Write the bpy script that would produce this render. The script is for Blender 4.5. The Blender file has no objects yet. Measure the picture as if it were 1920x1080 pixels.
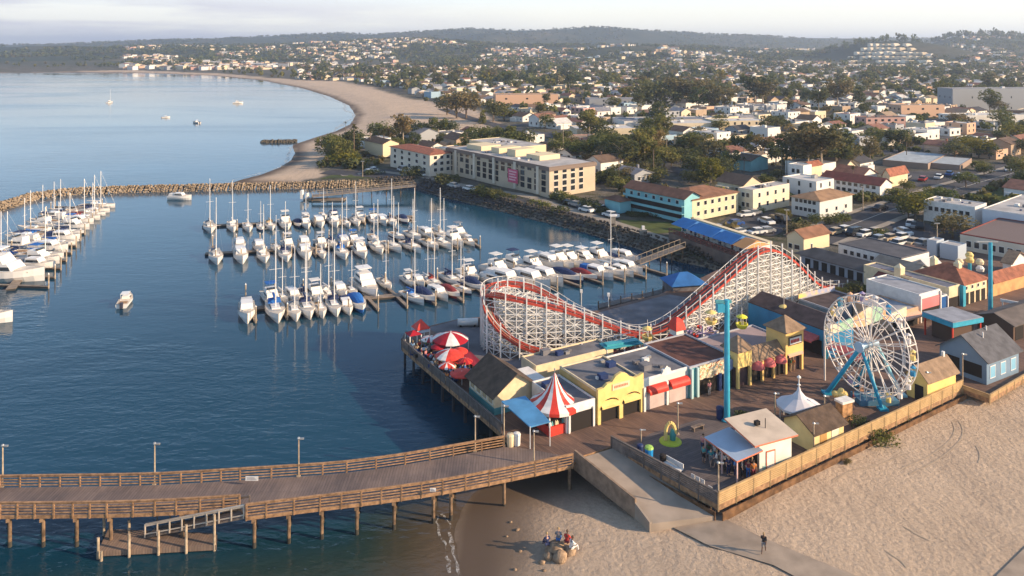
import bpy, math, random
import numpy as np
from mathutils import Vector, Matrix
R = math.radians
rnd = random.Random(7)
sc = bpy.context.scene
C = sc.collection

# ---------------------------------------------------------------- camera (level view, lens shifted down)
H, F, HY = 45.0, 1440.0, 88.0
cam_d = bpy.data.cameras.new('camera'); cam = bpy.data.objects.new('camera', cam_d); C.objects.link(cam)
cam.location = (0, 0, H); cam.rotation_euler = (R(90), 0, 0)
cam_d.sensor_width = 36; cam_d.lens = 27.0; cam_d.shift_y = -(540 - HY) / 1920
cam_d.clip_start = 1; cam_d.clip_end = 30000
sc.camera = cam

# ---------------------------------------------------------------- sky, sun, exposure
SUN_EL, SUN_AZ = R(21), math.atan2(-0.28, 0.96)        # direction towards the sun in the ground plane
sun_dir = Vector((math.cos(SUN_AZ)*math.cos(SUN_EL), math.sin(SUN_AZ)*math.cos(SUN_EL), math.sin(SUN_EL)))
sl = bpy.data.lights.new('sun', 'SUN'); sun = bpy.data.objects.new('sun', sl); C.objects.link(sun)
sl.energy = 5.0; sl.angle = R(0.6); sl.color = (1.0, 0.75, 0.50)
sun.rotation_euler = sun_dir.to_track_quat('Z', 'Y').to_euler()
w = bpy.data.worlds.new('World'); sc.world = w; w.use_nodes = True
nt = w.node_tree; nt.nodes.clear(); N = nt.nodes.new; L = nt.links.new
out = N('ShaderNodeOutputWorld'); bg = N('ShaderNodeBackground'); sky = N('ShaderNodeTexSky')
sky.sky_type = 'NISHITA'; sky.sun_disc = False; sky.sun_elevation = SUN_EL
sky.sun_rotation = math.pi/2 - SUN_AZ
sky.air_density = 1.0; sky.dust_density = 0.7; sky.ozone_density = 2.0; sky.altitude = 50
bg.inputs['Strength'].default_value = 0.125
# thin high cloud: noise over the sky dome
tc = N('ShaderNodeTexCoord'); sep = N('ShaderNodeSeparateXYZ'); L(tc.outputs['Generated'], sep.inputs[0])
mp = N('ShaderNodeMapping'); mp.inputs['Scale'].default_value = (2.2, 2.2, 26); L(tc.outputs['Generated'], mp.inputs['Vector'])
cn = N('ShaderNodeTexNoise'); cn.inputs['Scale'].default_value = 1.6; cn.inputs['Detail'].default_value = 6; cn.inputs['Roughness'].default_value = .55
L(mp.outputs[0], cn.inputs['Vector'])
cr = N('ShaderNodeValToRGB'); cr.color_ramp.elements[0].position = .40; cr.color_ramp.elements[1].position = .60; cr.color_ramp.elements[0].color = (.22,.22,.22,1)
L(cn.outputs['Fac'], cr.inputs['Fac'])
mx = N('ShaderNodeMath'); mx.operation = 'MULTIPLY'
ml = N('ShaderNodeMapRange'); ml.inputs['From Min'].default_value = .05; ml.inputs['From Max'].default_value = -.38   # more cloud to the left
ml.inputs['To Min'].default_value = .0; ml.inputs['To Max'].default_value = 1.0
cl = N('ShaderNodeMapRange'); cl.inputs['From Min'].default_value = .045; cl.inputs['From Max'].default_value = .085; cl.inputs['To Min'].default_value = 1; cl.inputs['To Max'].default_value = 0
L(sep.outputs['Z'], cl.inputs['Value']); mz = N('ShaderNodeMath'); mz.operation = 'MULTIPLY'; L(cr.outputs['Color'], mz.inputs[0]); L(cl.outputs[0], mz.inputs[1])
L(sep.outputs['X'], ml.inputs['Value']); L(mz.outputs[0], mx.inputs[0]); L(ml.outputs[0], mx.inputs[1])
veil = N('ShaderNodeMix'); veil.data_type = 'RGBA'; 
vg = N('ShaderNodeValToRGB'); vg.color_ramp.elements[0].position = .045; vg.color_ramp.elements[1].position = .13
vg.color_ramp.elements[0].color = (.70,.665,.60,1); vg.color_ramp.elements[1].color = (.44,.64,.90,1); L(sep.outputs['Z'], vg.inputs['Fac'])
vx = N('ShaderNodeMix'); vx.data_type = 'RGBA'; vx.blend_type = 'MULTIPLY'; vx.inputs[0].default_value = 1; vx.inputs[7].default_value = (10,10,10,1)
L(vg.outputs[0], vx.inputs[6]); L(vx.outputs[2], veil.inputs[7])
vr = N('ShaderNodeMapRange'); vr.inputs['From Min'].default_value = .03; vr.inputs['From Max'].default_value = .34      # thin veil low over the horizon
vr.inputs['To Min'].default_value = .72; vr.inputs['To Max'].default_value = .06
L(sep.outputs['Z'], vr.inputs['Value']); L(vr.outputs[0], veil.inputs[0])
L(sky.outputs[0], veil.inputs[6])
cm = N('ShaderNodeMix'); cm.data_type = 'RGBA'; cm.inputs[7].default_value = (3.9, 3.85, 4.3, 1)
L(mx.outputs[0], cm.inputs[0]); L(veil.outputs[2], cm.inputs[6])
L(cm.outputs[2], bg.inputs['Color']); L(bg.outputs[0], out.inputs['Surface'])
sc.view_settings.view_transform = 'Standard'; sc.view_settings.look = 'None'
sc.view_settings.exposure = 0.72; sc.view_settings.gamma = 1
sc.render.engine = 'CYCLES'; sc.cycles.use_denoising = True
sc.cycles.max_bounces = 6; sc.cycles.diffuse_bounces = 2; sc.cycles.glossy_bounces = 3
sc.cycles.transparent_max_bounces = 6; sc.cycles.volume_bounces = 0; sc.cycles.transmission_bounces = 2
sc.cycles.sample_clamp_indirect = 6; sc.cycles.caustics_reflective = False; sc.cycles.caustics_refractive = False

# ---------------------------------------------------------------- helpers
def P(px, py, z=0.0):
    """the place on the level z that the photograph shows at (px, py)"""
    t = (H - z) / (py - HY)
    return Vector(((px-960)*t, F*t, z))
def Q(px, py, Y):
    return Vector(((px-960)*Y/F, Y, H-(py-HY)*Y/F))

def tag(o, label=None, cat=None, group=None, kind=None):
    if label: o['label'] = label
    if cat: o['category'] = cat
    if group: o['group'] = group
    if kind: o['kind'] = kind
    return o
def thing(name, label, cat, loc=(0,0,0), rz=0.0, group=None):
    o = bpy.data.objects.new(name, None); C.objects.link(o); o.location = loc; o.rotation_euler = (0,0,rz)
    o.empty_display_size = .1
    return tag(o, label, cat, group)
def copy_tree(o, parent=None):
    c = o.copy(); C.objects.link(c)
    if parent is not None: c.parent = parent
    for ch in list(o.children): copy_tree(ch, c)
    return c

class MB:
    """collects faces and links them as one mesh object"""
    def __init__(s): s.v = []; s.f = []; s.m = []; s.n = 0; s.cur = 0
    def add(s, vs, fs, mi=None):
        b = s.n
        s.v.extend([tuple(v) for v in vs]); s.n += len(vs)
        mi = s.cur if mi is None else mi
        for f in fs: s.f.append([i+b for i in f]); s.m.append(mi)
    def hexa(s, c, mi=None):   # c: 8 corners, bottom 4 ccw then top 4
        s.add(c, [(3,2,1,0),(4,5,6,7),(0,1,5,4),(1,2,6,5),(2,3,7,6),(3,0,4,7)], mi)
    def box(s, x0, y0, z0, x1, y1, z1, mi=None):
        s.hexa([(x0,y0,z0),(x1,y0,z0),(x1,y1,z0),(x0,y1,z0),(x0,y0,z1),(x1,y0,z1),(x1,y1,z1),(x0,y1,z1)], mi)
    def beam(s, a, b, wd, ht=None, mi=None):
        a = Vector(a); b = Vector(b); d = b-a
        if d.length < 1e-6: return
        d.normalize(); ht = ht or wd
        up = Vector((0,0,1)) if abs(d.z) < .95 else Vector((1,0,0))
        sd = d.cross(up).normalized()*wd/2; u = sd.cross(d).normalized()*ht/2
        s.hexa([a-sd-u, a+sd-u, b+sd-u, b-sd-u, a-sd+u, a+sd+u, b+sd+u, b-sd+u], mi)
    def tube(s, a, b, r0, r1=None, n=8, mi=None, cap=True):
        a = Vector(a); b = Vector(b); d = (b-a).normalized(); r1 = r0 if r1 is None else r1
        up = Vector((0,0,1)) if abs(d.z) < .95 else Vector((1,0,0))
        e = d.cross(up).normalized(); g = d.cross(e).normalized()
        vs = []
        for k in range(n):
            q = 2*math.pi*k/n; w_ = e*math.cos(q)+g*math.sin(q)
            vs.append(a+w_*r0); vs.append(b+w_*r1)
        fs = [(2*k, 2*((k+1)%n), 2*((k+1)%n)+1, 2*k+1) for k in range(n)]
        if cap: fs += [tuple(range(0,2*n,2)), tuple(range(2*n-1,0,-2))]
        s.add(vs, fs, mi)
    def prism(s, pts, z0, z1, mi=None, mt=None):   # pts ccw
        n = len(pts); vs = [(p[0],p[1],z0) for p in pts]+[(p[0],p[1],z1) for p in pts]
        s.add(vs, [tuple(range(n-1,-1,-1))]+[(i,(i+1)%n,n+(i+1)%n,n+i) for i in range(n)], mi)
        s.add(vs[n:], [tuple(range(n))], mi if mt is None else mt)
    def lathe(s, prof, n=12, c=(0,0), mi=None, stripes=None, ph=0):
        vs = []; k0 = len(prof)
        for k in range(n):
            q = 2*math.pi*k/n+ph
            for r, z in prof: vs.append((c[0]+r*math.cos(q), c[1]+r*math.sin(q), z))
        for k in range(n):
            fs = [(k*k0+j, ((k+1)%n)*k0+j, ((k+1)%n)*k0+j+1, k*k0+j+1) for j in range(k0-1)]
            m_ = mi if stripes is None else stripes[k % len(stripes)]
            for f in fs:
                s.add([vs[i] for i in f], [(0,1,2,3)], m_)
    def build(s, name, mats, parent=None, smooth=False, loc=None):
        me = bpy.data.meshes.new(name); me.from_pydata(s.v, [], s.f)
        if not isinstance(mats, (list, tuple)): mats = [mats]
        for m_ in mats: me.materials.append(m_)
        if len(mats) > 1: me.polygons.foreach_set('material_index', s.m)
        if smooth: me.polygons.foreach_set('use_smooth', [True]*len(me.polygons))
        me.update()
        o = bpy.data.objects.new(name, me); C.objects.link(o)
        if parent is not None: o.parent = parent
        if loc is not None: o.location = loc
        return o

def np_mesh(name, V, Fq, mats, mi=None, smooth=False):
    me = bpy.data.meshes.new(name)
    V = np.asarray(V, dtype=np.float32); Fq = np.asarray(Fq, dtype=np.int32)
    k = Fq.shape[1]
    me.vertices.add(len(V)); me.vertices.foreach_set('co', V.ravel())
    me.loops.add(Fq.size); me.loops.foreach_set('vertex_index', Fq.ravel())
    me.polygons.add(len(Fq)); me.polygons.foreach_set('loop_start', np.arange(0, Fq.size, k, dtype=np.int32))
    for m_ in (mats if isinstance(mats, (list,tuple)) else [mats]): me.materials.append(m_)
    if mi is not None: me.polygons.foreach_set('material_index', np.asarray(mi, dtype=np.int32))
    if smooth: me.polygons.foreach_set('use_smooth', np.ones(len(Fq), dtype=bool))
    me.update(calc_edges=True); me.validate()
    return me

# ---------------------------------------------------------------- materials
_M = {}
def mat(key, col, rough=.7, metal=0.0, var=.0, vscale=.6, bump=0.0, bscale=8.0, col2=None, spec=.3):
    """paint, timber, roofing: base colour with uneven wear"""
    if key in _M: return _M[key]
    m = bpy.data.materials.new(key); m.use_nodes = True; nt = m.node_tree; b = nt.nodes['Principled BSDF']
    b.inputs['Roughness'].default_value = rough; b.inputs['Metallic'].default_value = metal
    b.inputs['Specular IOR Level'].default_value = spec
    b.inputs['Base Color'].default_value = (*col, 1)
    if var > 0 or bump > 0:
        g = nt.nodes.new('ShaderNodeNewGeometry')
        no = nt.nodes.new('ShaderNodeTexNoise'); no.inputs['Scale'].default_value = vscale; no.inputs['Detail'].default_value = 5
        nt.links.new(g.outputs['Position'], no.inputs['Vector'])
        if var > 0:
            r_ = nt.nodes.new('ShaderNodeValToRGB'); c2 = col2 or tuple(c*(1-var) for c in col)
            r_.color_ramp.elements[0].position = .35; r_.color_ramp.elements[1].position = .65
            r_.color_ramp.elements[0].color = (*c2, 1); r_.color_ramp.elements[1].color = (*[min(1, c*(1+.35*var)) for c in col], 1)
            nt.links.new(no.outputs['Fac'], r_.inputs['Fac']); nt.links.new(r_.outputs[0], b.inputs['Base Color'])
        if bump > 0:
            n2 = nt.nodes.new('ShaderNodeTexNoise'); n2.inputs['Scale'].default_value = bscale; n2.inputs['Detail'].default_value = 4
            nt.links.new(g.outputs['Position'], n2.inputs['Vector'])
            bu = nt.nodes.new('ShaderNodeBump'); bu.inputs['Strength'].default_value = bump; bu.inputs['Distance'].default_value = .1
            nt.links.new(n2.outputs['Fac'], bu.inputs['Height']); nt.links.new(bu.outputs[0], b.inputs['Normal'])
    _M[key] = m
    return m

def ramp(nt, fac, stops):
    r_ = nt.nodes.new('ShaderNodeValToRGB'); e = r_.color_ramp.elements
    while len(e) < len(stops): e.new(.5)
    for i, (p, c) in enumerate(stops): e[i].position = p; e[i].color = (*c, 1)
    nt.links.new(fac, r_.inputs['Fac']); return r_.outputs['Color']
def noise(nt, vec, scale, detail=5, rough=.5, dist=0):
    n = nt.nodes.new('ShaderNodeTexNoise'); n.inputs['Scale'].default_value = scale; n.inputs['Detail'].default_value = detail
    n.inputs['Roughness'].default_value = rough; n.inputs['Distortion'].default_value = dist
    nt.links.new(vec, n.inputs['Vector']); return n.outputs['Fac']
def mixc(nt, fac, a, b, mode='MIX'):
    m = nt.nodes.new('ShaderNodeMix'); m.data_type = 'RGBA'; m.blend_type = mode
    for i, x in ((0, fac), (6, a), (7, b)):
        if hasattr(x, 'is_output'): nt.links.new(x, m.inputs[i])
        elif i == 0: m.inputs[0].default_value = x
        else: m.inputs[i].default_value = (*x, 1)
    return m.outputs[2]
def mapping(nt, vec, scale=(1,1,1), rot=(0,0,0)):
    m = nt.nodes.new('ShaderNodeMapping'); m.inputs['Scale'].default_value = scale; m.inputs['Rotation'].default_value = rot
    nt.links.new(vec, m.inputs['Vector']); return m.outputs[0]
def newmat(key, rough=.7, spec=.3):
    m = bpy.data.materials.new(key); m.use_nodes = True; b = m.node_tree.nodes['Principled BSDF']
    b.inputs['Roughness'].default_value = rough; b.inputs['Specular IOR Level'].default_value = spec
    g = m.node_tree.nodes.new('ShaderNodeNewGeometry')
    return m, m.node_tree, b, g.outputs['Position']
def bumpn(nt, b, hgt, strength, dist):
    bu = nt.nodes.new('ShaderNodeBump'); bu.inputs['Strength'].default_value = strength; bu.inputs['Distance'].default_value = dist
    nt.links.new(hgt, bu.inputs['Height']); nt.links.new(bu.outputs[0], b.inputs['Normal']); return bu

# water: dark body, small wind ripples, broad calm and ruffled patches
def water_mat():
    m, nt, b, pos = newmat('water', .06, .5)
    b.inputs['IOR'].default_value = 1.33
    big = noise(nt, mapping(nt, pos, (.006, .016, 1), (0,0,.25)), 1.0, 4, .55, .6)
    at = nt.nodes.new('ShaderNodeAttribute'); at.attribute_name = 'shoal'
    deep = ramp(nt, big, [(.35, (.003,.034,.062)), (.7, (.008,.056,.096))])
    shc = ramp(nt, at.outputs['Fac'], [(0,(.004,.040,.060)),(.45,(.022,.040,.034)),(.8,(.060,.052,.034)),(1,(.105,.078,.054))])
    shf = nt.nodes.new('ShaderNodeMapRange'); shf.inputs['From Max'].default_value = .35; nt.links.new(at.outputs['Fac'], shf.inputs['Value'])
    col = mixc(nt, shf.outputs[0], deep, shc)
    nt.links.new(col, b.inputs['Base Color'])
    ro = nt.nodes.new('ShaderNodeMapRange'); ro.inputs['From Min'].default_value=.4; ro.inputs['From Max'].default_value=.65
    ro.inputs['To Min'].default_value=.05; ro.inputs['To Max'].default_value=.16
    nt.links.new(big, ro.inputs['Value']); nt.links.new(ro.outputs[0], b.inputs['Roughness'])
    w1 = noise(nt, mapping(nt, pos, (.55, 1.1, 1), (0,0,.5)), 1.0, 3, .55, .3)
    w2 = noise(nt, mapping(nt, pos, (.12, .3, 1), (0,0,-.3)), 1.0, 3, .5, .2)
    ad = nt.nodes.new('ShaderNodeMath'); ad.operation='MULTIPLY_ADD'; ad.inputs[1].default_value = 1.6
    nt.links.new(w2, ad.inputs[0]); nt.links.new(w1, ad.inputs[2])
    # ripples fade with distance and in the sheltered basin
    cd = nt.nodes.new('ShaderNodeAttribute'); cd.attribute_name = 'ruffle'
    bu = bumpn(nt, b, ad.outputs[0], .5, .22); nt.links.new(cd.outputs['Fac'], bu.inputs['Strength'])
    return m

def sand_col(nt, pos):
    n1 = noise(nt, pos, .08, 5, .6); n2 = noise(nt, pos, 3.2, 6, .8)
    c = ramp(nt, n1, [(.3, (.47,.365,.26)), (.7, (.62,.49,.36))])
    return mixc(nt, .35, c, ramp(nt, n2, [(.38, (.27,.20,.14)), (.6, (.72,.57,.42))]))  # dark speckle paints footprint shade into the sand colour, besides the bump

def ground_mat():
    m, nt, b, pos = newmat('ground', .9, .15)
    at = nt.nodes.new('ShaderNodeAttribute'); at.attribute_name = 'zone'   # r: town, g: hills, b: wet sand
    sp = nt.nodes.new('ShaderNodeSeparateColor'); nt.links.new(at.outputs['Color'], sp.inputs[0])
    sand = sand_col(nt, pos)
    # broad drifts, vehicle tracks and trodden lines
    dr = noise(nt, mapping(nt, pos, (.5,.12,1), (0,0,-.55)), .9, 4, .6, 1.2)
    sand = mixc(nt, .35, sand, ramp(nt, dr, [(.38, (.33,.24,.18)), (.6, (.56,.41,.29))]))
    wet = mixc(nt, sp.outputs[2], sand, (.115,.082,.058))
    n3 = noise(nt, pos, .05, 6, .65); n4 = noise(nt, pos, .35, 5, .6)
    town = ramp(nt, n3, [(.36, (.045,.055,.022)), (.47, (.10,.085,.055)), (.53, (.15,.13,.11)), (.62, (.085,.08,.075))])
    town = mixc(nt, .4, town, ramp(nt, n4, [(.4, (.03,.045,.018)), (.6, (.17,.15,.12))]))
    c = mixc(nt, sp.outputs[0], wet, town)
    n5 = noise(nt, pos, .0045, 9, .72)
    hill = ramp(nt, n5, [(.35, (.022,.036,.018)), (.5, (.045,.055,.026)), (.6, (.085,.078,.04)), (.72, (.20,.165,.10))])
    c = mixc(nt, sp.outputs[1], c, hill)
    nt.links.new(c, b.inputs['Base Color'])
    # footprints: hummocky bump
    v = nt.nodes.new('ShaderNodeTexVoronoi'); v.inputs['Scale'].default_value = 2.1; v.feature = 'SMOOTH_F1'
    nt.links.new(pos, v.inputs['Vector'])
    nb = noise(nt, pos, 2.6, 6, .75)
    ad = nt.nodes.new('ShaderNodeMath'); ad.operation='MULTIPLY_ADD'; ad.inputs[1].default_value=.5
    nt.links.new(v.outputs['Distance'], ad.inputs[0]); nt.links.new(nb, ad.inputs[2])
    bu = bumpn(nt, b, ad.outputs[0], 1.0, .26)
    iv = nt.nodes.new('ShaderNodeMath'); iv.operation='SUBTRACT'; iv.inputs[0].default_value=1.0
    nt.links.new(sp.outputs[2], iv.inputs[1]); nt.links.new(iv.outputs[0], bu.inputs['Strength'])
    return m

def plank_mat(key, cols, rot, pitch=.25, long=4.0, rough=.75):
    m, nt, b, pos = newmat(key, rough, .25)
    v = mapping(nt, pos, (1,1,1), (0,0,-rot))
    br = nt.nodes.new('ShaderNodeTexBrick'); br.inputs['Scale'].default_value = 1.0
    br.inputs['Brick Width'].default_value = long; br.inputs['Row Height'].default_value = pitch
    br.inputs['Mortar Size'].default_value = .012; br.inputs['Bias'].default_value = 0
    br.inputs['Color1'].default_value = (*cols[0],1); br.inputs['Color2'].default_value = (*cols[1],1); br.inputs['Mortar'].default_value = (*[c*.35 for c in cols[0]],1)
    nt.links.new(v, br.inputs['Vector'])
    n = noise(nt, pos, .22, 5, .6); n2 = noise(nt, mapping(nt, v, (.5,6,1)), 1.0, 4, .6)
    c = mixc(nt, 1.0, br.outputs['Color'], ramp(nt, n, [(.3,(.62,.62,.66)),(.7,(1.2,1.12,1.05))]), 'MULTIPLY')
    c = mixc(nt, 1.0, c, ramp(nt, n2, [(.3,(.8,.8,.8)),(.7,(1.15,1.12,1.1))]), 'MULTIPLY')
    nt.links.new(c, b.inputs['Base Color'])
    return m
# ================================================================ TERRAIN
def PG(px, py, z=0): p = P(px, py, z); return (p.x, p.y)
shore_front = [(-7,-300),(-7,30)]+[PG(*q) for q in [(850,1120),(862,1080),(858,1040),(850,1000),(862,960),(885,925),(930,900),(1040,868),(1080,800),(1150,740),(1250,650),(1330,575),(1385,535)]]
bank = [PG(*q) for q in [(1352,512),(1330,503),(1262,488),(1200,468),(1100,437),(1000,411),(900,386),(830,369),(795,359),(775,351),(700,351),(640,351),(600,349)]]
bay = [PG(*q) for q in [(520,346),(430,344),(455,336),(490,327),(522,315),(545,301),(553,288),(548,272),(590,258),(630,246),(657,233),(667,216),(655,198),(618,181),(565,165),(490,150.5),(400,142),(300,138),(210,135.8),(100,136.2),(0,137),(-200,138)]]
far = [(-9000, 1450), (-9000, 14000), (14000, 14000), (14000, -300)]
land = shore_front + bank + bay + far
sand_bay = bay[:-2] + [PG(*q) for q in [(240,134.4),(400,139.5),(480,146),(560,153),(640,156),(690,166),(760,189),(840,202),(895,214),(940,240),(905,254),(800,262),(650,266),(612,285),(618,305),(590,325),(610,338)]]
sand_front = [(-7,-300)] + shore_front[1:-4] + [PG(*q, 3) for q in [(1345,880),(1805,700),(1920,668),(2200,580)]] + [(400, 130), (400,-300)]
deck_px = [(753,650),(843,728),(940,812),(966,838),(1080,858),(1146,838),(1347,947),(1805,730),(1856,748),(1930,704),(2120,610),(2260,560),(2260,520),(1920,476),(1700,458),(1590,470),(1500,492),(1345,506),(1300,528),(1235,552),(1120,582),(1010,590),(905,594),(860,598),(800,612),(762,634)]
deck_poly = [PG(x, y, 3) for x, y in deck_px]

def inside(poly, X, Y):
    r = np.zeros(X.shape, bool); n = len(poly)
    for i in range(n):
        x0,y0 = poly[i]; x1,y1 = poly[(i+1)%n]
        if y0 == y1: continue
        c = ((y0 > Y) != (y1 > Y)) & (X < (x1-x0)*(Y-y0)/(y1-y0)+x0)
        r ^= c
    return r
def dist(pts, X, Y, closed=False):
    d = np.full(X.shape, 1e9); n = len(pts)
    for i in range(n if closed else n-1):
        x0,y0 = pts[i]; x1,y1 = pts[(i+1)%n]
        dx,dy = x1-x0,y1-y0; l2 = dx*dx+dy*dy+1e-9
        t = np.clip(((X-x0)*dx+(Y-y0)*dy)/l2, 0, 1)
        d = np.minimum(d, np.hypot(X-x0-t*dx, Y-y0-t*dy))
    return d
def sm(x, a, b):
    t = np.clip((x-a)/(b-a), 0, 1); return t*t*(3-2*t)
_rg = np.random.RandomState(3)
def fbm(X, Y, scale, octs=5, seed=0):
    """value noise"""
    out_ = np.zeros(X.shape); amp = 1; tot = 0
    for o in range(octs):
        g = np.random.RandomState(seed*17+o).rand(64, 64)
        x = X/scale*2**o + 11.3*o; y = Y/scale*2**o + 7.7*o
        xi = np.floor(x).astype(int); yi = np.floor(y).astype(int); fx = x-xi; fy = y-yi
        fx = fx*fx*(3-2*fx); fy = fy*fy*(3-2*fy)
        a = g[xi%64, yi%64]; b = g[(xi+1)%64, yi%64]; c = g[xi%64, (yi+1)%64]; d = g[(xi+1)%64, (yi+1)%64]
        out_ += amp*((a*(1-fx)+b*fx)*(1-fy)+(c*(1-fx)+d*fx)*fy); tot += amp; amp *= .5
    return out_/tot - .5
def az(X, Y): return 960+F*X/np.maximum(Y, 50)     # compass bearing of a place, in the photograph's columns
RIDGE = [(-900,80),(0,84),(120,82),(250,76),(330,74),(400,75),(480,71),(560,68),(640,64),(700,66),(760,62),(820,58),(880,53),(960,57),(1040,56),(1120,57),(1200,61),(1300,64),(1400,66),(1500,70),(1600,73),(1750,74),(1900,76),(2900,70)]
RIDGE2 = [(-900,92),(0,91),(200,86),(420,84),(620,82),(800,80),(960,84),(1100,86),(1240,90),(1340,88),(1480,92),(1600,98),(1740,88),(1790,74),(1860,70),(1920,72),(2100,66),(2900,64)]
def ground_z(X, Y):
    X = np.asarray(X, float); Y = np.asarray(Y, float)
    ins = inside(land, X, Y)
    db = np.minimum(dist(shore_front, X, Y), dist(bay, X, Y)); dk = dist(bank, X, Y)
    z_in = np.minimum(np.interp(db, [0,6,22,70,110], [0,.5,1.9,2.2,3.6]), np.interp(dk, [0,6], [0,3.6]))
    z_out = -np.minimum(np.minimum(db*.05+.02, dk*.5+.02), 2.5)
    z = np.where(ins, z_in, z_out)
    # open sand in front of the boardwalk, and nothing above its deck
    fr = inside(sand_front, X, Y) | (dist(sand_front, X, Y, True) < 6)
    z = np.where(ins & fr, np.minimum(z, 2.0 + .18*fbm(X, Y, 9, 4, 5) + .25*fbm(X,Y,30,2,9)), z)
    dd = dist(deck_poly, X, Y, True); ind = inside(deck_poly, X, Y)
    z = np.where(ind, np.minimum(z, 2.0), np.where(ins & ~fr, np.minimum(z, 2.2+dd*.2), z))
    rise = sm(Y, 1250, 2600)
    u = az(X, Y)
    h = ins*(rise*24 + rise*fbm(X, Y, 260, 5, 1)*26)
    r2 = np.interp(u, [a for a,b in RIDGE2], [b for a,b in RIDGE2]); r1 = np.interp(u, [a for a,b in RIDGE], [b for a,b in RIDGE]) + fbm(X, Y, 520, 4, 13)*5
    z2 = (45 + (HY-r2)*2600/F); z1 = (45 + (HY-r1)*4300/F)
    n2 = fbm(X, Y, 420, 5, 2); n1 = fbm(X, Y, 700, 6, 3)
    k2 = sm(Y, 1700, 2600)*(1-.45*sm(Y, 2650, 3400)); k1 = sm(Y, 2900, 4300)*(1-sm(Y, 4500, 9000)*.3)
    h = np.maximum(h, ins*(k2*(z2-4)*(1+n2*.9*(1-sm(np.abs(Y-2600),0,500)*0)))*1.0)
    h = np.maximum(h, ins*k1*(z1-4)*(1+n1*.10+1.3*n1*(1-sm(Y, 3700, 4300))))
    # the terraced hill
    cx = (1668-960)*1900/F; e = np.exp(-(((X-cx)/150)**2+((Y-1900)/330)**2)**1.35)
    h = np.maximum(h, e*(56+n2*5)*ins)
    # dark wooded rise in the middle distance
    cx = (1190-960)*2000/F; e = np.exp(-(((X-cx)/260)**2+((Y-2050)/260)**2))
    h = np.maximum(h, e*44*ins)
    return z + h
def gz(x, y): return float(ground_z(np.array([x]), np.array([y]))[0])

def polar_grid(nu, nv, u0, u1, y0, y1):
    ys = y0*(y1/y0)**(np.linspace(0, 1, nv)); us = np.linspace(u0, u1, nu)
    Yg, Ug = np.meshgrid(ys, us, indexing='ij')
    W = np.maximum(Yg, 90)          # keep it wide close by
    X = Ug*W
    i = np.arange(nv-1)[:,None]*nu+np.arange(nu-1)[None,:]
    Fq = np.stack([i, i+1, i+nu+1, i+nu], -1).reshape(-1, 4)
    return X.ravel(), Yg.ravel(), Fq
GX, GY, GF = polar_grid(460, 520, -1.15, 1.15, 26, 11000)
GZ = ground_z(GX, GY)
me = np_mesh('ground', np.stack([GX, GY, GZ], 1), GF, ground_mat(), smooth=True)
sb = inside(sand_bay, GX, GY); sf = inside(sand_front, GX, GY)
dsb = dist(sand_bay, GX, GY, True)*np.where(sb, -1, 1)
dsf = dist(sand_front, GX, GY, True)*np.where(sf, -1, 1)
ins = inside(land, GX, GY)
ds = np.minimum(dsb/np.maximum(1, GY/300), dsf)
town = sm(ds + fbm(GX, GY, 14, 3, 8)*5, -1, 2)*ins
town = np.where(~ins, 0, town)
hill = sm(GY + fbm(GX, GY, 300, 4, 4)*500, 1350, 1900)*ins
hill = np.maximum(hill, np.exp(-(((GX-935)/150)**2+((GY-1900)/330)**2))*ins)
dshore = np.minimum(dist(shore_front[:11], GX, GY), dist(bay, GX, GY)*1.3)
wet = np.where(ins, 1-sm(dshore + fbm(GX, GY, 12, 3, 6)*5, 1.5, 11), 1.0)*(1-town)
col = np.zeros((len(GX), 4), np.float32); col[:,0]=town; col[:,1]=hill; col[:,2]=wet; col[:,3]=1
a = me.color_attributes.new('zone', 'FLOAT_COLOR', 'POINT'); a.data.foreach_set('color', col.ravel())
ground = bpy.data.objects.new('ground', me); C.objects.link(ground); tag(ground, kind='structure')

WX, WY, WF = polar_grid(260, 300, -1.6, 1.6, 26, 14000)
me = np_mesh('water', np.stack([WX, WY, np.zeros_like(WX)], 1), WF, water_mat(), smooth=True)
dsf_ = dist(shore_front[:11], WX, WY)
shoal = 1-sm(dsf_+fbm(WX, WY, 14, 3, 2)*6, 0, 15)
shoal = np.maximum(shoal, .45*(1-sm(dist([(-80,50),(-30,56),(-7,62),(0,40)], WX, WY), 5, 16)))
a = me.attributes.new('shoal', 'FLOAT', 'POINT'); a.data.foreach_set('value', shoal.astype(np.float32))
basin = inside([PG(*q) for q in [(0,430),(60,372),(430,345),(800,356),(1340,500),(900,620),(700,700),(400,650),(100,620)]], WX, WY)
ruf = np.where(basin, .10, .36)*np.clip(150/np.maximum(WY, 60), .08, 1.2)*np.clip(.95+2.2*fbm(WX+WY*.4, WY, 55, 4, 61), .25, 1.7)
a = me.attributes.new('ruffle', 'FLOAT', 'POINT'); a.data.foreach_set('value', ruf.astype(np.float32))
water = bpy.data.objects.new('water', me); C.objects.link(water); tag(water, kind='structure')

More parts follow.
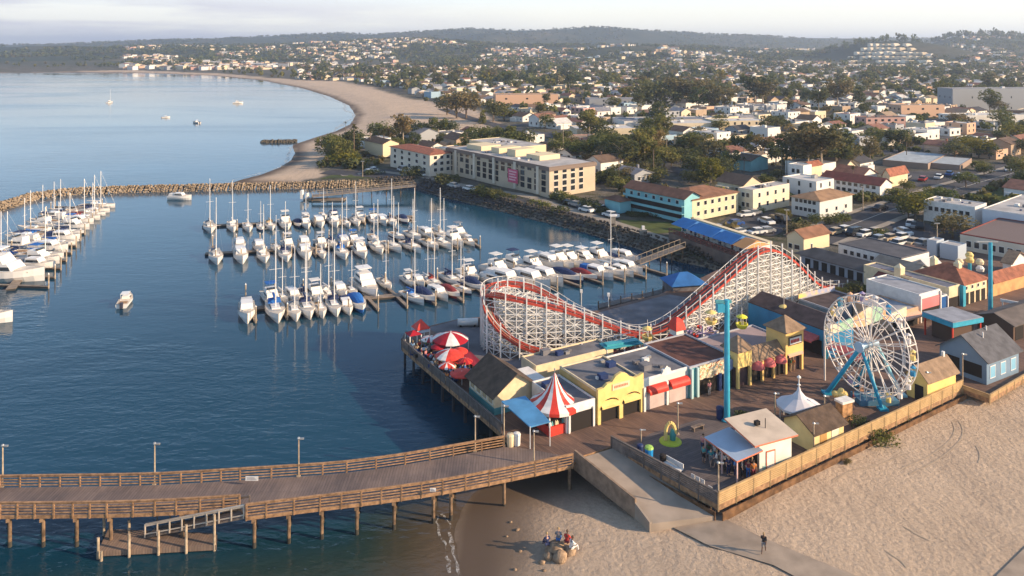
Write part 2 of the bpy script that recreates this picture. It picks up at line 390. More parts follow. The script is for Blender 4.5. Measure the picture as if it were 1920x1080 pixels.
# surf: thin foam lines lying on the water along the beaches
foam = mat('foam', (.62,.61,.58), .8)
def _foam_alpha():
    nt = foam.node_tree; b = nt.nodes['Principled BSDF']; g = nt.nodes.new('ShaderNodeNewGeometry'); n = noise(nt, g.outputs['Position'], .9, 6, .75, .8)
    mr = nt.nodes.new('ShaderNodeMapRange'); mr.inputs['From Min'].default_value = .44; mr.inputs['From Max'].default_value = .66; mr.inputs['To Max'].default_value = .8
    nt.links.new(n, mr.inputs['Value']); nt.links.new(mr.outputs[0], b.inputs['Alpha'])
_foam_alpha()
def foam_strip(pts, wd, name='surf_foam', off=0, seed=1):
    r_ = random.Random(seed); mb = MB(); P2 = []
    for i in range(len(pts)-1):
        a, b = Vector(pts[i]), Vector(pts[i+1]); n = max(2, int((b-a).length/ (wd*1.5)))
        for k in range(n): P2.append(a.lerp(b, k/n))
    row = []
    for i, p in enumerate(P2):
        q = P2[min(i+1, len(P2)-1)] - P2[max(i-1, 0)]; q.normalize(); nn = Vector((-q.y, q.x))
        c = p + nn*(off + wd*.9*math.sin(i*.21+seed)+ r_.uniform(-.4,.4)*wd); h = wd*(.15+.55*abs(math.sin(i*.37+seed*2))*r_.uniform(.4,1))
        row.append((c-nn*h, c+nn*h))
    vs = []
    for a, b in row: vs += [(a.x,a.y,.03),(b.x,b.y,.03)]
    mb.add(vs, [(2*i,2*i+2,2*i+3,2*i+1) for i in range(len(row)-1)])
    return tag(mb.build(name, foam), kind='stuff')
foam_strip([PG(*q) for q in [(440,340),(490,326),(522,313),(543,299),(550,287),(546,275)]], 1.3, off=.6)
foam_strip([PG(*q) for q in [(546,277),(590,260),(630,248),(655,234),(664,216),(652,199),(616,183),(565,167)]], 2.6, off=1.6, seed=3)
foam_strip([PG(*q) for q in [(840,1075),(838,1020),(828,990),(826,962)]], .30, off=.1, seed=5)
foam_strip([PG(*q) for q in [(866,1085),(852,1045),(846,1010),(838,985),(815,960)]], .36, off=-.2, seed=7)

# ---------------------------------------------------------------- haze
def haze():
    m = bpy.data.materials.new('haze'); m.use_nodes = True; nt = m.node_tree; nt.nodes.clear()
    o_ = nt.nodes.new('ShaderNodeOutputMaterial'); v = nt.nodes.new('ShaderNodeVolumePrincipled')
    v.inputs['Color'].default_value = (.66,.79,1,1); v.inputs['Density'].default_value = .00015; v.inputs['Anisotropy'].default_value = .25
    nt.links.new(v.outputs[0], o_.inputs['Volume'])
    mb = MB(); mb.box(-9000, -400, -4, 9000, 11500, 185)
    return tag(mb.build('haze', m), kind='stuff')
haze()

# ---------------------------------------------------------------- breakwater and rock jetty
rock_m = mat('breakwater_rock', (.33,.25,.165), .9, var=.45, vscale=.9, bump=.8, bscale=3)
def rock_mesh(seed, n=1):
    r_ = random.Random(seed); import bmesh
    bm = bmesh.new(); bmesh.ops.create_icosphere(bm, subdivisions=n, radius=1)
    for v in bm.verts: v.co *= r_.uniform(.62, 1.22)
    V = np.array([v.co[:] for v in bm.verts]); T = np.array([[v.index for v in f.verts] for f in bm.faces]); bm.free(); return V, T
ROCKS = [rock_mesh(i) for i in range(5)]
def rock_heap(name, places, mats, seed=0):
    """places: (x, y, z, size)"""
    r_ = np.random.RandomState(seed); VV=[]; FF=[]; b=0
    for (x,y,z,s) in places:
        V, T = ROCKS[r_.randint(5)]; q = r_.rand()*6.28; c_, s_ = math.cos(q), math.sin(q)
        W = V*np.array([s, s*r_.uniform(.7,1), s*r_.uniform(.55,.9)])
        W = np.stack([W[:,0]*c_-W[:,1]*s_, W[:,0]*s_+W[:,1]*c_, W[:,2]], 1)+np.array([x,y,z])
        VV.append(W); FF.append(T+b); b += len(W)
    me = np_mesh(name, np.concatenate(VV), np.concatenate(FF), mats)
    o = bpy.data.objects.new(name, me); C.objects.link(o); return o
def wall_places(path, hw, top, step, size, seed):
    r_ = random.Random(seed); res = []
    for i in range(len(path)-1):
        a, b = Vector(path[i]), Vector(path[i+1]); d = (b-a); n = max(1, int(d.length/step)); nn = Vector((-d.y, d.x)).normalized()
        for k in range(n):
            c = a.lerp(b, (k+r_.random())/n)
            m_ = int(2*hw/step*1.25)
            for j in range(m_):
                t = -1+2*(j+r_.random())/m_; p = c+nn*t*hw
                res.append((p.x, p.y, top*(1-abs(t)**1.4)*r_.uniform(.8,1.05)-.2, size*r_.uniform(.6,1.25)))
    return res
bw_px = [(-300,470),(-160,428),(-60,402),(0,385),(55,368),(130,358),(230,354),(350,351),(480,348),(600,345),(700,343),(772,342)]
bw = [PG(x, y, .8) for x, y in bw_px]
o = rock_heap('breakwater', wall_places(bw, 3.2, 1.9, .54, .43, 4), rock_m, 1)
tag(o, 'long curved breakwater of piled tan rock between bay and marina', 'breakwater')
jt = [PG(x, y, .5) for x, y in [(492,265),(520,265),(556,264)]]
o = rock_heap('rock_jetty', wall_places(jt, 2.2, 1.2, .7, .8, 8), mat('jetty_rock', (.10,.085,.06), .9, var=.4, vscale=.5), 2)
tag(o, 'short dark rock jetty sticking into the bay from the beach', 'jetty')
# riprap bank of the marina
bk = [bank[i] for i in range(len(bank)-1, -1, -1)][2:]
pl = []
r_ = random.Random(12)
for i in range(len(bk)-1):
    a, b = Vector(bk[i]), Vector(bk[i+1]); d = b-a; nn = Vector((-d.y, d.x)).normalized(); n = int(d.length/.85)
    for k in range(n):
        for j in range(6):
            c = a.lerp(b, (k+r_.random())/n)+nn*(j*.85-.4+r_.uniform(-.4,.4)); pl.append((c.x, c.y, j*.56-.2, r_.uniform(.35,.62)))
o = rock_heap('riprap_bank', pl, mat('bank_rock', (.075,.062,.05), .92, var=.5, vscale=.8), 5)
tag(o, 'dark rock revetment along the inner bank of the marina', 'revetment')
# ================================================================ PIER AND BOARDWALK
UA = R(30)
wood_rail = mat('rail_timber', (.36,.21,.11), .75, var=.45, vscale=2.5, bump=.3, bscale=14)
wood_grey = mat('weathered_timber', (.20,.155,.125), .8, var=.4, vscale=2)
wood_pale = mat('pale_timber', (.42,.33,.23), .8, var=.35, vscale=2)
pile_m = mat('pile_timber', (.21,.135,.08), .85, var=.6, vscale=1.6)
pile_tip = mat('pile_wet', (.05,.045,.035), .6, var=.4)
white_m = mat('white_paint', (.76,.73,.68), .5, var=.12, vscale=1.5)
cream_m = mat('cream_paint', (.74,.60,.38), .6, var=.14, vscale=1.2)
yellow_m = mat('yellow_paint', (.80,.58,.20), .6, var=.15, vscale=1.1)
red_m = mat('red_paint', (.62,.05,.03), .55, var=.2, vscale=1.5)
blue_m = mat('blue_paint', (.03,.23,.42), .45, var=.15, vscale=1.3)
sky_m = mat('sky_blue_paint', (.05,.36,.50), .45, var=.15, vscale=1.3)
teal_m = mat('teal_paint', (.10,.33,.34), .55, var=.15)
navy_m = mat('navy_paint', (.02,.04,.13), .5, var=.2)
pink_m = mat('pink_awning', (.55,.13,.12), .7, var=.2, vscale=2)
glass_m = mat('dark_glass', (.02,.025,.03), .12, spec=.6)
dark_m = mat('dark_interior', (.022,.017,.014), .9)
grey_roof = mat('grey_felt_roof', (.17,.165,.175), .9, var=.35, vscale=.5)
brown_roof = mat('brown_shingle_roof', (.105,.070,.048), .9, var=.35, vscale=1.2, bump=.5, bscale=5)
tan_roof = mat('tan_shingle_roof', (.27,.185,.12), .9, var=.3, vscale=1.2, bump=.5, bscale=5)
slate_roof = mat('slate_roof', (.105,.105,.115), .85, var=.3, vscale=1.1, bump=.4, bscale=6)
tile_roof = mat('red_tile_roof', (.32,.115,.065), .85, var=.35, vscale=1.1, bump=.6, bscale=6)
steel_m = mat('galvanised_steel', (.45,.44,.42), .4, metal=.6, var=.2)
orange_m = mat('orange_paint', (.66,.20,.05), .6, var=.2)

def rail(path, name='railing', h=1.15, gap=2.0, slats=4, m=None, parent=None, solid=False, postm=None, ps=.13, drop=.35):
    """timber railing along a path of points at deck level; posts are sub-parts"""
    m = m or wood_rail; postm = postm or m
    mb = MB(); path = [Vector(p) for p in path]; posts = []
    for i in range(len(path)-1):
        a, b = path[i], path[i+1]; L_ = (b-a).length; n = max(1, round(L_/gap))
        d = (b-a).normalized()
        mb.beam(a+Vector((0,0,h)), b+Vector((0,0,h)), .2, .07)
        if solid:
            k = max(3, int(h/.17))
            for j in range(k): mb.beam(a+Vector((0,0,.08+j*h*.95/k)), b+Vector((0,0,.08+j*h*.95/k)), .05, h*.74/k)
        else:
            for j in range(slats):
                z = .2+(h-.35)*j/max(1,slats-1)
                mb.beam(a+Vector((0,0,z)), b+Vector((0,0,z)), .05, .1)
        for k in range(n+ (1 if i == len(path)-2 else 0)): posts.append(a.lerp(b, k/n))
    o = mb.build(name, m, parent)
    proto = None
    for p in posts[:100]:
        if proto is None:
            pb = MB(); pb.box(-ps/2,-ps/2,-drop,ps/2,ps/2,h+.02); pr = pb.build('post', postm, o); pr.location = p; proto = pr
        else:
            c = proto.copy(); C.objects.link(c); c.parent = o; c.location = p
    return o
def resample(pts, step):
    pts = [Vector(p) for p in pts]; res = [pts[0]]
    for i in range(len(pts)-1):
        a, b = pts[i], pts[i+1]; n = max(1, round((b-a).length/step))
        res += [a.lerp(b, (k+1)/n) for k in range(n)]
    return res
def smooth_path(pts, n=6):
    pts = [Vector(p) for p in pts]; res = []
    for i in range(len(pts)-1):
        p0 = pts[max(0,i-1)]; p1 = pts[i]; p2 = pts[i+1]; p3 = pts[min(len(pts)-1,i+2)]
        for k in range(n):
            t = k/n
            res.append(.5*((2*p1)+(p2-p0)*t+(2*p0-5*p1+4*p2-p3)*t*t+(-p0+3*p1-3*p2+p3)*t**3))
    return res+[pts[-1]]
DZ = 3.0
pier = thing('pier', 'curved timber pier over the water with slatted railings and tall lamps', 'pier', P(460,960,DZ))
po = pier.location.copy()
def rel(v): return v-po
front_l = smooth_path([P(-140,967,DZ),P(0,966,DZ),(P(200,964,DZ)),P(330,959,DZ),P(449,951,DZ)],3)
front_r = smooth_path([P(462,969,DZ),P(600,952,DZ),P(715,938,DZ),P(830,921,DZ),P(960,896,DZ),P(1074,872,DZ)],3)
back_p = smooth_path([P(-140,915,DZ),P(0,914,DZ),P(150,912,DZ),P(300,909,DZ),P(450,900,DZ),P(560,893,DZ),P(650,886,DZ),P(760,871,DZ),P(850,855,DZ),P(945,838,DZ)],2)
fr = front_l+front_r
mb = MB()
ring = [rel(p) for p in fr]+[rel(P(1082,858,DZ)), rel(P(966,838,DZ))]+[rel(p) for p in reversed(back_p)]
n = len(ring)
mb.add(ring, [tuple(range(n))], 0)
low = [p-Vector((0,0,.34)) for p in ring]
mb.add(ring+low, [(i, n+i, n+(i+1)%n, (i+1)%n) for i in range(n)], 1); mb.add(low, [tuple(range(n-1,-1,-1))], 1)
mb.build('deck', [plank_mat('pier_planks', ((.21,.17,.152),(.168,.138,.127)), R(90), .28, 5.0), wood_rail], pier)
rail([rel(p) for p in front_l], parent=pier); rail([rel(p) for p in front_r], parent=pier); rail([rel(p) for p in back_p], parent=pier, gap=2.1)
# pile bents: two piles and a cap each
pp = MB(); pp.tube((0,0,-3.6),(0,0,-.3), .17, .16, 8, 0); pp.tube((0,0,-3.62),(0,0,-2.5), .185, .18, 8, 1)
pile0 = pp.build('pile', [pile_m, pile_tip], pier)
first = True
def pilecopy(loc, parent, proto):
    c = proto.copy(); C.objects.link(c); c.parent = parent; c.location = loc; return c
fx = [15,78,141,205,340,475,540,602,668,738,812,845,945,1068]
def on_path(path, px):
    for i in range(len(path)-1):
        a = 960+F*path[i].x/path[i].y; b = 960+F*path[i+1].x/path[i+1].y
        if a <= px <= b: return path[i].lerp(path[i+1], (px-a)/(b-a))
    return None
for i, px in enumerate(fx):
    a = on_path(front_l if px < 449 else front_r, px); b = on_path(back_p, px+6) or P(945,838,DZ)
    if a is None: continue
    a = a+Vector((0,.25,0)); b = b-Vector((0,.3,0))
    for q in ((a, a.lerp(b,.5), b) if px<900 else (a,)):
        if first: pile0.location = rel(q); first = False
        else: pilecopy(rel(q), pier, pile0)
    if px < 900:
        cb = MB(); cb.beam(rel(a)-Vector((0,.3,.5)), rel(b)-Vector((0,-.3,.5)), .3, .3); cb.build('cap_beam', pile_m, pier)
# small signs on the rails
def rail_sign(px, py, w_, h_, label, z=3.75):
    p = P(px, py, z); t = thing('rail_sign', label, 'sign', p)
    mb = MB(); mb.box(-w_/2,-.14,-h_/2,w_/2,-.09,h_/2); mb.build('board', white_m, t)
    mb = MB(); 
    for k in range(3): mb.box(-w_*.4,-.15,-h_*.3+k*h_*.25,w_*.38-.1*k,-.141,-h_*.3+k*h_*.25+.03)
    mb.build('lettering', navy_m, t)
rail_sign(473, 896, 1.2, .42, 'white board hung on the far railing of the pier')
rail_sign(812, 917, .55, .3, 'small white plate on the near railing of the pier', 3.7)

# lamps
def lamp_proto():
    t = thing('street_lamp', 'x', 'street lamp', (0,0,0), 0, 'slim pale lamp posts on pier and boardwalk')
    mb = MB(); mb.tube((0,0,0),(0,0,3.6), .085, .06, 8); mb.box(-.17,-.17,0,.17,.17,.12); mb.build('pole', wood_pale, t)
    mb = MB(); mb.tube((0,0,3.6),(0,0,3.72), .16, .1, 8); mb.tube((0,0,3.5),(.25,0,3.62),.03); mb.box(.12,-.1,3.52,.5,.1,3.64); mb.build('lamp_head', steel_m, t)
    return t
lp = lamp_proto(); LAMPS = [
 (5,912,3.9,'lamp post at the left end of the pier by the photo edge'), (290,908,3.9,'lamp post on the far rail of the pier behind the gangway'),
 (560,893,3.7,'lamp post on the far rail of the pier right of the white board'), (891,846,3.6,'lamp post where the pier nears the arcade, before the pale bins'),
 (945,836,4.2,'lamp post beside the pale bins at the pier head'), (1001,870,3.3,'lamp post on the near rail just before the beach ramp'),
 (1347,943,3.7,'lamp post on the corner of the deck above the sand'), (1271,815,3.4,'lamp post beside the yellow play figure'),
 (1453,795,3.4,'lamp post left of the white parasol roof'), (1526,852,3.2,'lamp post on the rail in front of the yellow hut'),
 (1202,838,1.8,'short lamp post with round head at the top of the beach ramp'), (1738,752,3.4,'lamp post at the corner of the yellow ride shed'),
 (1805,728,4.2,'lamp post at the jog of the deck near the blue house'),(1546,800,3.4,'lamp post between parasol roof and wheel')]
for i,(px,py,h_,lab) in enumerate(LAMPS):
    o = lp if i == 0 else copy_tree(lp)
    o.location = P(px,py,DZ); o.scale = (1,1,h_/3.6); o['label'] = lab

# gangway and landing float
fl = thing('landing_stage', 'low timber landing stage with mooring posts at the foot of the gangway', 'landing stage', P(300,1020,.55))
fo = fl.location.copy()
q4 = [P(183,1034,.55), P(406,1022,.55), P(407,1000,.55), P(203,992,.55)]
mb = MB(); mb.prism([(p.x-fo.x,p.y-fo.y) for p in q4], -.45, 0); mb.build('platform', plank_mat('float_planks', ((.27,.20,.15),(.22,.165,.13)), R(90), .25, 3), fl)
for (px,py,h_) in [(184,1036,1.3),(242,1000,1.2),(242,1033,1.5),(297,1029,1.6),(349,1026,2.0),(402,1021,2.7),(195,992,2.0),(190,1040,0.3)]:
    p = P(px,py,.55)-fo; mb = MB(); mb.tube((p.x,p.y,-1.2),(p.x,p.y,h_),.13,.12,8); mb.build('mooring_post', wood_pale, fl)
gw = thing('gangway', 'sloping pale gangway from the pier down to the landing stage', 'gangway', P(300,1000,.7)); go = gw.location.copy()
A1 = Q(272,1006,69.5); A1 = P(272,1006,.75); B1 = P(457,970,2.9); A2 = A1+Vector((.4,1.5,0)); B2 = B1+Vector((0,1.5,0))
mb = MB(); m4 = [A1-go, B1-go, B2-go, A2-go]; mb.add(m4+[p-Vector((0,0,.16)) for p in m4], [(0,1,2,3),(7,6,5,4),(0,4,5,1),(1,5,6,2),(2,6,7,3),(3,7,4,0)]); mb.build('ramp_floor', wood_grey, gw)
rail([A1-go, B1-go], 'gangway_rail', 1.1, 1.25, 2, mat('gangway_metal',(.55,.47,.38),.5,var=.2), gw, ps=.1, drop=.1)
rail([A2-go, B2-go], 'gangway_rail', 1.1, 1.25, 2, wood_grey, gw, ps=.1, drop=.1)
for px, py in [(349,1012),(402,1008)]: pass
# ---- boardwalk
bw_t = thing('boardwalk', 'wide timber boardwalk deck on piles carrying the amusement rides and shops', 'boardwalk', P(1200,800,DZ)); bo = bw_t.location.copy()
ring = [Vector((x,y,DZ))-bo for x,y in deck_poly]; n = len(ring)
def fat(ring, tops, sides, depth):
    mb = MB(); n = len(ring); low = [p-Vector((0,0,depth)) for p in ring]
    mb.add(ring, [tuple(range(n))], 0); mb.add(ring+low, [(i, n+i, n+(i+1)%n, (i+1)%n) for i in range(n)], 1); mb.add(low, [tuple(range(n-1,-1,-1))], 1)
    return mb
fat(ring, 0, 0, .55).build('deck', [plank_mat('boardwalk_planks', ((.205,.135,.102),(.15,.102,.082)), R(-52), .3, 6.0), wood_rail], bw_t)
D_ = lambda i: Vector((*deck_poly[i], DZ))-bo
railgrey_shaded = mat('shaded_grey_rail_boards', (.15,.125,.11), .8, var=.3, vscale=2)  # grey boards, with the shade of the sunless sides put into the colour
railgold_sunlit = mat('sunlit_honey_rail_boards', (.46,.31,.15), .75, var=.2, vscale=1.2, bump=.2, bscale=12)  # honey boards, with the yellow sunlight on this fence put into the colour
rail([D_(0),D_(1),D_(2)], h=1.15, m=railgrey_shaded, solid=True, parent=bw_t, gap=2.4)
rail([D_(6),D_(7)], h=1.15, m=railgold_sunlit, solid=True, parent=bw_t, gap=2.4, drop=.6)
rail([D_(7),D_(8),D_(9),D_(10)], h=.5, m=railgold_sunlit, solid=True, parent=bw_t, gap=2.4, drop=.6)
rail([D_(5),D_(6)], h=1.15, m=railgrey_shaded, solid=True, parent=bw_t, gap=2.2, drop=.6)
rail([D_(25),D_(0)], h=1.0, m=railgrey_shaded, parent=bw_t, gap=2.2)
# low wall of boards between deck and sand on the beach side
mb = MB()
for i,j in ((6,7),(5,6)):
    a, b = D_(i), D_(j); nn = Vector(((b-a).y, -(b-a).x, 0)).normalized()*(-.12)
    mb.beam(a-nn*4-Vector((0,0,1.1)), b-nn*4-Vector((0,0,1.1)), .1, 1.3)
mb.build('skirt_boards', mat('shaded_skirt_timber',(.16,.085,.04),.85,var=.5,vscale=1.5), bw_t)  # dark tone paints in the shade of the recess below the deck edge
pb = MB(); pb.tube((0,0,-4.6),(0,0,-.5), .18, .17, 8); pl0 = pb.build('pile', mat('boardwalk_pile',(.045,.045,.05),.8,var=.4), bw_t)
cnt = 0
for i in (0,1):
    a, b = D_(i), D_(i+1); k = int((b-a).length/2.6)
    for j in range(k):
        for off in (.5, 3.5):
            p = a.lerp(b, j/k)+Vector((.866,.5,0))*off+Vector((0,0,0))
            if cnt == 0: pl0.location = p
            else: pilecopy(p, bw_t, pl0)
            cnt += 1
for k in range(11):
    a, b = D_(6), D_(7); p = a.lerp(b, k/11)+Vector((-.3,.5,0)); pilecopy(p, bw_t, pl0)

# paving sheets lying on the deck
def sheet(name, pts_px, z, m, label=None, kind='structure'):
    p4 = [P(x,y,z) for x,y in pts_px]; c = p4[0].copy(); mb = MB(); mb.add([p-c for p in p4], [tuple(range(len(p4)))])
    o = mb.build(name, m); o.location = c; tag(o, label, kind=kind)
    if o.data.polygons[0].normal.z < 0: o.data.flip_normals()
    return o
conc = mat('grey_paving', (.17,.16,.17), .85, var=.3, vscale=.35)
conc2 = mat('pale_concrete', (.36,.29,.225), .85, var=.22, vscale=.4)
sheet('paving', [(1330,930),(1168,842),(1222,812),(1310,786),(1420,790),(1440,830),(1420,880)], DZ+.006, plank_mat('grey_planks', ((.165,.145,.14),(.13,.115,.115)), R(33), .3, 5))
sheet('paving', [(800,615),(858,600),(905,597),(1010,594),(1010,690),(930,705),(900,680),(850,640)], DZ+.006, conc)
sheet('paving', [(1122,586),(1255,552),(1300,560),(1200,640),(1100,640)], DZ+.008, conc)
# beach ramp and path
rp = thing('beach_ramp', 'broad concrete ramp with side walls going down from boardwalk to sand', 'ramp', P(1150,900,2.2)); ro_ = rp.location.copy()
T1, T2, B1_, B2_ = P(1078,862,DZ-.02), P(1150,840,DZ-.02), P(1288,925,2.25), P(1192,952,2.25)
L1, L2 = P(1343,967,2.15), P(1220,982,2.15)
mb = MB(); v = [p-ro_ for p in (T1, T2, B1_, B2_, L1, L2)]
mb.add(v, [(0,3,2,1),(3,5,4,2)]); dn = [p-Vector((0,0,.9)) for p in v]
mb.add(v+dn, [(0,6,9,3),(3,9,11,5),(5,11,10,4),(1,2,8,7)]); mb.build('ramp_slab', conc2, rp)
def lowwall(a, b, h1, h2, m, name='side_wall', wd=.22):
    mb = MB(); d = (b-a).normalized(); s_ = Vector((-d.y, d.x, 0)).normalized()*wd/2
    mb.hexa([a-s_-Vector((0,0,1)), b-s_-Vector((0,0,1)), b+s_-Vector((0,0,1)), a+s_-Vector((0,0,1)), a-s_+Vector((0,0,h1)), b-s_+Vector((0,0,h1)), b+s_+Vector((0,0,h2)) if False else b+s_+Vector((0,0,h2)), a+s_+Vector((0,0,h1))])
    mb.v[-3] = tuple(b-s_+Vector((0,0,h2))); return mb.build(name, m, rp)
lowwall(T1-ro_, B2_-ro_, 1.0, .85, mat('ramp_wall',(.27,.19,.13),.8,var=.3,vscale=1.4))
lowwall(T2-ro_, B1_-ro_, 1.0, .85, mat('ramp_wall_grey',(.22,.18,.15),.8,var=.3,vscale=1.4))
lowwall(B2_-ro_, L2-ro_, .5, .12, conc2, 'kerb')
pathm = mat('path_concrete', (.34,.27,.205), .85, var=.25, vscale=.5)

trk = mat('track_sand', (.45,.35,.25), .95, var=.2, vscale=1.5)
def track(pts, wd):
    p = smooth_path([P(x,y,2.05) for x,y in pts], 8); X = np.array([q.x for q in p]); Y = np.array([q.y for q in p]); VV = []
    for i in range(len(p)):
        d = p[min(i+1,len(p)-1)]-p[max(i-1,0)]; n_ = Vector((-d.y,d.x,0)).normalized()*wd/2; VV += [p[i]-n_, p[i]+n_]
    V = np.array([tuple(q) for q in VV]); V[:,2] = ground_z(V[:,0],V[:,1])+.035
    me = np_mesh('tyre_track', V, [(2*i,2*i+1,2*i+3,2*i+2) for i in range(len(p)-1)], trk); o = bpy.data.objects.new('tyre_track', me); C.objects.link(o); tag(o, kind='structure')
    if me.polygons[0].normal.z < 0: me.flip_normals()
for a in [[(1786,790),(1790,806),(1780,826),(1745,852),(1690,878)],[(1798,788),(1806,808),(1796,830),(1760,860),(1705,888)],[(1830,835),(1838,852),(1835,868)],[(1560,900),(1600,880),(1640,872),(1700,850)],[(1695,985),(1720,1000),(1745,1012)],[(1660,1030),(1690,1050),(1700,1062)]]: track(a, .16)
# ================================================================ ROLLER COASTER
co_white = mat('coaster_white', (.82,.79,.73), .6, var=.18, vscale=.8)
co_red = mat('coaster_red', (.46,.06,.035), .5, var=.25, vscale=1.2)
cst = thing('roller_coaster', 'white wooden roller coaster with red rails and a dense timber lattice', 'roller coaster', P(1050,672,DZ)); cO = cst.location.copy()
far_run = smooth_path([Q(914,556,108.2),Q(917,543,110.2),Q(930,535,112),Q(960,532,113),Q(1000,540,113.2),Q(1040,560,113.0),Q(1085,588,112.4),Q(1150,616,111.4),Q(1205,624,110.6),Q(1260,602,111.4),Q(1330,545,114.6),Q(1400,484,119.6),Q(1428,468,121.2),Q(1452,470,122.8),Q(1480,488,125),Q(1522,528,129.5),Q(1550,539,132.5),Q(1585,537,136)],7)
mid_run = smooth_path([Q(915,552,107.4),Q(930,553,106.8),Q(965,560,106.4),Q(1050,579,107),Q(1130,606,107.8),Q(1180,624,108.2),Q(1215,630,108.6)],7)
low_run = smooth_path([Q(914,556,107.6),Q(917,580,106.2),Q(930,606,105.2),Q(955,632,104.2),Q(990,652,103.8),Q(1040,662,103.8),Q(1090,660,104.6),Q(1140,648,105.4),Q(1190,638,106.4)],7)
def flat_dir(path, i):
    d = path[min(i+1,len(path)-1)]-path[max(i-1,0)]; d.z = 0; return d.normalized()
def arc(path, step):
    res = [path[0]]; acc = 0; nx = step
    for i in range(len(path)-1):
        L_ = (path[i+1]-path[i]).length
        while acc+L_ >= nx:
            res.append(path[i].lerp(path[i+1], (nx-acc)/L_)); nx += step
        acc += L_
    return res
def coaster_run(path, hw, posts_every=4, near=1, tall=1.5, red=.32):
    pts = arc(path, .7)
    tr = MB(); rd = MB(); hr = MB(); fr_ = MB()
    E = []
    for i, p in enumerate(pts):
        d = flat_dir(pts, i); s_ = Vector((d.y, -d.x, 0)); E.append((p-s_*hw-cO, p+s_*hw-cO, s_))   # left(far), right(near)
    for i in range(len(pts)-1):
        a, b = E[i], E[i+1]
        tr.add([a[0], a[1], b[1], b[0]], [(0,1,2,3)]); 
        for e in (a,): tr.beam(e[0]-Vector((0,0,.1)), e[1]-Vector((0,0,.1)), .12, .12)
        for sgn, k in ((-1,0),(1,1)):
            rd.beam(a[k]+Vector((0,0,-.03)), b[k]+Vector((0,0,-.03)), .14, red)
            q0 = a[k].lerp(a[1-k], .3)+Vector((0,0,.12)); q1 = b[k].lerp(b[1-k], .3)+Vector((0,0,.12)); rd.beam(q0, q1, .09, .1)
            hr.beam(a[k]+Vector((0,0,.85)), b[k]+Vector((0,0,.85)), .06, .06)
            if i % 2 == 0: hr.beam(a[k], a[k]+Vector((0,0,.85)), .05, .05)
    base = DZ-cO.z
    lv = .86
    for i in range(len(pts)):
        a, b, s_ = E[i]
        if i % 2 == 0:
            for k, p in enumerate((a, b)):
                fr_.beam((p.x,p.y,base), (p.x,p.y,p.z), .12, .12)
        if i+2 < len(pts) and i % 2 == 0:
            a2, b2, _ = E[i+2]
            for p, p2 in ((a, a2), (b, b2)):
                top = min(p.z, p2.z); z = base+lv
                prev = base; k = 0
                while z < top+.3:
                    zz = min(z, top)
                    fr_.beam((p.x,p.y,zz), (p2.x,p2.y,zz), .10, .10)
                    if (k+i//2) % 2: fr_.beam((p.x,p.y,prev), (p2.x,p2.y,zz), .075, .075)
                    else: fr_.beam((p2.x,p2.y,prev), (p.x,p.y,zz), .075, .075)
                    prev = zz; z += lv; k += 1
            z = base+lv; prev = base
            while z < min(a.z, b.z):
                fr_.beam((a.x,a.y,z), (b.x,b.y,z), .08, .08); fr_.beam((a.x,a.y,prev), (b.x,b.y,z), .06, .06)
                prev = z; z += lv
    tall_ = []
    for i in range(0, len(pts), posts_every):
        p = E[i][near]+E[i][2]*(.12 if near else -.12)
        mb = MB(); mb.box(-.09,-.09,base-p.z,.09,.09,tall); o = mb.build('tall_post', co_white, cst); o.location = p
    return tr, rd, hr, fr_
for run, kw, nm in ((far_run, dict(hw=1.0, near=1), 'far'), (mid_run, dict(hw=.75, near=1), 'mid'), (low_run, dict(hw=.7, near=1, posts_every=4), 'low')):
    tr, rd, hr, fr_ = coaster_run(run, **kw)
    tr.build('track_bed', mat('track_bed_timber', (.20,.16,.13), .8, var=.3), cst); rd.build('rails', co_red, cst)
    hr.build('handrail', co_white, cst); fr_.build('support_lattice', co_white, cst)
# infill lattice between the runs of the left bend, and behind the big hill
def lattice(path_a, path_b, n, rows=.9):
    mb = MB(); base = DZ-cO.z
    A = [path_a[int(i*(len(path_a)-1)/n)]-cO for i in range(n+1)]; B = [path_b[int(i*(len(path_b)-1)/n)]-cO for i in range(n+1)]
    for frac in (.25,.5,.75):
        prev = None
        for a, b in zip(A, B):
            p = a.lerp(b, frac); mb.beam((p.x,p.y,base), (p.x,p.y,p.z-.1), .1, .1)
            if prev is not None:
                z = base+rows; pz = base; k = 0
                while z < min(p.z, prev.z):
                    mb.beam((p.x,p.y,z), (prev.x,prev.y,z), .08, .08)
                    mb.beam((p.x,p.y,pz if k%2 else z), (prev.x,prev.y,z if k%2 else pz), .06, .06); pz = z; z += rows; k += 1
            prev = p
    for a, b in zip(A, B):
        z = base+rows
        while z < min(a.z, b.z): mb.beam((a.x,a.y,z), (b.x,b.y,z), .09, .09); z += rows
    mb.build('support_lattice', co_white, cst)
f0 = far_run[14:60]; lattice(f0, mid_run, 16)
hill_far = far_run[62:110]
lattice([p+Vector((.5,-.866,0))*-3.2-Vector((0,0,.9)) for p in hill_far], [p+Vector((.5,-.866,0))*1.0-Vector((0,0,.5)) for p in hill_far], 40)

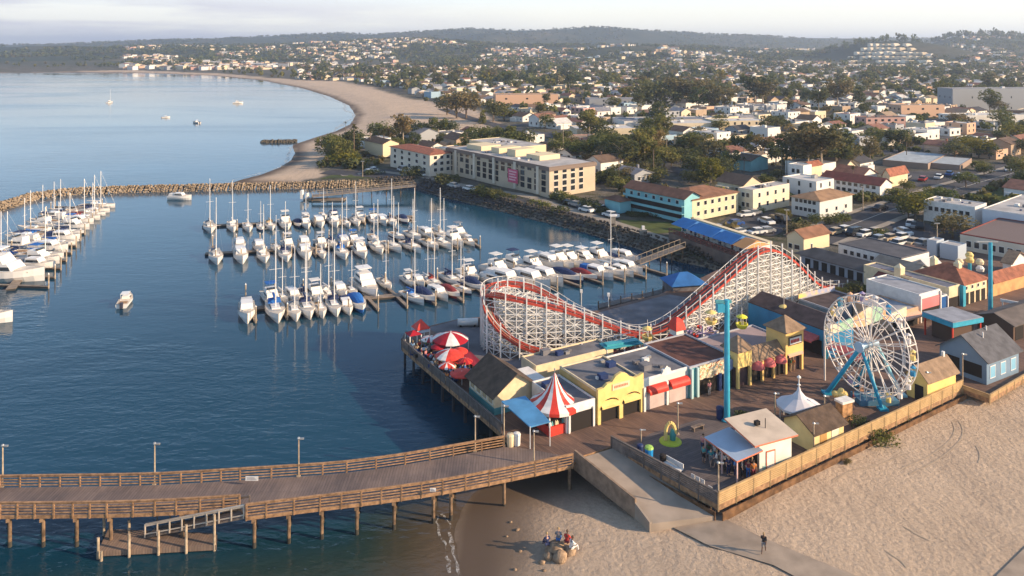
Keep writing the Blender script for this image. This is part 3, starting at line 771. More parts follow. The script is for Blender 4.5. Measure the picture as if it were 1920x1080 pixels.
# ================================================================ FERRIS WHEEL
wh = thing('ferris_wheel', 'white ferris wheel on sloping blue legs with small coloured cars', 'ferris wheel', P(1600,755,DZ)); wO = wh.location.copy()
pv = Vector((math.cos(R(-62)), math.sin(R(-62)), 0)); ax = Vector((-pv.y*-1, pv.x*-1, 0)); ax = Vector((math.cos(R(-152)), math.sin(R(-152)), 0))   # in-plane / axle towards the left
wc = Q(1629,646,91.2); rw = 5.75
rimw = mat('wheel_white', (.74,.68,.62), .5, var=.1); 
def wp(q, r, off): return wc + pv*(r*math.cos(q)) + Vector((0,0,r*math.sin(q))) + ax*off - wO
NS = 20
for off in (-.75, .75):
    mb = MB()
    for r in (rw, rw*.86):
        for k in range(60): mb.beam(wp(2*math.pi*k/60, r, off), wp(2*math.pi*(k+1)/60, r, off), .1, .1)
    for k in range(NS*2): q = 2*math.pi*k/(NS*2); mb.beam(wp(q, rw, off), wp(q+.5*math.pi/NS, rw*.86, off), .06, .06)
    mb.build('rim', rimw, wh)
    for k in range(NS):
        q = 2*math.pi*k/NS; mb = MB(); mb.beam(wp(q, .3, off*.5), wp(q, rw*.98, off), .085, .085)
        mb.build('spoke', rimw, wh)
mb = MB()
for k in range(NS): q = 2*math.pi*k/NS; mb.beam(wp(q, rw, -.75), wp(q, rw, .75), .08, .08); mb.beam(wp(q, rw*.5, -.56), wp(q, rw*.5, .56), .05, .05)
for r in (rw*.5,):
    for k in range(40):
        for off in (-.56,.56): mb.beam(wp(2*math.pi*k/40, r, off), wp(2*math.pi*(k+1)/40, r, off), .05, .05)
mb.build('cross_bars', rimw, wh)
mb = MB(); mb.tube(wc-wO-ax*1.5, wc-wO+ax*1.7, .3, n=14); mb.tube(wc-wO+ax*1.55, wc-wO+ax*1.8, .62, n=18); mb.build('hub', mat('hub_blue',(.35,.50,.62),.4,var=.1), wh)
carc = [yellow_m, rimw, rimw, blue_m, rimw, mat('lilac_paint',(.32,.26,.42),.6,var=.1), mat('peach_paint',(.75,.42,.24),.6,var=.1), sky_m]
for k in range(NS):
    q = 2*math.pi*(k+.5)/NS; p = wp(q, rw*.99, 0)
    mb = MB(); s1 = .30
    mb.prism([(math.cos(j*math.pi/4)*s1, math.sin(j*math.pi/4)*s1) for j in range(8)], -.95, -.45)
    for j in range(4): mb.tube((math.cos(j*math.pi/2)*s1*.9, math.sin(j*math.pi/2)*s1*.9, -.5), (math.cos(j*math.pi/2)*s1*.9, math.sin(j*math.pi/2)*s1*.9, .0), .025, n=4)
    mb.lathe([(0.02,.22),(s1*1.15,-.02),(s1*1.1,-.06)], 8)
    o = mb.build('cabin', carc[k % 8], wh); o.location = p+Vector((0,0,.25))
# legs: two A-frames
legm = mat('leg_blue', (.015,.30,.48), .4, var=.15); legl = mat('leg_pale_blue', (.30,.58,.66), .45, var=.12)
hubn = wc+ax*1.45; hubf = wc-ax*1.35
feet = [P(1550,738,DZ), P(1655,768,DZ), P(1606,722,DZ), P(1690,742,DZ)]
for k, (hb, ft, m_, w_) in enumerate([(hubn, feet[0], legm, .40), (hubn, feet[1], legm, .34), (hubf, feet[2], legm, .30), (hubf, feet[3], legl, .32)]):
    mb = MB(); mb.tube(hb-wO, ft-wO, w_*.55, w_*.72, 8); f_ = ft-wO; mb.box(f_.x-.5, f_.y-.5, f_.z, f_.x+.5, f_.y+.5, f_.z+.25); mb.build('leg', m_, wh)
mb = MB(); c_ = P(1640,752,DZ)-wO; mb.box(c_.x-2.3,c_.y-1.3,c_.z,c_.x+2.3,c_.y+1.3,c_.z+.6); mb.build('loading_platform', mat('platform_blue',(.08,.20,.30),.6,var=.2), wh)
mb = MB()
for k in range(7): mb.tube((c_.x-2.3+k*.76,c_.y-1.3,c_.z+.6),(c_.x-2.3+k*.76,c_.y-1.3,c_.z+1.6),.03,n=5)
mb.beam((c_.x-2.3,c_.y-1.3,c_.z+1.6),(c_.x+2.3,c_.y-1.3,c_.z+1.6),.05,.05); mb.build('platform_rail', rimw, wh)
# wavy cream and green sign board standing behind the wheel
sg = thing('wave_signboard', 'wavy cream and pale green sign board seen through the ferris wheel', 'sign board', P(1620,700,DZ)); sO = sg.location.copy()
prof = [(1550,628,1550,612),(1575,622,1575,607),(1600,614,1600,596),(1622,612,1622,580),(1636,606,1636,574),(1655,598,1655,578),(1672,604,1672,588),(1700,592,1700,575)]
Ya, Yb = 96.5, 100.5
mb = MB(); n = len(prof); fp = []
for (xa,ya,xb,yb) in prof:
    Y_ = Ya+(Yb-Ya)*(xa-1550)/150; fp.append((Q(xa,ya,Y_)-sO, Q(xb,yb,Y_)-sO))
th = Vector((-.1,.25,0))
for i in range(n-1):
    a, b = fp[i], fp[i+1]; mb.hexa([a[0], b[0], b[0]+th, a[0]+th, a[1], b[1], b[1]+th, a[1]+th], i % 3 if i != 4 else 1)
mb.build('board', [mat('sign_cream',(.78,.70,.48),.6,var=.25,vscale=2), mat('sign_green',(.40,.60,.42),.6,var=.3,vscale=2), mat('sign_peach',(.74,.46,.26),.6,var=.3,vscale=2)], sg)
for i in (0, 4, 7): 
    p = fp[i][0]+th*1.2; mb = MB(); mb.tube((p.x,p.y,3-sO.z),(p.x,p.y,fp[i][1].z-.1),.12,n=6); mb.build('support_post', rimw, sg)

# ================================================================ SKY RIDE MASTS AND CARS
def mast(px, py, h_, label, cap=True):
    t = thing('sky_ride_mast', label, 'ride mast', P(px,py,DZ), 0, 'tall blue masts of the sky ride')
    mb = MB(); mb.tube((0,0,0),(0,0,h_),.34,.28,14); mb.tube((0,0,0),(0,0,.15),.6,.6,12); mb.build('pole', sky_m, t)
    if cap:
        mb = MB(); mb.box(-1.3,-.18,h_-.35,.5,.18,h_-.05); mb.build('cross_arm', teal_m, t)
        mb = MB(); mb.box(-1.15,-.5,h_-1.3,-.35,.5,h_-.4); mb.build('wheel_box', sky_m, t)
    else:
        mb = MB(); mb.box(-2.2,-.1,h_,1.2,.1,h_+.15); mb.build('cross_arm', steel_m, t)
    return t
mast(1363,789,13.6,'tall blue mast rising in front of the mural arcade'); mast(1857,587,11.2,'tall blue mast far right beside the red roofed arcade', False)
def sky_car(x, y, Y, lab, m_):
    c = Q(x, y, Y); t = thing('sky_ride_car', lab, 'ride car', c, 0, 'cable cars of the sky ride')
    mb = MB(); mb.lathe([(.15,-.55),(.55,-.5),(.8,-.1),(.82,.1),(.7,.12)], 12); mb.build('tub', m_, t)
    mb = MB(); mb.lathe([(.03,1.35),(.6,1.12),(.75,.98)], 10); mb.build('canopy', m_, t)
    mb = MB(); mb.tube((0,0,-.4),(0,0,2.2),.04,n=5)
    for k in range(4): q = k*math.pi/2; mb.tube((.6*math.cos(q),.6*math.sin(q),.1),(.55*math.cos(q),.55*math.sin(q),1.1),.03,n=4)
    mb.build('hanger', rimw, t)
for a in [(1214,630,103,'amber cable car at the dip of the coaster',yellow_m),(1333,600,101,'amber cable car left of the tall blue mast',yellow_m),
          (1391,608,103,'lemon cable car right of the tall blue mast',mat('lemon_paint',(.75,.68,.05),.5,var=.1)),
          (1470,588,112,'yellow cable car over the long blue shed',yellow_m)]: sky_car(*a)
# ================================================================ BUILDINGS
def wdt(o, px, ang, which):
    """length along the wall direction until it stands at photograph column px"""
    d = Vector((math.cos(ang), math.sin(ang))) if which == 'u' else Vector((-math.sin(ang), math.cos(ang)))
    k = (px-960)/F
    return (k*o.y-o.x)/(d.x-k*d.y)
_PROTO = {}
def window(parent, loc, w_, h_, face, m=None, frame=True, name='window', proto={}):
    """a framed window standing 3 cm proud of its wall. face: f front, l left, r right, b back"""
    rz = {'f':0,'l':-math.pi/2,'r':math.pi/2,'b':math.pi}[face]
    key = (round(w_,2), round(h_,2), (m or glass_m).name, frame)
    if key not in _PROTO:
        mb = MB(); mb.box(-w_/2,-.03,0,w_/2,.02,h_,0)
        if frame:
            for a in ((-w_/2-.06,-.06,-.08,w_/2+.06,.02,-.001),(-w_/2-.06,-.06,h_+.001,w_/2+.06,.02,h_+.08),(-w_/2-.06,-.05,0,-w_/2-.001,.02,h_),(w_/2+.001,-.05,0,w_/2+.06,.02,h_)): mb.box(*a, 1)
        o = mb.build(name, [m or glass_m, white_m], parent); _PROTO[key] = o.data
    else:
        o = bpy.data.objects.new(name, _PROTO[key]); C.objects.link(o); o.parent = parent
    o.location = loc; o.rotation_euler = (0,0,rz); return o
def wall_windows(t, face, W, D, z0, rows, cols, fh, w_=.9, h_=1.2, m=None, a=.9, frame=True, skip=()):
    for r in range(rows):
        for c in range(cols):
            if (r,c) in skip: continue
            L_ = W if face in 'fb' else D
            s = a+(L_-2*a)*(c+.5)/cols; z = z0+r*fh
            loc = {'f':(s,0,z),'l':(0,s,z),'r':(W,s,z),'b':(s,D,z)}[face]
            window(t, loc, w_, h_, face, m, frame)
def roof_flat(t, W, D, h, rm, tm, par=.25, name='roof', o=.0):
    mb = MB(); mb.box(-o+.15,-o+.15,h,W+o-.15,D+o-.15,h+.08,0)
    for a in ((-o,-o,W+o,-o+.15),(-o,D+o-.15,W+o,D+o),(-o,-o+.15,-o+.15,D+o-.15),(W+o-.15,-o+.15,W+o,D+o-.15)): mb.box(a[0],a[1],h,a[2],a[3],h+par,1)
    return mb.build(name, [rm, tm], t)
def roof_gable(t, W, D, h, rise, rm, wm, axis='x', o=.35, name='roof', th=.12):
    mb = MB()
    if axis == 'x':    # ridge along x
        e = o*rise/(D/2)
        for y0, sgn in ((-o, 1), (D+o, -1)):
            a = [(-o,y0,h-e),(W+o,y0,h-e),(W+o,D/2,h+rise),(-o,D/2,h+rise)]
            b = [(x,y,z+th) for x,y,z in a]; mb.hexa(a+b if sgn>0 else [a[1],a[0],a[3],a[2],b[1],b[0],b[3],b[2]], 0)
        for x0,x1 in ((0,.06),(W-.06,W)): mb.add([(x0,0,h),(x0,D,h),(x0,D/2,h+rise),(x1,0,h),(x1,D,h),(x1,D/2,h+rise)], [(0,2,1),(3,4,5),(0,1,4,3)], 1)
    else:
        e = o*rise/(W/2)
        for x0, sgn in ((-o, 1), (W+o, -1)):
            a = [(x0,-o,h-e),(W/2,-o,h+rise),(W/2,D+o,h+rise),(x0,D+o,h-e)]
            b = [(x,y,z+th) for x,y,z in a]; mb.hexa(a+b if sgn>0 else [a[1],a[0],a[3],a[2],b[1],b[0],b[3],b[2]], 0)
        for y0,y1 in ((0,.06),(D-.06,D)): mb.add([(0,y0,h),(W,y0,h),(W/2,y0,h+rise),(0,y1,h),(W,y1,h),(W/2,y1,h+rise)], [(0,1,2),(3,5,4),(0,3,4,1)], 1)
    return mb.build(name, [rm, wm], t)
def roof_hip(t, W, D, h, rise, rm, o=.4, name='roof', org=(0,0)):
    mb = MB(); a = [(-o,-o,h),(W+o,-o,h),(W+o,D+o,h),(-o,D+o,h)]
    if W >= D: r0, r1 = (D/2, D/2, h+rise), (W-D/2, D/2, h+rise); fs = [(0,1,5,4),(2,3,4,5),(1,2,5),(3,0,4)]
    else: r0, r1 = (W/2, W/2, h+rise), (W/2, D-W/2, h+rise); fs = [(0,1,4),(2,3,5),(1,2,5,4),(3,0,4,5)]
    v = [(x+org[0],y+org[1],z) for x,y,z in a+[r0,r1]]
    mb.add(v, fs+[(3,2,1,0)]); low = [(x,y,z-.12) for x,y,z in v[:4]]
    mb.add(v[:4]+low, [(0,4,5,1),(1,5,6,2),(2,6,7,3),(3,7,4,0),(7,6,5,4)])
    return mb.build(name, rm, t)
def bld(name, label, px, py, pr, pl, hp, z=DZ, ang=30, wm=cream_m, roof='flat', rm=grey_roof, rise=.3, axis='x', group=None, cat='building', W=None, D=None, trim=None, o=None, base=None):
    a = R(ang); O = P(px, py, z); t = thing(name, label, cat, O, a, group)
    mpp = O.y/F
    W = W or wdt(O, pr, a, 'u'); D = D or wdt(O, pl, a, 'v'); h = hp*mpp
    mb = MB(); mb.box(0,0,-.6 if z > DZ else 0,W,D,h); mb.build('wall', wm, t)
    if base: mb = MB(); mb.box(-.03,-.03,.0,W+.03,D+.03,base[0]); mb.build('wall_base', base[1], t)
    if roof == 'flat': roof_flat(t, W, D, h, rm, trim or wm)
    elif roof == 'gable': roof_gable(t, W, D, h, rise, rm, wm, axis, .35 if o is None else o)
    elif roof == 'hip': roof_hip(t, W, D, h, rise, rm, .4 if o is None else o)
    return t, W, D, h
def vents(t, W, D, h, n, seed):
    r_ = random.Random(seed)
    for k in range(n):
        x, y = r_.uniform(.15,.85)*W, r_.uniform(.2,.85)*D; s = r_.uniform(.25,.6); mb = MB(); mb.box(x-s,y-s*.7,h+.08,x+s,y+s*.7,h+.08+s*1.1)
        mb.build('roof_vent', r_.choice([steel_m, white_m, navy_m, grey_roof]), t)
def dark_opening(t, x0, x1, z1, face='f', W=0, m=None, name='doorway'):
    mb = MB()
    if face == 'f': mb.box(x0,-.04,.02,x1,.03,z1)
    elif face == 'l': mb.box(-.04,x0,.02,.03,x1,z1)
    else: mb.box(W-.03,x0,.02,W+.04,x1,z1)
    return mb.build(name, m or dark_m, t)
def awning(t, x0, x1, z, drop, out_, m, face='f', W=0, name='awning', curved=False, n=6):
    """sloping canvas awning; curved bulges like a quarter barrel"""
    mb = MB(); L_ = []
    for k in range(n+1):
        q = k/n
        if curved: y = -out_*math.sin(q*math.pi/2); zz = z-drop*(1-math.cos(q*math.pi/2))
        else: y = -out_*q; zz = z-drop*q
        L_.append((y, zz))
    pts = [(x0,y,zz) for y,zz in L_]+[(x1,y,zz) for y,zz in L_]; k = n+1
    mb.add(pts, [(i,i+1,k+i+1,k+i) for i in range(n)]); mb.add([p for p in pts[:k]]+[(x0,0,z-drop)], [tuple(range(k+1))]); mb.add(pts[k:]+[(x1,0,z-drop)], [tuple(range(k+1))])
    y, zz = L_[-1]; mb.box(x0,y-.03,zz-.22,x1,y,zz)
    o = mb.build(name, m, t)
    if face == 'l': o.rotation_euler = (0,0,-math.pi/2); 
    if face == 'r': o.rotation_euler = (0,0,math.pi/2); o.location = (W,0,0)
    return o
def posts(t, pts, z1, m, w_=.12, name='post', z0=0):
    for x, y in pts: mb = MB(); mb.box(x-w_/2,y-w_/2,z0,x+w_/2,y+w_/2,z1); mb.build(name, m, t)

# --- 1 striped tent kiosk
t = thing('tent_kiosk', 'red counter kiosk under a pointed red and white striped tent roof', 'kiosk', P(1030,820,DZ), UA)
W = wdt(P(1030,820,DZ), 1087, UA, 'u'); D = W
mb = MB(); mb.box(0,0,0,W,D,1.0); mb.build('counter', red_m, t); mb = MB(); mb.box(.5,.5,1.0,W-.5,D-.5,2.3); mb.build('back_shelves', dark_m, t)
posts(t, [(.07,.07),(W-.07,.07),(W-.07,D-.07),(.07,D-.07)], 2.4, white_m, .14)
r_ = random.Random(5)
for k in range(16):
    mb = MB(); x = .3+k*(W-.6)/15; s = r_.uniform(.1,.2); mb.lathe([(.01,1.01),(s,1.05),(s*.8,1.3),(.01,1.5)], 6, (x,.28)); mb.build('hanging_toy', r_.choice([yellow_m, cream_m, white_m, dark_m, teal_m]), t)
cx = W/2; mb = MB(); ph = math.pi/16-UA+math.pi/16
prof = [(2.85,2.15),(2.85,2.5),(2.1,2.85),(1.45,3.35),(.95,3.95),(.5,4.75),(.16,5.6),(.03,5.8)]
mb.lathe(prof, 16, (cx,cx), stripes=[0,1]); mb.build('tent_roof', [red_m, white_m], t)
mb = MB(); mb.tube((cx,cx,5.7),(cx,cx,6.2),.05,n=6); mb.lathe([(.01,6.1),(.12,6.2),(.01,6.32)],8,(cx,cx)); mb.build('finial', steel_m, t)
# --- 2 flat blue awning on posts
t = thing('blue_canopy', 'flat light blue canopy on thin posts left of the striped tent', 'canopy', P(1000,828,DZ)); o_ = t.location
c4 = [P(942,751,DZ+2.6), P(1030,788,DZ+2.6), P(995,800,DZ+2.1) , P(1000,735,DZ+2.8)]
c4 = [P(940,752,DZ+2.5), P(994,800,DZ+2.3), P(1032,790,DZ+2.6), P(985,742,DZ+2.9)]
mb = MB(); v = [p-o_ for p in c4]; mb.add(v+[p-Vector((0,0,.12)) for p in v], [(0,1,2,3),(7,6,5,4),(0,4,5,1),(1,5,6,2),(2,6,7,3),(3,7,4,0)]); mb.build('canopy_roof', mat('canopy_blue',(.10,.30,.52),.6,var=.2), t)
posts(t, [(p.x*.98,p.y) for p in v], 2.3, white_m, .1)
# --- 3 beige gabled hall at the pier edge
t, W, D, h = bld('pier_hall', 'beige and teal hall with brown gabled roof at the pier edge behind the tent kiosk', 927, 779, 1006, 880, 38, wm=cream_m, roof='gable', rm=brown_roof, rise=1.9, axis='y', base=(.8, teal_m), o=.45)
for k in range(4): window(t, (0, .9+k*(D-1.8)/3, 1.1), 1.0, .9, 'l', mat('tan_panel',(.42,.33,.2),.6,var=.2))
mb = MB(); mb.box(W,.3,0,W+2.6,D-.2,1.7); mb.build('side_annexe', white_m, t)
# --- 4..7 arcade row
t, W, D, h = bld('arcade_wing', 'low white open-fronted wing with flat grey roof between tent kiosk and yellow arcade', 1062, 813, 1116, None, 47, D=7.2, wm=white_m, trim=white_m)
dark_opening(t, .6, W-.4, h*.72); posts(t, [(.3,-.1),(W-.3,-.1)], h*.8, white_m, .2); vents(t, W, D, h, 2, 1)
t, W, D, h = bld('back_arcade', 'long low grey-roofed hall between arcade row and coaster bend', 1005, 716, 1150, None, 26, D=3.6, wm=cream_m, trim=cream_m); vents(t, W, D, h, 4, 9)
t, W, D, h = bld('yellow_arcade', 'yellow arcade with scalloped parapet and two arched openings', 1118, 795, 1203, None, 60, D=7.4, wm=mat('ochre_wall',(.55,.38,.14),.6,var=.2), trim=cream_m)
vents(t, W, D, h, 4, 2)
mb = MB(); fy = -.35   # parapet facade with arches
top = [(0,h+.35),(W*.12,h+.4),(W*.2,h+.75),(W*.3,h+.8),(W*.38,h+1.35),(W*.5,h+1.6),(W*.62,h+1.35),(W*.7,h+.85),(W*.8,h+.6),(W*.9,h+.7),(W,h+.9)]
bot = []
def archz(x):
    for a0, a1 in ((W*.06, W*.46), (W*.54, W*.94)):
        if a0 < x < a1: q = (x-(a0+a1)/2)/((a1-a0)/2); return 1.9+.75*math.sqrt(max(0,1-q*q))
    return 0.0
xs = sorted(set([W*i/60 for i in range(61)]+[W*.06+.001,W*.46-.001,W*.54+.001,W*.94-.001,W*.06-.001,W*.46+.001,W*.54-.001,W*.94+.001]))
for i in range(len(xs)-1):
    x0, x1 = xs[i], xs[i+1]; xm = (x0+x1)/2; b0, b1 = (archz(x0), archz(x1)) if archz(xm) > 0 else (0, 0)
    if archz(xm) > 0: b0 = b0 or 1.9; b1 = b1 or 1.9
    T = np.interp([x0,x1], [a for a,b in top], [b for a,b in top])
    mb.hexa([(x0,fy,b0),(x1,fy,b1),(x1,0.01,b1),(x0,0.01,b0),(x0,fy,T[0]),(x1,fy,T[1]),(x1,0.01,T[1]),(x0,0.01,T[0])])
mb.build('facade', yellow_m, t)
for a0, a1 in ((W*.06, W*.46), (W*.54, W*.94)):
    mb = MB(); mb.box(a0,.0,.02,a1,.06,2.7); mb.v = [(x,y-.04,z) for x,y,z in mb.v]; mb.build('archway', dark_m, t)
    awning(t, a0+.05, a1-.05, 2.35, .45, .55, yellow_m)
mb = MB(); mb.box(W*.3,fy-.08,h-.15,W*.68,fy,h+.55); mb.build('sign_board', cream_m, t)
mb = MB()
for k in range(9):
    x = W*.34+k*W*.034; mb.box(x,fy-.11,h+.08,x+W*.02,fy-.08,h+.34)
mb.build('lettering', mat('faded_red',(.5,.2,.12),.7), t)
mb = MB(); mb.box(-.02,-.42,0,.34,-.34,2.0)
t, W, D, h = bld('shuttered_shop', 'white shop with two red barrel awnings over closed pink shutters', 1206, 771, 1293, None, 56, D=7.4, wm=mat('pale_mint_wall',(.60,.68,.62),.6,var=.12), trim=white_m)
vents(t, W, D, h, 6, 3)
for a0, a1 in ((W*.08,W*.44),(W*.55,W*.92)):
    dark_opening(t, a0, a1, 2.1, m=mat('pink_shutter',(.56,.44,.40),.6,var=.15), name='shutter'); awning(t, a0-.1, a1+.1, 2.75, .6, .7, red_m, curved=True)
posts(t, [(W*.01,-.12),(W*.49,-.12),(W*.99,-.12)], h*.8, white_m, .26, 'pilaster')
mb = MB(); mb.prism([(W*.42,0),(W*.58,0),(W*.58,.3),(W*.42,.3)], h, h+.7); mb.add([(W*.36,-.02,h),(W*.64,-.02,h),(W*.5,-.02,h+1.1)],[(0,1,2)]); mb.build('gable_crest', white_m, t)
t, W, D, h = bld('mural_arcade', 'brown-roofed arcade with a painted food mural over its dark opening', 1293, 747, 1374, None, 55, D=8.5, wm=teal_m, roof='flat', rm=mat('maroon_roof',(.13,.055,.04),.9,var=.3,vscale=.8), trim=mat('grey_trim',(.35,.36,.40),.7))
dark_opening(t, W*.2, W*.95, h*.55); posts(t, [(W*.03,-.15),(W*.16,-.15)], h, mat('pale_teal_post',(.42,.58,.58),.5), .3); posts(t, [(W*.66,-.15),(W*.8,-.15)], h*.6, navy_m, .45); posts(t, [(W*.73,-.5)], h*.6, white_m, .12)
# mural: a shaped board with abstract shapes
mm = bpy.data.materials.new('mural_paint'); mm.use_nodes = True; nt = mm.node_tree; g = nt.nodes.new('ShaderNodeNewGeometry')
c = ramp(nt, noise(nt, g.outputs['Position'], 1.5, 3, .6, 1.5), [(.38,(.45,.10,.04)),(.46,(.75,.62,.38)),(.52,(.78,.70,.52)),(.58,(.20,.26,.12)),(.64,(.70,.40,.12))])
nt.links.new(c, nt.nodes['Principled BSDF'].inputs['Base Color'])
mb = MB(); T_ = [(0,h*.58),(.25,h*.6),(.5,h*.66),(.7,h*.70),(1,h*.72)]
for i in range(8):
    x0, x1 = W*(.2+.6*i/8), W*(.2+.6*(i+1)/8); b = h*.56+.08*math.sin(i*1.7)
    mb.box(x0,-.25,b,x1,-.16,h+.12+.04*math.sin(i*2.3))
mb.build('mural', mm, t)
mb = MB(); mb.lathe([(.01,-.1),(.75,-.08),(.75,.08),(.01,.1)], 14); o = mb.build('round_board', mat('board_blue',(.28,.34,.55),.6,var=.3,vscale=2), t); o.location = (W*.88,-.24,h*.8); o.rotation_euler = (R(90),0,0)
# --- 8 yellow building with two towers
t, W, D, h = bld('yellow_pavilion', 'yellow shop block with two square towers and pink domed awnings', 1378, 727, 1500, 1292, 44, wm=mat('dark_brown_wall',(.085,.05,.05),.8,var=.3), rm=mat('pinkish_roof',(.36,.27,.26),.9,var=.2,vscale=.4), trim=mat('grey_trim',(.35,.36,.40),.7))
k = P(1378,727,DZ).y/F
tw = W*.2; t2 = W*.72
for x0, x1, hh, nm in ((-.02, tw, 4.6, 'a'), (t2, W+.05, 5.4, 'b')):
    w2 = x1-x0
    mb = MB(); mb.box(x0,-.5,2.5,x1,w2*.8,hh); 
    for xx in (x0, x1-.32): mb.box(xx,-.5,0,xx+.32,-.18,2.5)
    mb.box(x0+.02,.5,0,x1-.02,w2*.8,2.5); mb.build('tower', yellow_m if nm == 'a' else mat('honey_wall',(.78,.52,.18),.6,var=.15), t)
    roof_hip(t, w2, w2*.8+.5, hh, 1.5, tan_roof, .3, 'tower_roof', org=(x0,-.5))
    mb = MB(); mb.box(x0+.34,.42,.02,x1-.34,.5,2.3); mb.build('doorway', mat('red_interior',(.25,.05,.03),.8) if nm=='a' else dark_m, t)
mb = MB(); mb.box(tw,-.3,2.45,t2,0,2.75); mb.build('fascia', cream_m, t)
mb = MB(); v = [(tw,-.5,2.75),(t2,-.5,2.75),(t2,.9,4.1),(tw,.9,4.1)]; mb.add(v+[(x,y+.1,z-.15) for x,y,z in v],[(0,1,2,3),(7,6,5,4),(0,4,5,1),(2,6,7,3)]); mb.build('sloping_roof', tan_roof, t)
mb = MB(); mb.box(tw,-.03,.02,t2,.03,2.4); mb.build('shopfront', dark_m, t)
posts(t, [(tw+(t2-tw)*.33,-.35),(tw+(t2-tw)*.66,-.35)], 2.5, mat('honey_wall',(.78,.52,.18)), .3)
for i in range(3):
    xc = tw+(t2-tw)*(i+.5)/3; mb = MB(); rr = (t2-tw)/6*.92; n1, n2 = 8, 5; vs = []
    for a in range(n1+1):
        for b in range(n2+1):
            q = math.pi*a/n1; p_ = math.pi/2*b/n2; vs.append((xc-rr*math.cos(q)*math.cos(p_), -.32-rr*1.1*math.sin(q)*math.cos(p_), 1.9+rr*.95*math.sin(p_)))
    mb.add(vs, [(a*(n2+1)+b,(a+1)*(n2+1)+b,(a+1)*(n2+1)+b+1,a*(n2+1)+b+1) for a in range(n1) for b in range(n2)]); mb.build('domed_awning', pink_m, t, smooth=True)
mb = MB(); mb.box(t2+.5,-.6,3.55,W-.35,-.5,4.65); mb.build('sign_frame', brown_roof, t)
mb = MB(); mb.box(t2+.65,-.64,3.7,W-.5,-.6,4.5); mb.build('sign_panel', white_m, t)
mb = MB()
for k_ in range(6): x = t2+.8+k_*.27; mb.box(x,-.67,3.9,x+.19,-.64,4.3)
mb.build('lettering', red_m, t)
awning(t, t2+.4, W-.2, 2.75, .4, .7, mat('peach_awning',(.7,.4,.28),.7))
# --- 9 long blue shed
t, W, D, h = bld('blue_ride_shed', 'long blue-walled shed with dark brown roof left of the ferris wheel', 1548, 670, 1600, 1403, 49, wm=mat('shed_blue',(.03,.22,.42),.5,var=.15), roof='gable', rm=mat('dark_shed_roof',(.075,.055,.055),.9,var=.4,vscale=.8), rise=1.1, axis='y', o=.05)
awning(t, 1.0, D*.45, 2.6, .5, 1.6, pink_m, 'l'); 
o = awning(t, -D*.45, -1.0, 2.6, .5, 1.6, pink_m); o.rotation_euler = (0,0,-math.pi/2)
dark_opening(t, .6, D*.45, 2.0, 'l')
mb = MB(); mb.tube((-.2,-.2,0),(-.2,-.2,3.4),.3,n=8); mb.build('corner_column', sky_m, t)
# --- 10.. ride buildings behind the shed
t, W, D, h = bld('painted_ride_shed', 'dark roofed ride shed with a painted blue and yellow front beside the coaster foot', 1560, 606, 1628, 1497, 22, wm=mat('shed_grey',(.20,.24,.28),.7,var=.3), roof='flat', rm=mat('dark_shed_roof',(.075,.055,.055),.9), trim=mat('grey_trim',(.35,.36,.40),.7))
mb = MB(); mb.box(-.05,D-.1,h,W,D,h+.9); mb.build('painted_panel', mat('panel_mix',(.70,.45,.12),.7,var=.8,vscale=.5,col2=(.30,.36,.55)), t)
# --- shops under the wheel to the right
G_ = 'shops along the upper boardwalk'
t, W, D, h = bld('peach_shop', 'open shop with peach awning between ferris wheel and pink gateway', 1672, 622, 1722, 1600, 30, wm=mat('peach_wall',(.62,.40,.26),.7,var=.2), group=G_, rm=mat('pale_grey_roof',(.30,.31,.34),.9,var=.25)); dark_opening(t, .3, W-.2, 1.7); awning(t, .1, W-.1, 2.1, .4, 1.0, mat('peach_awning',(.7,.4,.28)))
t, W, D, h = bld('pink_gateway_shop', 'white-framed shop with big pink panel', 1724, 605, 1763, 1650, 50, wm=white_m, group=G_, rm=mat('pale_grey_roof',(.30,.31,.34)), D=9); dark_opening(t, .4, W-.4, 1.9); mb = MB(); mb.box(.35,-.1,1.9,W-.35,-.02,3.5); mb.build('pink_panel', mat('pink_panel',(.62,.20,.20),.6,var=.1), t); posts(t, [(.15,-.1),(W-.15,-.1)], h, white_m, .25)
t, W, D, h = bld('navy_booth', 'small navy booth with white frame right of the pink panel shop', 1763, 588, 1776, None, 30, D=3, wm=mat('booth_navy',(.02,.10,.30),.5), group=G_, trim=white_m); posts(t, [(W,-.1)], h, white_m, .2)
t, W, D, h = bld('cream_shop', 'cream fronted shop with long grey roof left of the blue column', 1777, 580, 1800, None, 38, D=15, wm=cream_m, group=G_, rm=mat('slate_flat',(.15,.16,.20),.9,var=.3)); dark_opening(t, .3, W-.3, 1.7)
posts(t, [(W+.3,-.2)], 3.4, sky_m, .75, 'column')
t, W, D, h = bld('red_roof_arcade', 'long cream arcade with rust red hipped roof beside the far blue mast', 1806, 573, 1850, 1716, 40, wm=cream_m, roof='hip', rm=tile_roof, rise=2.0, group=G_)
for k in range(4): dark_opening(t, .4+k*(W-.4)/4, .4+(k+.7)*(W-.4)/4, 1.9)
for k in range(4): window(t, (.9+k*(W-1.8)/3,0,2.45), .5,.5,'f')
for x_, y_ in ((W*.5, D*.35), (W*.4, D*.8)):
    mb = MB(); mb.box(x_-.45,y_-.45,h,x_+.45,y_+.45,h+2.2); mb.lathe([(.75,h+2.2),(.02,h+2.8)],4,(x_,y_),ph=math.pi/4); mb.build('cupola', cream_m, t)
t, W, D, h = bld('orange_stalls', 'low orange and cream stalls with red roof at the far right edge', 1862, 556, 1935, 1840, 26, wm=mat('orange_wall',(.62,.34,.14),.7,var=.3), roof='hip', rm=tile_roof, rise=1.4, group=G_)
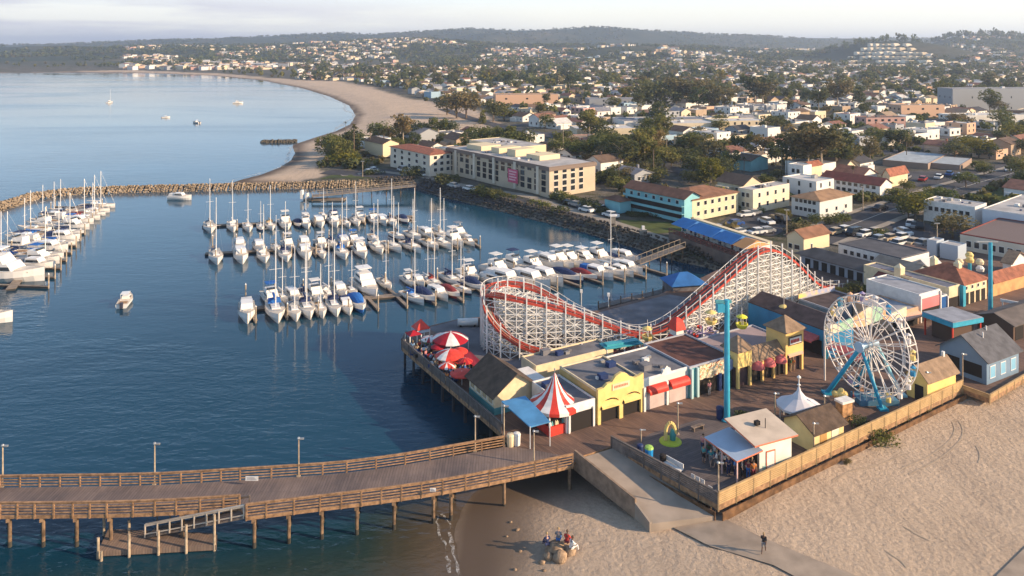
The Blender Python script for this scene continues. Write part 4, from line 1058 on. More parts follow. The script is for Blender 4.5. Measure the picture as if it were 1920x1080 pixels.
# --- canopy kiosk and blue house, yellow shed
t = thing('flat_roof_kiosk', 'open kiosk with pale flat roof and blue fascia in the walkway', 'kiosk', P(1786,648,DZ), R(22)); 
O = P(1786,648,DZ); W = wdt(O, 1838, R(22), 'u'); D = 4.4; mb = MB(); mb.box(-.3,-.3,2.6,W+.3,D+.3,3.25,0); mb.box(-.2,-.2,3.25,W+.2,D+.2,3.35,1); mb.build('roof', [sky_m, mat('pale_grey_roof',(.30,.31,.34))], t)
posts(t, [(0,0),(W,0),(W,D),(0,D)], 2.6, red_m, .18); mb = MB(); mb.box(.6,.6,0,W-.6,D-.6,2.3); mb.build('booth', mat('booth_brown',(.10,.06,.04),.8), t)
t, W, D, h = bld('blue_grey_house', 'blue-grey boarded house with large grey gabled roof at the right end of the deck', 1850, 722, 1910, 1762, 46, ang=30, wm=mat('blue_grey_wall',(.17,.25,.34),.7,var=.1), roof='gable', rm=slate_roof, rise=2.2, axis='x', o=.4)
for x_ in (.18,.5,.82): window(t, (W*x_,0,.7), 1.1,1.4,'f', mat('sky_pane',(.22,.45,.60),.3))
window(t, (0,D*.3,.6), 2.4, 1.6, 'l', dark_m, False); window(t, (0,D*.7,.6), 1.6, 1.6, 'l', dark_m, False)
mb = MB(); mb.tube((W*.4,D*.35,h+1),(W*.4,D*.35,h+2.3),.1); mb.tube((W*.65,D*.45,h+1),(W*.65,D*.45,h+2.6),.1); mb.build('roof_pipe', white_m, t)
t, W, D, h = bld('yellow_ride_shed', 'yellow shed with brown gabled roof between ferris wheel and blue-grey house', 1739, 757, 1792, 1700, 44, wm=yellow_m, roof='gable', rm=tan_roof, rise=1.3, axis='x'); mb = MB(); mb.box(W*.9,D*.45,h+.4,W*.9+.3,D*.45+.3,h+1.9); mb.build('chimney', white_m, t)
dark_opening(t, .5, D*.6, 1.8, 'l')
t, W, D, h = bld('yellow_hut', 'cream yellow hut with brown gabled roof behind the crowded kiosk', 1526, 850, 1582, 1470, 38, wm=mat('hut_yellow',(.72,.58,.28),.6,var=.15), roof='gable', rm=brown_roof, rise=1.1, axis='x')
dark_opening(t, W*.2, W*.42, 1.8, m=mat('tan_door',(.42,.24,.08),.6), name='door'); window(t, (W*.7,0,.8), 1.0,.8,'f', mat('pale_shutter',(.7,.62,.45),.6))
# --- crowded kiosk
O = P(1424,892,DZ); t = thing('snack_kiosk', 'white snack kiosk with red-edged slanted roof and crowd under its awning', 'kiosk', O, R(24))
W = wdt(O, 1484, R(24), 'u'); D = 3.6; h = 3.1
mb = MB(); mb.box(0,0,0,W,D,h); mb.build('wall', mat('kiosk_white',(.70,.70,.60),.6,var=.1), t); mb = MB(); mb.box(.4,-.03,0,W+.03,0,.85); mb.box(W,-.03,0,W+.03,D,.85); mb.build('wall_base', mat('base_teal',(.30,.48,.46),.6,var=.2), t)
mb = MB(); o = .45; v = [(-o-.5,-o,h+.05),(W+o,-o,h+.05),(W+o,D+o,h+.75),(-o-.5,D+o,h+.75)]; mb.add([(x,y,z+.16) for x,y,z in v]+v, [(0,1,2,3)],0); mb.add([(x,y,z+.16) for x,y,z in v]+v, [(7,6,5,4),(0,4,5,1),(1,5,6,2),(2,6,7,3),(3,7,4,0)],1); mb.build('roof', [mat('kiosk_roof',(.52,.43,.34),.9,var=.15), mat('coral_trim',(.62,.18,.10),.6)], t)
mb = MB(); mb.box(W*.22,-.05,.02,W*.46,.02,2.1,0); 
for a in ((W*.2,-.07,0,W*.22,0,2.2),(W*.46,-.07,0,W*.48,0,2.2),(W*.2,-.07,2.1,W*.48,0,2.22)): mb.box(*a,1)
mb.build('door', [white_m, mat('coral_trim',(.62,.18,.10))], t)
mb = MB(); v = [(-3.2,-.5,2.35),(0,-.5,2.75),(0,D+.9,2.75),(-3.2,D+.9,2.35)]; mb.add(v+[(x,y,z-.1) for x,y,z in v], [(0,1,2,3)],0); mb.add(v+[(x,y,z-.14) for x,y,z in v],[(7,6,5,4),(0,4,5,1),(2,6,7,3),(3,7,4,0)],1); mb.build('awning', [mat('awning_pale_blue',(.38,.46,.55),.6,var=.1), mat('coral_trim',(.62,.18,.10))], t)
posts(t, [(-3.1,-.4),(-3.1,D+.8),(-3.1,D*.5)], 2.3, mat('pink_post',(.6,.4,.36),.6), .12)
mb = MB(); mb.box(-.05,.3,1.0,0,D-.3,2.3); mb.build('serving_hatch', dark_m, t); mb = MB(); mb.box(-.3,.2,.9,-.05,D-.2,1.0); mb.build('counter', cream_m, t)
mb = MB(); mb.box(W*.3,D*.5,h+.7,W*.3+.5,D*.5+.4,h+1.1); mb.tube((W*.5,D*.4,h+.5),(W*.5,D*.4,h+1.5),.04); mb.build('roof_vent', dark_m, t)
# --- carousel-like parasol roof
t = thing('parasol_pavilion', 'round pavilion under a white scalloped parasol roof with a tall finial', 'pavilion', P(1498,792,DZ))
mb = MB(); mb.lathe([(2.45,1.75),(2.45,2.0),(1.6,2.4),(.8,2.85),(.25,3.5),(.1,4.0)], 12, stripes=[0]); mb.build('parasol_roof', mat('parasol_white',(.62,.60,.62),.7,var=.08), t)
mb = MB(); mb.tube((0,0,3.9),(0,0,4.9),.07); mb.lathe([(.01,4.8),(.22,5.0),(.22,5.1),(.01,5.3)],10); mb.lathe([(.01,4.1),(.2,4.2),(.01,4.4)],8); mb.build('finial', white_m, t)
posts(t, [(2.1*math.cos(q), 2.1*math.sin(q)) for q in [i*math.pi/3 for i in range(6)]], 1.9, white_m, .1); mb = MB(); mb.lathe([(.01,.0),(1.3,.0),(1.3,1.1),(.01,1.1)],12); mb.build('drum', dark_m, t)
t = thing('ticket_sign_booth', 'narrow booth with a painted tan panel and white top right of the parasol roof', 'booth', P(1580,792,DZ), R(24))
mb = MB(); mb.box(0,0,0,1.5,1.0,2.0); mb.build('wall', mat('booth_tan',(.5,.27,.12),.7,var=.5,vscale=2), t); mb = MB(); mb.box(-.1,-.1,2.0,1.7,1.1,2.25); mb.build('roof', white_m, t)
t = thing('balloon_figure', 'rounded bright yellow play figure on a short post by the wheel legs', 'play figure', P(1575,765,DZ))
mb = MB(); mb.tube((0,0,0),(0,0,1.0),.12)
mb.build('post', orange_m, t)
for (x,y,z,r0) in [(0,0,1.5,.55),(-.55,0,1.65,.38),(.5,0,1.6,.4),(.15,0,2.0,.34)]:
    mb = MB(); mb.lathe([(r0*math.sin(k*math.pi/8)+.005, z-r0*math.cos(k*math.pi/8)) for k in range(9)], 12, (x,y)); mb.build('lobe', yellow_m, t, smooth=True)
# yellow/green play sculpture
t = thing('play_sculpture', 'yellow arch sculpture with a teal core on a round lime base', 'sculpture', P(1257,828,DZ))
mb = MB(); mb.lathe([(.01,.18),(.95,.18),(1.15,.1),(1.2,0)],18); mb.build('base', mat('lime_paint',(.42,.50,.04),.5,var=.2), t)
mb = MB(); pr_ = [(-.5*math.cos(k*math.pi/10)*1.0, .9+1.1*math.sin(k*math.pi/10)) for k in range(11)]; pr_ = [(-.5,.15)]+pr_+[(.5,1.3)]
for i in range(len(pr_)-1): mb.tube((pr_[i][0],0,pr_[i][1]),(pr_[i+1][0],0,pr_[i+1][1]),.2,n=8)
mb.build('arch', yellow_m, t); mb = MB(); mb.lathe([(.01,.15),(.3,.2),(.34,.8),(.2,1.3),(.01,1.4)],10,(.25,0)); mb.build('core', mat('core_teal',(.05,.25,.25),.5), t)
# small furniture
def bench(px, py, ang, lab, m=wood_grey):
    t = thing('bench', lab, 'bench', P(px,py,DZ), R(ang)); mb = MB(); mb.box(-.85,-.25,.42,.85,.25,.5); mb.build('seat', m, t)
    for x_ in (-.7,.6): mb = MB(); mb.box(x_,-.22,0,x_+.1,.22,.42); mb.build('leg', m, t)
bench(1308,806,30,'grey backless bench on the planks right of the yellow sculpture')
def bin_(px, py, lab, m, s=1.0, lid=None):
    t = thing('litter_bin', lab, 'bin', P(px,py,DZ)); mb = MB(); mb.lathe([(.01,0),(.3*s,.0),(.33*s,.9*s),(.01,.9*s)],10); mb.build('body', m, t); mb = MB(); mb.lathe([(.36*s,.9*s),(.3*s,1.05*s),(.01,1.12*s)],10); mb.build('lid', lid or m, t)
bin_(1217,862,'bright blue bin standing by the ramp railing',mat('bin_blue',(.02,.25,.60),.4), 1.3, mat('bin_lime',(.3,.5,.1),.5)); bin_(1200,852,'navy bin left of the bright blue bin',navy_m); bin_(957,836,'cream bin at the pier head, left one',cream_m,1.2); bin_(969,834,'cream bin at the pier head, right one',white_m,1.2)
bin_(1350,785,'dark blue bin at the foot of the tall blue mast',navy_m,1.3); bin_(1243,872,'black bin at the end of the white bench',dark_m)
t = thing('bench', 'white bench with backrest beside the ramp railing', 'bench', P(1262,882,DZ), R(-52)); mb = MB(); mb.box(-1.1,-.25,.42,1.1,.25,.5); mb.build('seat', white_m, t); mb = MB(); mb.box(-1.1,.2,.55,1.1,.28,1.0); mb.build('backrest', white_m, t)
for x_ in (-.9,.8): mb = MB(); mb.box(x_,-.22,0,x_+.1,.22,.42); mb.build('leg', white_m, t)
# white chairs by the corner
for i,(px,py,l) in enumerate([(1297,908,'first'),(1306,913,'second'),(1315,918,'third'),(1329,931,'fourth, standing apart')]):
    t = thing('chair', 'white plastic chair by the corner railing, '+l+' from the left', 'chair', P(px,py,DZ), R(-50), 'white chairs by the corner railing')
    mb = MB(); mb.box(-.22,-.22,.4,.22,.22,.45); mb.build('seat', white_m, t); mb = MB(); mb.box(-.22,.18,.45,.22,.23,.9); mb.build('backrest', white_m, t)
    for x_ in (-.2,.16):
        for y_ in (-.2,.16): mb = MB(); mb.box(x_,y_,0,x_+.04,y_+.04,.4); mb.build('leg', white_m, t)
# --- terrace with red and white parasols
def parasol(px, py, r0, h0, rise, lab, st, tiltx=0):
    t = thing('parasol', lab, 'parasol', P(px,py,DZ), 0, 'red and white parasols on the end of the boardwalk')
    mb = MB(); mb.tube((0,0,0),(0,0,h0+rise),.05); mb.build('pole', white_m, t)
    mb = MB(); prof = [(r0,h0-.12),(r0,h0),(r0*.7,h0+rise*.45),(r0*.35,h0+rise*.8),(.02,h0+rise)]; mb.lathe(prof, 16, stripes=st, ph=.2); mb.build('canopy', [red_m, white_m, mat('deep_red',(.35,.01,.02),.6)], t)
parasol(845,664,2.45,2.1,.95,'largest parasol with broad crimson and white panels',[2,2,2,1,2,2,1,1,2,2,2,1,1,2,2,1])
parasol(843,690,1.9,1.7,.75,'red and white parasol in front of the largest one',[0,0,0,1,1,1,1,0,0,1,1,0,0,0,0,0])
parasol(866,722,1.5,1.5,.25,'plain flat pinkish red parasol nearest the gabled hall',[0,0]); parasol(826,655,1.3,1.6,.7,'small pink and white parasol behind the crowd',[1,0]); parasol(805,655,1.2,1.5,.3,'pale parasol left of the largest one',[1,1,1,2])
for _a in [(862,682,1.1,1.7,.5,'small red parasol right of the front red and white one',[0]),(822,672,1.0,1.6,.5,'small crimson parasol left of the front red and white one',[2]),(838,706,1.1,1.4,.4,'small red and white parasol nearest the left railing',[0,0,1]),(872,700,1.0,1.6,.4,'small deep red parasol by the shade roof',[2,0])]: parasol(*_a)
t = thing('peaked_gazebo', 'small gazebo with a steep red pyramid roof at the deck corner', 'gazebo', P(789,640,DZ), R(30)); mb = MB(); mb.lathe([(1.5,2.0),(.02,3.2)],4,ph=math.pi/4); mb.build('roof', red_m, t); posts(t, [(-.95,-.95),(.95,-.95),(.95,.95),(-.95,.95)], 2.0, white_m); mb = MB(); mb.box(-.95,-.95,1.55,.95,.95,1.9); mb.build('valance', mat('valance_blue',(.45,.52,.6),.7), t)
t = thing('peaked_gazebo', 'smaller gazebo with low red roof left of the steep one', 'gazebo', P(775,648,DZ), R(30)); mb = MB(); mb.lathe([(1.3,1.7),(.02,2.2)],4,ph=math.pi/4); mb.build('roof', mat('deep_red',(.35,.01,.02)), t); posts(t, [(-.85,-.85),(.85,-.85),(.85,.85),(-.85,.85)], 1.7, white_m)
t = thing('red_shade_sail', 'long dark red sloping shade roof between parasols and the gabled hall', 'shade roof', P(905,702,DZ)); O = t.location
mb = MB(); v = [Q(878,655,106)-O, Q(915,690,98)-O, Q(905,700,96.5)-O, Q(865,668,103)-O]; mb.add(v+[p-Vector((0,0,.1)) for p in v],[(0,1,2,3),(7,6,5,4),(0,4,5,1),(1,5,6,2),(2,6,7,3),(3,7,4,0)]); mb.build('sail', mat('deep_red',(.35,.01,.02)), t)
posts(t, [(v[i].x,v[i].y) for i in range(4)], 1.4, white_m, .08)
t = thing('white_tank', 'long white tank lying on the grey deck behind the parasols', 'tank', P(877,612,DZ)); mb = MB(); mb.tube((-1.5,0,.6),(1.5,.3,.6),.55,n=14); mb.build('shell', white_m, t); mb = MB(); mb.box(-1.2,-.4,0,-.9,.4,.3); mb.box(.9,-.3,0,1.2,.5,.3); mb.build('cradle', dark_m, t); mb = MB(); mb.box(1.6,-.3,0,2.1,.4,1.1); mb.build('pump', dark_m, t)
t = thing('clown_like_post', 'x', 'post', (0,0,0)); bpy.data.objects.remove(t)
# --- small lighthouse-like red tower & rides between the rows
t = thing('red_ride_tower', 'small red and white stepped tower with red roofs behind the arcade row', 'tower', P(1269,668,DZ), R(30)); t.scale = (1.25,1.25,1.25)
mb = MB(); mb.lathe([(1.5,0),(1.5,1.3)],4,ph=math.pi/4); mb.build('base', white_m, t); mb = MB(); mb.lathe([(1.7,1.3),(.75,2.4)],4,ph=math.pi/4); mb.build('lower_roof', red_m, t); mb = MB(); mb.lathe([(.75,2.4),(.7,3.0)],4,ph=math.pi/4); mb.build('lantern', white_m, t); mb = MB(); mb.lathe([(1.0,3.0),(.7,3.9),(.3,4.2),(.01,4.3)],4,ph=math.pi/4); mb.build('upper_roof', red_m, t)
t = thing('teal_ride_canopy', 'long teal canopy over a small ride in front of the coaster dip', 'canopy', P(1165,672,DZ), R(20)); mb = MB(); mb.prism([(-2.8,-1),(2.8,-1),(2.8,1),(-2.8,1)],1.9,2.05); mb.prism([(-2.4,-.5),(2.4,-.5),(2.4,.5),(-2.4,.5)],2.05,2.3); mb.build('roof', teal_m if False else mat('canopy_teal',(.06,.36,.42),.5,var=.2), t); posts(t, [(-2.6,-.9),(2.6,-.9),(2.6,.9),(-2.6,.9),(0,-.9)], 1.9, white_m); mb = MB(); mb.box(-2.2,-.6,0,2.2,.7,.9); mb.build('ride_cars', mat('maroon_car',(.18,.05,.04),.5,var=.5,vscale=2), t)
t = thing('spinning_ride', 'low round ride with lilac arms between red tower and blue mast', 'ride', P(1318,640,DZ)); mb = MB(); mb.lathe([(.01,.7),(1.2,.6),(2.2,.4),(2.3,0)],14); mb.build('platform', navy_m, t)
for k in range(8):
    q = k*math.pi/4; mb = MB(); mb.tube((0,0,1.2),(1.9*math.cos(q),1.9*math.sin(q),1.5),.06); mb.build('arm', mat('lilac_paint',(.32,.26,.42)), t); mb = MB(); mb.lathe([(.01,1.1),(.35,1.2),(.4,1.5)],8,(1.9*math.cos(q),1.9*math.sin(q))); mb.build('tub', [white_m, mat('lilac_paint',(.32,.26,.42)), red_m][k%3], t)
mb = MB(); mb.tube((0,0,.5),(0,0,2.2),.2); mb.build('mast', white_m, t)
# --- the lower jetty behind the coaster and its blue-roofed hut
t = thing('service_dock', 'dark timber service dock behind the coaster dip', 'dock', P(1240,556,1.6)); O = t.location.copy(); mb = MB(); v = [P(1122,578,1.6)-O,P(1262,545,1.6)-O,P(1262,537,1.6)-O,P(1122,570,1.6)-O]; mb.add(v+[p-Vector((0,0,.4)) for p in v],[(0,1,2,3),(7,6,5,4),(0,4,5,1),(1,5,6,2),(2,6,7,3),(3,7,4,0)]); mb.build('platform', railgrey_shaded, t)
for k in range(8):
    p = v[0].lerp(v[1], k/7); mb = MB(); mb.tube(p-Vector((0,0,2.5)), p+Vector((0,0,1.2)), .12); mb.build('pile', wood_grey, t)
t, W, D, h = bld('blue_roof_boathouse', 'open boathouse with rounded blue roof on the water behind the coaster', 1262, 556, 1322, None, 20, z=2.2, ang=12, D=4.5, wm=mat('boathouse_grey',(.15,.14,.15),.8,var=.4), roof='hip', rm=mat('canvas_blue',(.03,.14,.38),.6,var=.2), rise=1.6)
for i,(px,py,lab) in enumerate([(1090,583,'white post lamp behind the middle of the coaster dip'),(1141,590,'tall white post lamp on the service dock'),(1042,592,'white post lamp behind the left slope of the coaster')]):
    t = thing('dock_lamp', lab, 'street lamp', P(px,py,1.6), 0, 'white lamps at the back of the coaster'); mb = MB(); mb.tube((0,0,-1),(0,0,3.2),.07); mb.build('pole', white_m, t); mb = MB(); mb.box(-.2,-.2,3.0,.2,.2,3.5); mb.build('lamp_head', white_m, t)

for i,(px,py) in enumerate([(783,671),(795,664),(806,676),(818,671),(812,690),(828,688),(838,700),(850,716),(862,708),(876,702),(886,709),(856,690)]):
    t = thing('cafe_table', 'small dark cafe table on the parasol terrace, %s from left' % ['first','second','third','fifth','fourth','sixth','seventh','eighth','tenth','eleventh','twelfth','ninth'][i], 'table', P(px,py,DZ), .3*i, 'tables on the parasol terrace')
    mb = MB(); mb.lathe([(.01,.75),(.5,.75),(.5,.7),(.01,.7)],10); mb.build('tabletop', [navy_m, white_m, red_m][i%3], t); mb = MB(); mb.tube((0,0,0),(0,0,.7),.05); mb.build('leg', steel_m, t)
    for k in range(4):
        q = k*math.pi/2; mb = MB(); x,y = .8*math.cos(q), .8*math.sin(q); mb.box(x-.2,y-.2,.42,x+.2,y+.2,.47); mb.box(x-.2,y-.02,0,x-.16,y+.02,.42); mb.box(x+.16,y-.02,0,x+.2,y+.02,.42); mb.box(x+.2*math.cos(q)-.03-abs(.17*math.sin(q)),y+.2*math.sin(q)-.03-abs(.17*math.cos(q)),.47,x+.2*math.cos(q)+.03+abs(.17*math.sin(q)),y+.2*math.sin(q)+.03+abs(.17*math.cos(q)),.88); mb.build('stool', [navy_m, dark_m][k%2], t)

t = thing('gate_frame', 'white open gate frame on the walkway near the right edge', 'gate', P(1880,592,DZ), R(-40)); posts(t, [(0,0),(3.4,0)], 2.2, white_m, .16); mb = MB(); mb.box(-.3,-.1,2.2,3.7,.1,2.6); mb.build('cross_beam', white_m, t)
t, W, D, h = bld('dark_booth_row', 'dark low row of booths with brown roof at the right edge of the walkway', 1900, 640, 1990, None, 30, D=5, wm=mat('booth_brown',(.10,.06,.04),.8), roof='gable', rm=mat('hall_roof',(.13,.11,.10),.9,var=.3), rise=1.0)
for k in range(4): dark_opening(t, .5+k*(W-1)/4, .5+(k+.7)*(W-1)/4, 1.9)
# ================================================================ BOATS
gel = mat('gelcoat_white', (.78,.74,.68), .3, var=.06, spec=.5); gelc = mat('gelcoat_cream', (.72,.62,.48), .35, var=.1)
deckm = mat('boat_deck', (.62,.54,.44), .7, var=.15, vscale=3); teak = mat('teak', (.36,.21,.10), .7, var=.25, vscale=3)
hull_navy = mat('hull_navy', (.02,.04,.10), .3, spec=.5); boot = mat('boot_stripe', (.05,.05,.07), .5)
cov = {'blue': mat('cover_blue', (.02,.13,.42), .8, var=.2, vscale=3), 'navy': mat('cover_navy', (.02,.035,.10), .8, var=.2, vscale=3), 'maroon': mat('cover_maroon', (.22,.03,.03), .8, var=.2, vscale=3),
       'white': mat('cover_white', (.68,.66,.62), .8, var=.1), 'grey': mat('cover_grey', (.22,.24,.27), .8, var=.15), 'tan': mat('cover_tan', (.45,.33,.2), .8, var=.15)}
spar = mat('mast_aluminium', (.80,.77,.72), .4, metal=.1)
def hull_mesh(L, B, fb, bow=.34, tr=.85, sheer=.35, m=None, stripe=None):
    """lofted hull; +y is the bow, waterline at z 0"""
    ns = 11; mb = MB(); rows = []
    for i in range(ns):
        s = i/(ns-1)
        w_ = B/2*((tr+(1-tr)*min(1,s/.45)) if s < .45 else max(.02, (1-((s-.45)/.55)**2.3)))
        f = fb*(1+sheer*s*s*1.4)
        y = -L/2+L*s
        rows.append([(-w_,y,f),(-w_*.97,y-.0,f*.45),(-w_*.78*(1-.3*s),y-.12*s*L*.3*0,-.02),(0,y,-.35*(1-s)-.05),(w_*.78*(1-.3*s),y,-.02),(w_*.97,y,f*.45),(w_,y,f)])
    vs = [p for r in rows for p in r]; fs = []
    k = 7
    for i in range(ns-1):
        for j in range(6): fs.append((i*k+j, i*k+j+1, (i+1)*k+j+1, (i+1)*k+j))
    fs.append(tuple(range(k-1,-1,-1)))
    mi = []
    mb.add(vs, fs, 0)
    mb.m = [1 if (stripe and (q < 6*(ns-1)) and (q % 6 in (1,4)) ) else 0 for q in range(len(fs))]
    dk = [(r[0][0]*.96, r[0][1], r[0][2]-.03) for r in rows]+[(r[6][0]*.96, r[6][1], r[6][2]-.03) for r in reversed(rows)]
    return mb, dk
def bbox(mb, x0,y0,z0,x1,y1,z1, rake=0, tap=.12, mi=None):
    t_ = tap
    mb.hexa([(x0,y0,z0),(x1,y0,z0),(x1,y1,z0),(x0,y1,z0),(x0+t_,y0+t_*.5,z1),(x1-t_,y0+t_*.5,z1),(x1-t_,y1-rake,z1),(x0+t_,y1-rake,z1)], mi)
def winband(t, x0,y0,z0,x1,y1,z1, name='window'):
    mb = MB(); bbox(mb, x0,y0,z0,x1,y1,z1, .25, .05); mb.build(name, glass_m, t)
def boat_base(name, L, B, fb, hm=None, stripe=None, **kw):
    t = thing(name, 'x', 'boat'); mb, dk = hull_mesh(L, B, fb, stripe=stripe, **kw); mb.build('hull', [hm or gel, stripe or boot], t, smooth=False)
    mb = MB(); mb.add(dk, [tuple(range(len(dk)))]); o = mb.build('deck', deckm, t)
    if o.data.polygons[0].normal.z < 0: o.data.flip_normals()
    return t
def make_sail(L=9.5, c='blue', mast=12, hm=None, bim=True):
    B = L*.31; t = boat_base('sailboat', L, B, .95, hm, cov[c] if c in ('navy','blue') and hm is None and L < 9 else None, tr=.72)
    mb = MB(); bbox(mb, -B*.25,-L*.12,.9,B*.25,L*.22,1.35,.35,.14); mb.build('cabin', gel, t); winband(t, -B*.26,-L*.08,1.02,B*.26,L*.15,1.2)
    mb = MB(); mb.box(-B*.22,-L*.40,.93,B*.22,-L*.14,.99); mb.build('cockpit', teak, t)
    mb = MB(); mb.tube((0,L*.08,.9),(0,L*.08,mast),.10,.07,6); mb.tube((-.9,L*.08,mast*.55),(.9,L*.08,mast*.55),.03,n=4); mb.build('mast', spar, t)
    mb = MB(); mb.tube((0,L*.07,2.0),(0,-L*.34,2.05),.07,n=5); mb.build('boom', spar, t)
    mb = MB(); mb.tube((0,L*.06,2.2),(0,-L*.32,2.16),.24,.15,6); mb.build('sail_cover', cov[c], t)
    mb = MB(); 
    for a, b in (((0,L*.08,mast-.1),(0,L*.49,1.2)),((0,L*.08,mast-.1),(0,-L*.49,1.0)),((0,L*.08,mast*.9),(-B*.47,L*.04,.95)),((0,L*.08,mast*.9),(B*.47,L*.04,.95))): mb.tube(a,b,.010,n=3,cap=False)
    mb.build('rigging', steel_m, t)
    if bim:
        mb = MB(); bbox(mb, -B*.32,-L*.16,1.35,B*.32,-L*.06,1.95,.3,.1); mb.build('spray_hood', cov[c], t)
    return t
def make_cruiser(L=10, c='white', fly=True, hm=None):
    B = L*.34; t = boat_base('motor_cruiser', L, B, 1.15, hm, tr=.92)
    mb = MB(); bbox(mb, -B*.38,-L*.22,1.1,B*.38,L*.20,2.25,.9,.16); mb.build('cabin', gel, t); winband(t, -B*.385,-L*.18,1.55,B*.385,L*.15,1.95)
    mb = MB(); bbox(mb, -B*.30,L*.17,1.2,B*.30,L*.33,1.55,.5,.2); mb.build('foredeck_hatch', gelc, t)
    mb = MB(); mb.box(-B*.36,-L*.46,.8,B*.36,-L*.24,1.12); mb.build('cockpit', teak, t)
    if fly:
        mb = MB(); bbox(mb, -B*.34,-L*.22,2.25,B*.34,L*.06,2.85,.4,.1); mb.build('flybridge', gel, t)
        mb = MB(); bbox(mb, -B*.30,-L*.02,2.85,B*.30,L*.04,3.2,.1,.05); mb.build('windscreen', glass_m, t)
        mb = MB(); mb.box(-B*.32,-L*.2,4.0,B*.32,L*.02,4.1)
        mb.build('bimini_top', cov[c], t)
        mb = MB()
        for x in (-B*.28,B*.28):
            for y in (-L*.18, 0): mb.tube((x,y,2.8),(x,y,4.0),.03,n=4)
        mb.build('frame', steel_m, t)
    else:
        mb = MB(); bbox(mb, -B*.36,-L*.46,1.15,B*.36,-L*.2,2.0,.1,.2); mb.build('cockpit_cover', cov[c], t)
    mb = MB()
    for k in range(9):
        s = .55+k*.05; w_ = B/2*(1-((s-.45)/.55)**2.3)*.9
        for sg_ in (-1,1): mb.tube((sg_*w_,-L/2+L*s,1.2),(sg_*w_,-L/2+L*s,1.85),.02,n=3)
    for sg_ in (-1,1):
        for k in range(8):
            q0 = [(sg_*B/2*(1-((s-.45)/.55)**2.3)*.9, -L/2+L*s, 1.85) for s in (.55+k*.05, .6+k*.05)]; mb.tube(q0[0], q0[1], .025, n=3)
    mb.build('bow_rail', steel_m, t)
    return t
def make_yacht(L=14):
    B = L*.32; t = boat_base('motor_yacht', L, B, 1.5, tr=.92)
    mb = MB(); bbox(mb, -B*.40,-L*.28,1.4,B*.40,L*.20,2.9,1.3,.15); mb.build('main_cabin', gel, t); winband(t, -B*.405,-L*.24,1.95,B*.405,L*.15,2.5)
    mb = MB(); bbox(mb, -B*.36,-L*.26,2.9,B*.36,L*.06,4.0,.9,.12); mb.build('upper_cabin', gel, t); winband(t, -B*.365,-L*.2,3.25,B*.365,L*.03,3.7)
    mb = MB(); mb.box(-B*.36,-L*.26,5.0,B*.36,-L*.02,5.15); mb.build('hard_top', gel, t)
    mb = MB()
    for x in (-B*.3,B*.3):
        for y in (-L*.24,-L*.05): mb.tube((x,y,3.9),(x,y,5.0),.05,n=5)
    mb.tube((0,-L*.14,5.1),(0,-L*.18,6.6),.06,n=5); mb.build('radar_arch', steel_m, t)
    mb = MB(); bbox(mb, -B*.28,L*.17,1.6,B*.28,L*.36,2.0,.6,.2); mb.build('foredeck_hatch', gelc, t)
    return t
def make_covered(L=8, c='navy'):
    B = L*.34; t = boat_base('covered_motorboat', L, B, .95, None, cov[c], tr=.9)
    mb = MB(); n1, n2 = 8, 6; vs = []
    for a in range(n1+1):
        for b in range(n2+1):
            s = a/n1; q = math.pi*b/n2; w_ = B*.46*(1-.55*max(0,s-.35)**1.4*1.6); vs.append((w_*math.cos(q), -L*.44+L*.72*s, .95+.95*math.sin(q)*math.sin(math.pi*(.12+.8*s))**.7))
    mb.add(vs, [(a*(n2+1)+b,(a+1)*(n2+1)+b,(a+1)*(n2+1)+b+1,a*(n2+1)+b+1) for a in range(n1) for b in range(n2)]); mb.build('boat_cover', cov[c], t)
    return t
def make_runabout(L=6, m_=None):
    B = L*.36; t = boat_base('small_motorboat', L, B, .75, m_, tr=.9)
    mb = MB(); bbox(mb, -B*.32,-L*.05,.72,B*.32,L*.22,1.35,.5,.12); mb.build('cabin', gel, t); winband(t, -B*.325,-L*.02,.95,B*.325,L*.17,1.2)
    mb = MB(); mb.box(-B*.33,-L*.42,.70,B*.33,-L*.08,.76); mb.build('cockpit', teak, t); mb = MB(); mb.box(-.25,-L*.56,.1,.25,-L*.48,1.1); mb.build('outboard_motor', boot, t)
    mb = MB(); mb.box(-B*.3,-L*.2,1.95,B*.3,L*.08,2.02); 
    for x in (-B*.27,B*.27): mb.tube((x,-L*.18,.75),(x,-L*.18,1.95),.03,n=4); mb.tube((x,L*.05,1.2),(x,L*.05,1.95),.03,n=4)
    mb.build('hard_top', gel, t); return t
PR = {}
def proto(kind, c):
    k = (kind, c)
    if k not in PR:
        if kind == 'S': t = make_sail(9.6, c, 12.5)
        elif kind == 's': t = make_sail(8.2, c, 9.5, bim=False)
        elif kind == 'N': t = make_sail(9.4, c, 11.5, hull_navy)
        elif kind == 'C': t = make_cruiser(9.8, c)
        elif kind == 'c': t = make_cruiser(8.4, c, False)
        elif kind == 'Y': t = make_yacht()
        elif kind == 'K': t = make_covered(8.2, c)
        elif kind == 'r': t = make_runabout()
        PR[k] = [t, False]
    e = PR[k]
    if not e[1]: e[1] = True; return e[0]
    return copy_tree(e[0])
KN = {'S':'sailboat with {} sail cover','s':'small sailboat, {} boom cover','N':'navy sailboat, {} cover','C':'flybridge cruiser, {} canopy','c':'motor cruiser, {} cockpit cover','Y':'large three deck motor yacht','K':'motorboat under {} cover','r':'small hard top motorboat'}
ORD = ['first','second','third','fourth','fifth','sixth','seventh','eighth','ninth','tenth','eleventh','twelfth','thirteenth','fourteenth','fifteenth','sixteenth','seventeenth','eighteenth','nineteenth','twentieth','twenty-first','twenty-second','twenty-third','twenty-fourth','twenty-fifth','twenty-sixth','twenty-seventh','twenty-eighth','twenty-ninth','thirtieth']
brnd = random.Random(21)
LEN = {'S':9.6,'s':8.2,'N':9.4,'C':9.8,'c':8.4,'Y':14,'K':8.2,'r':6}
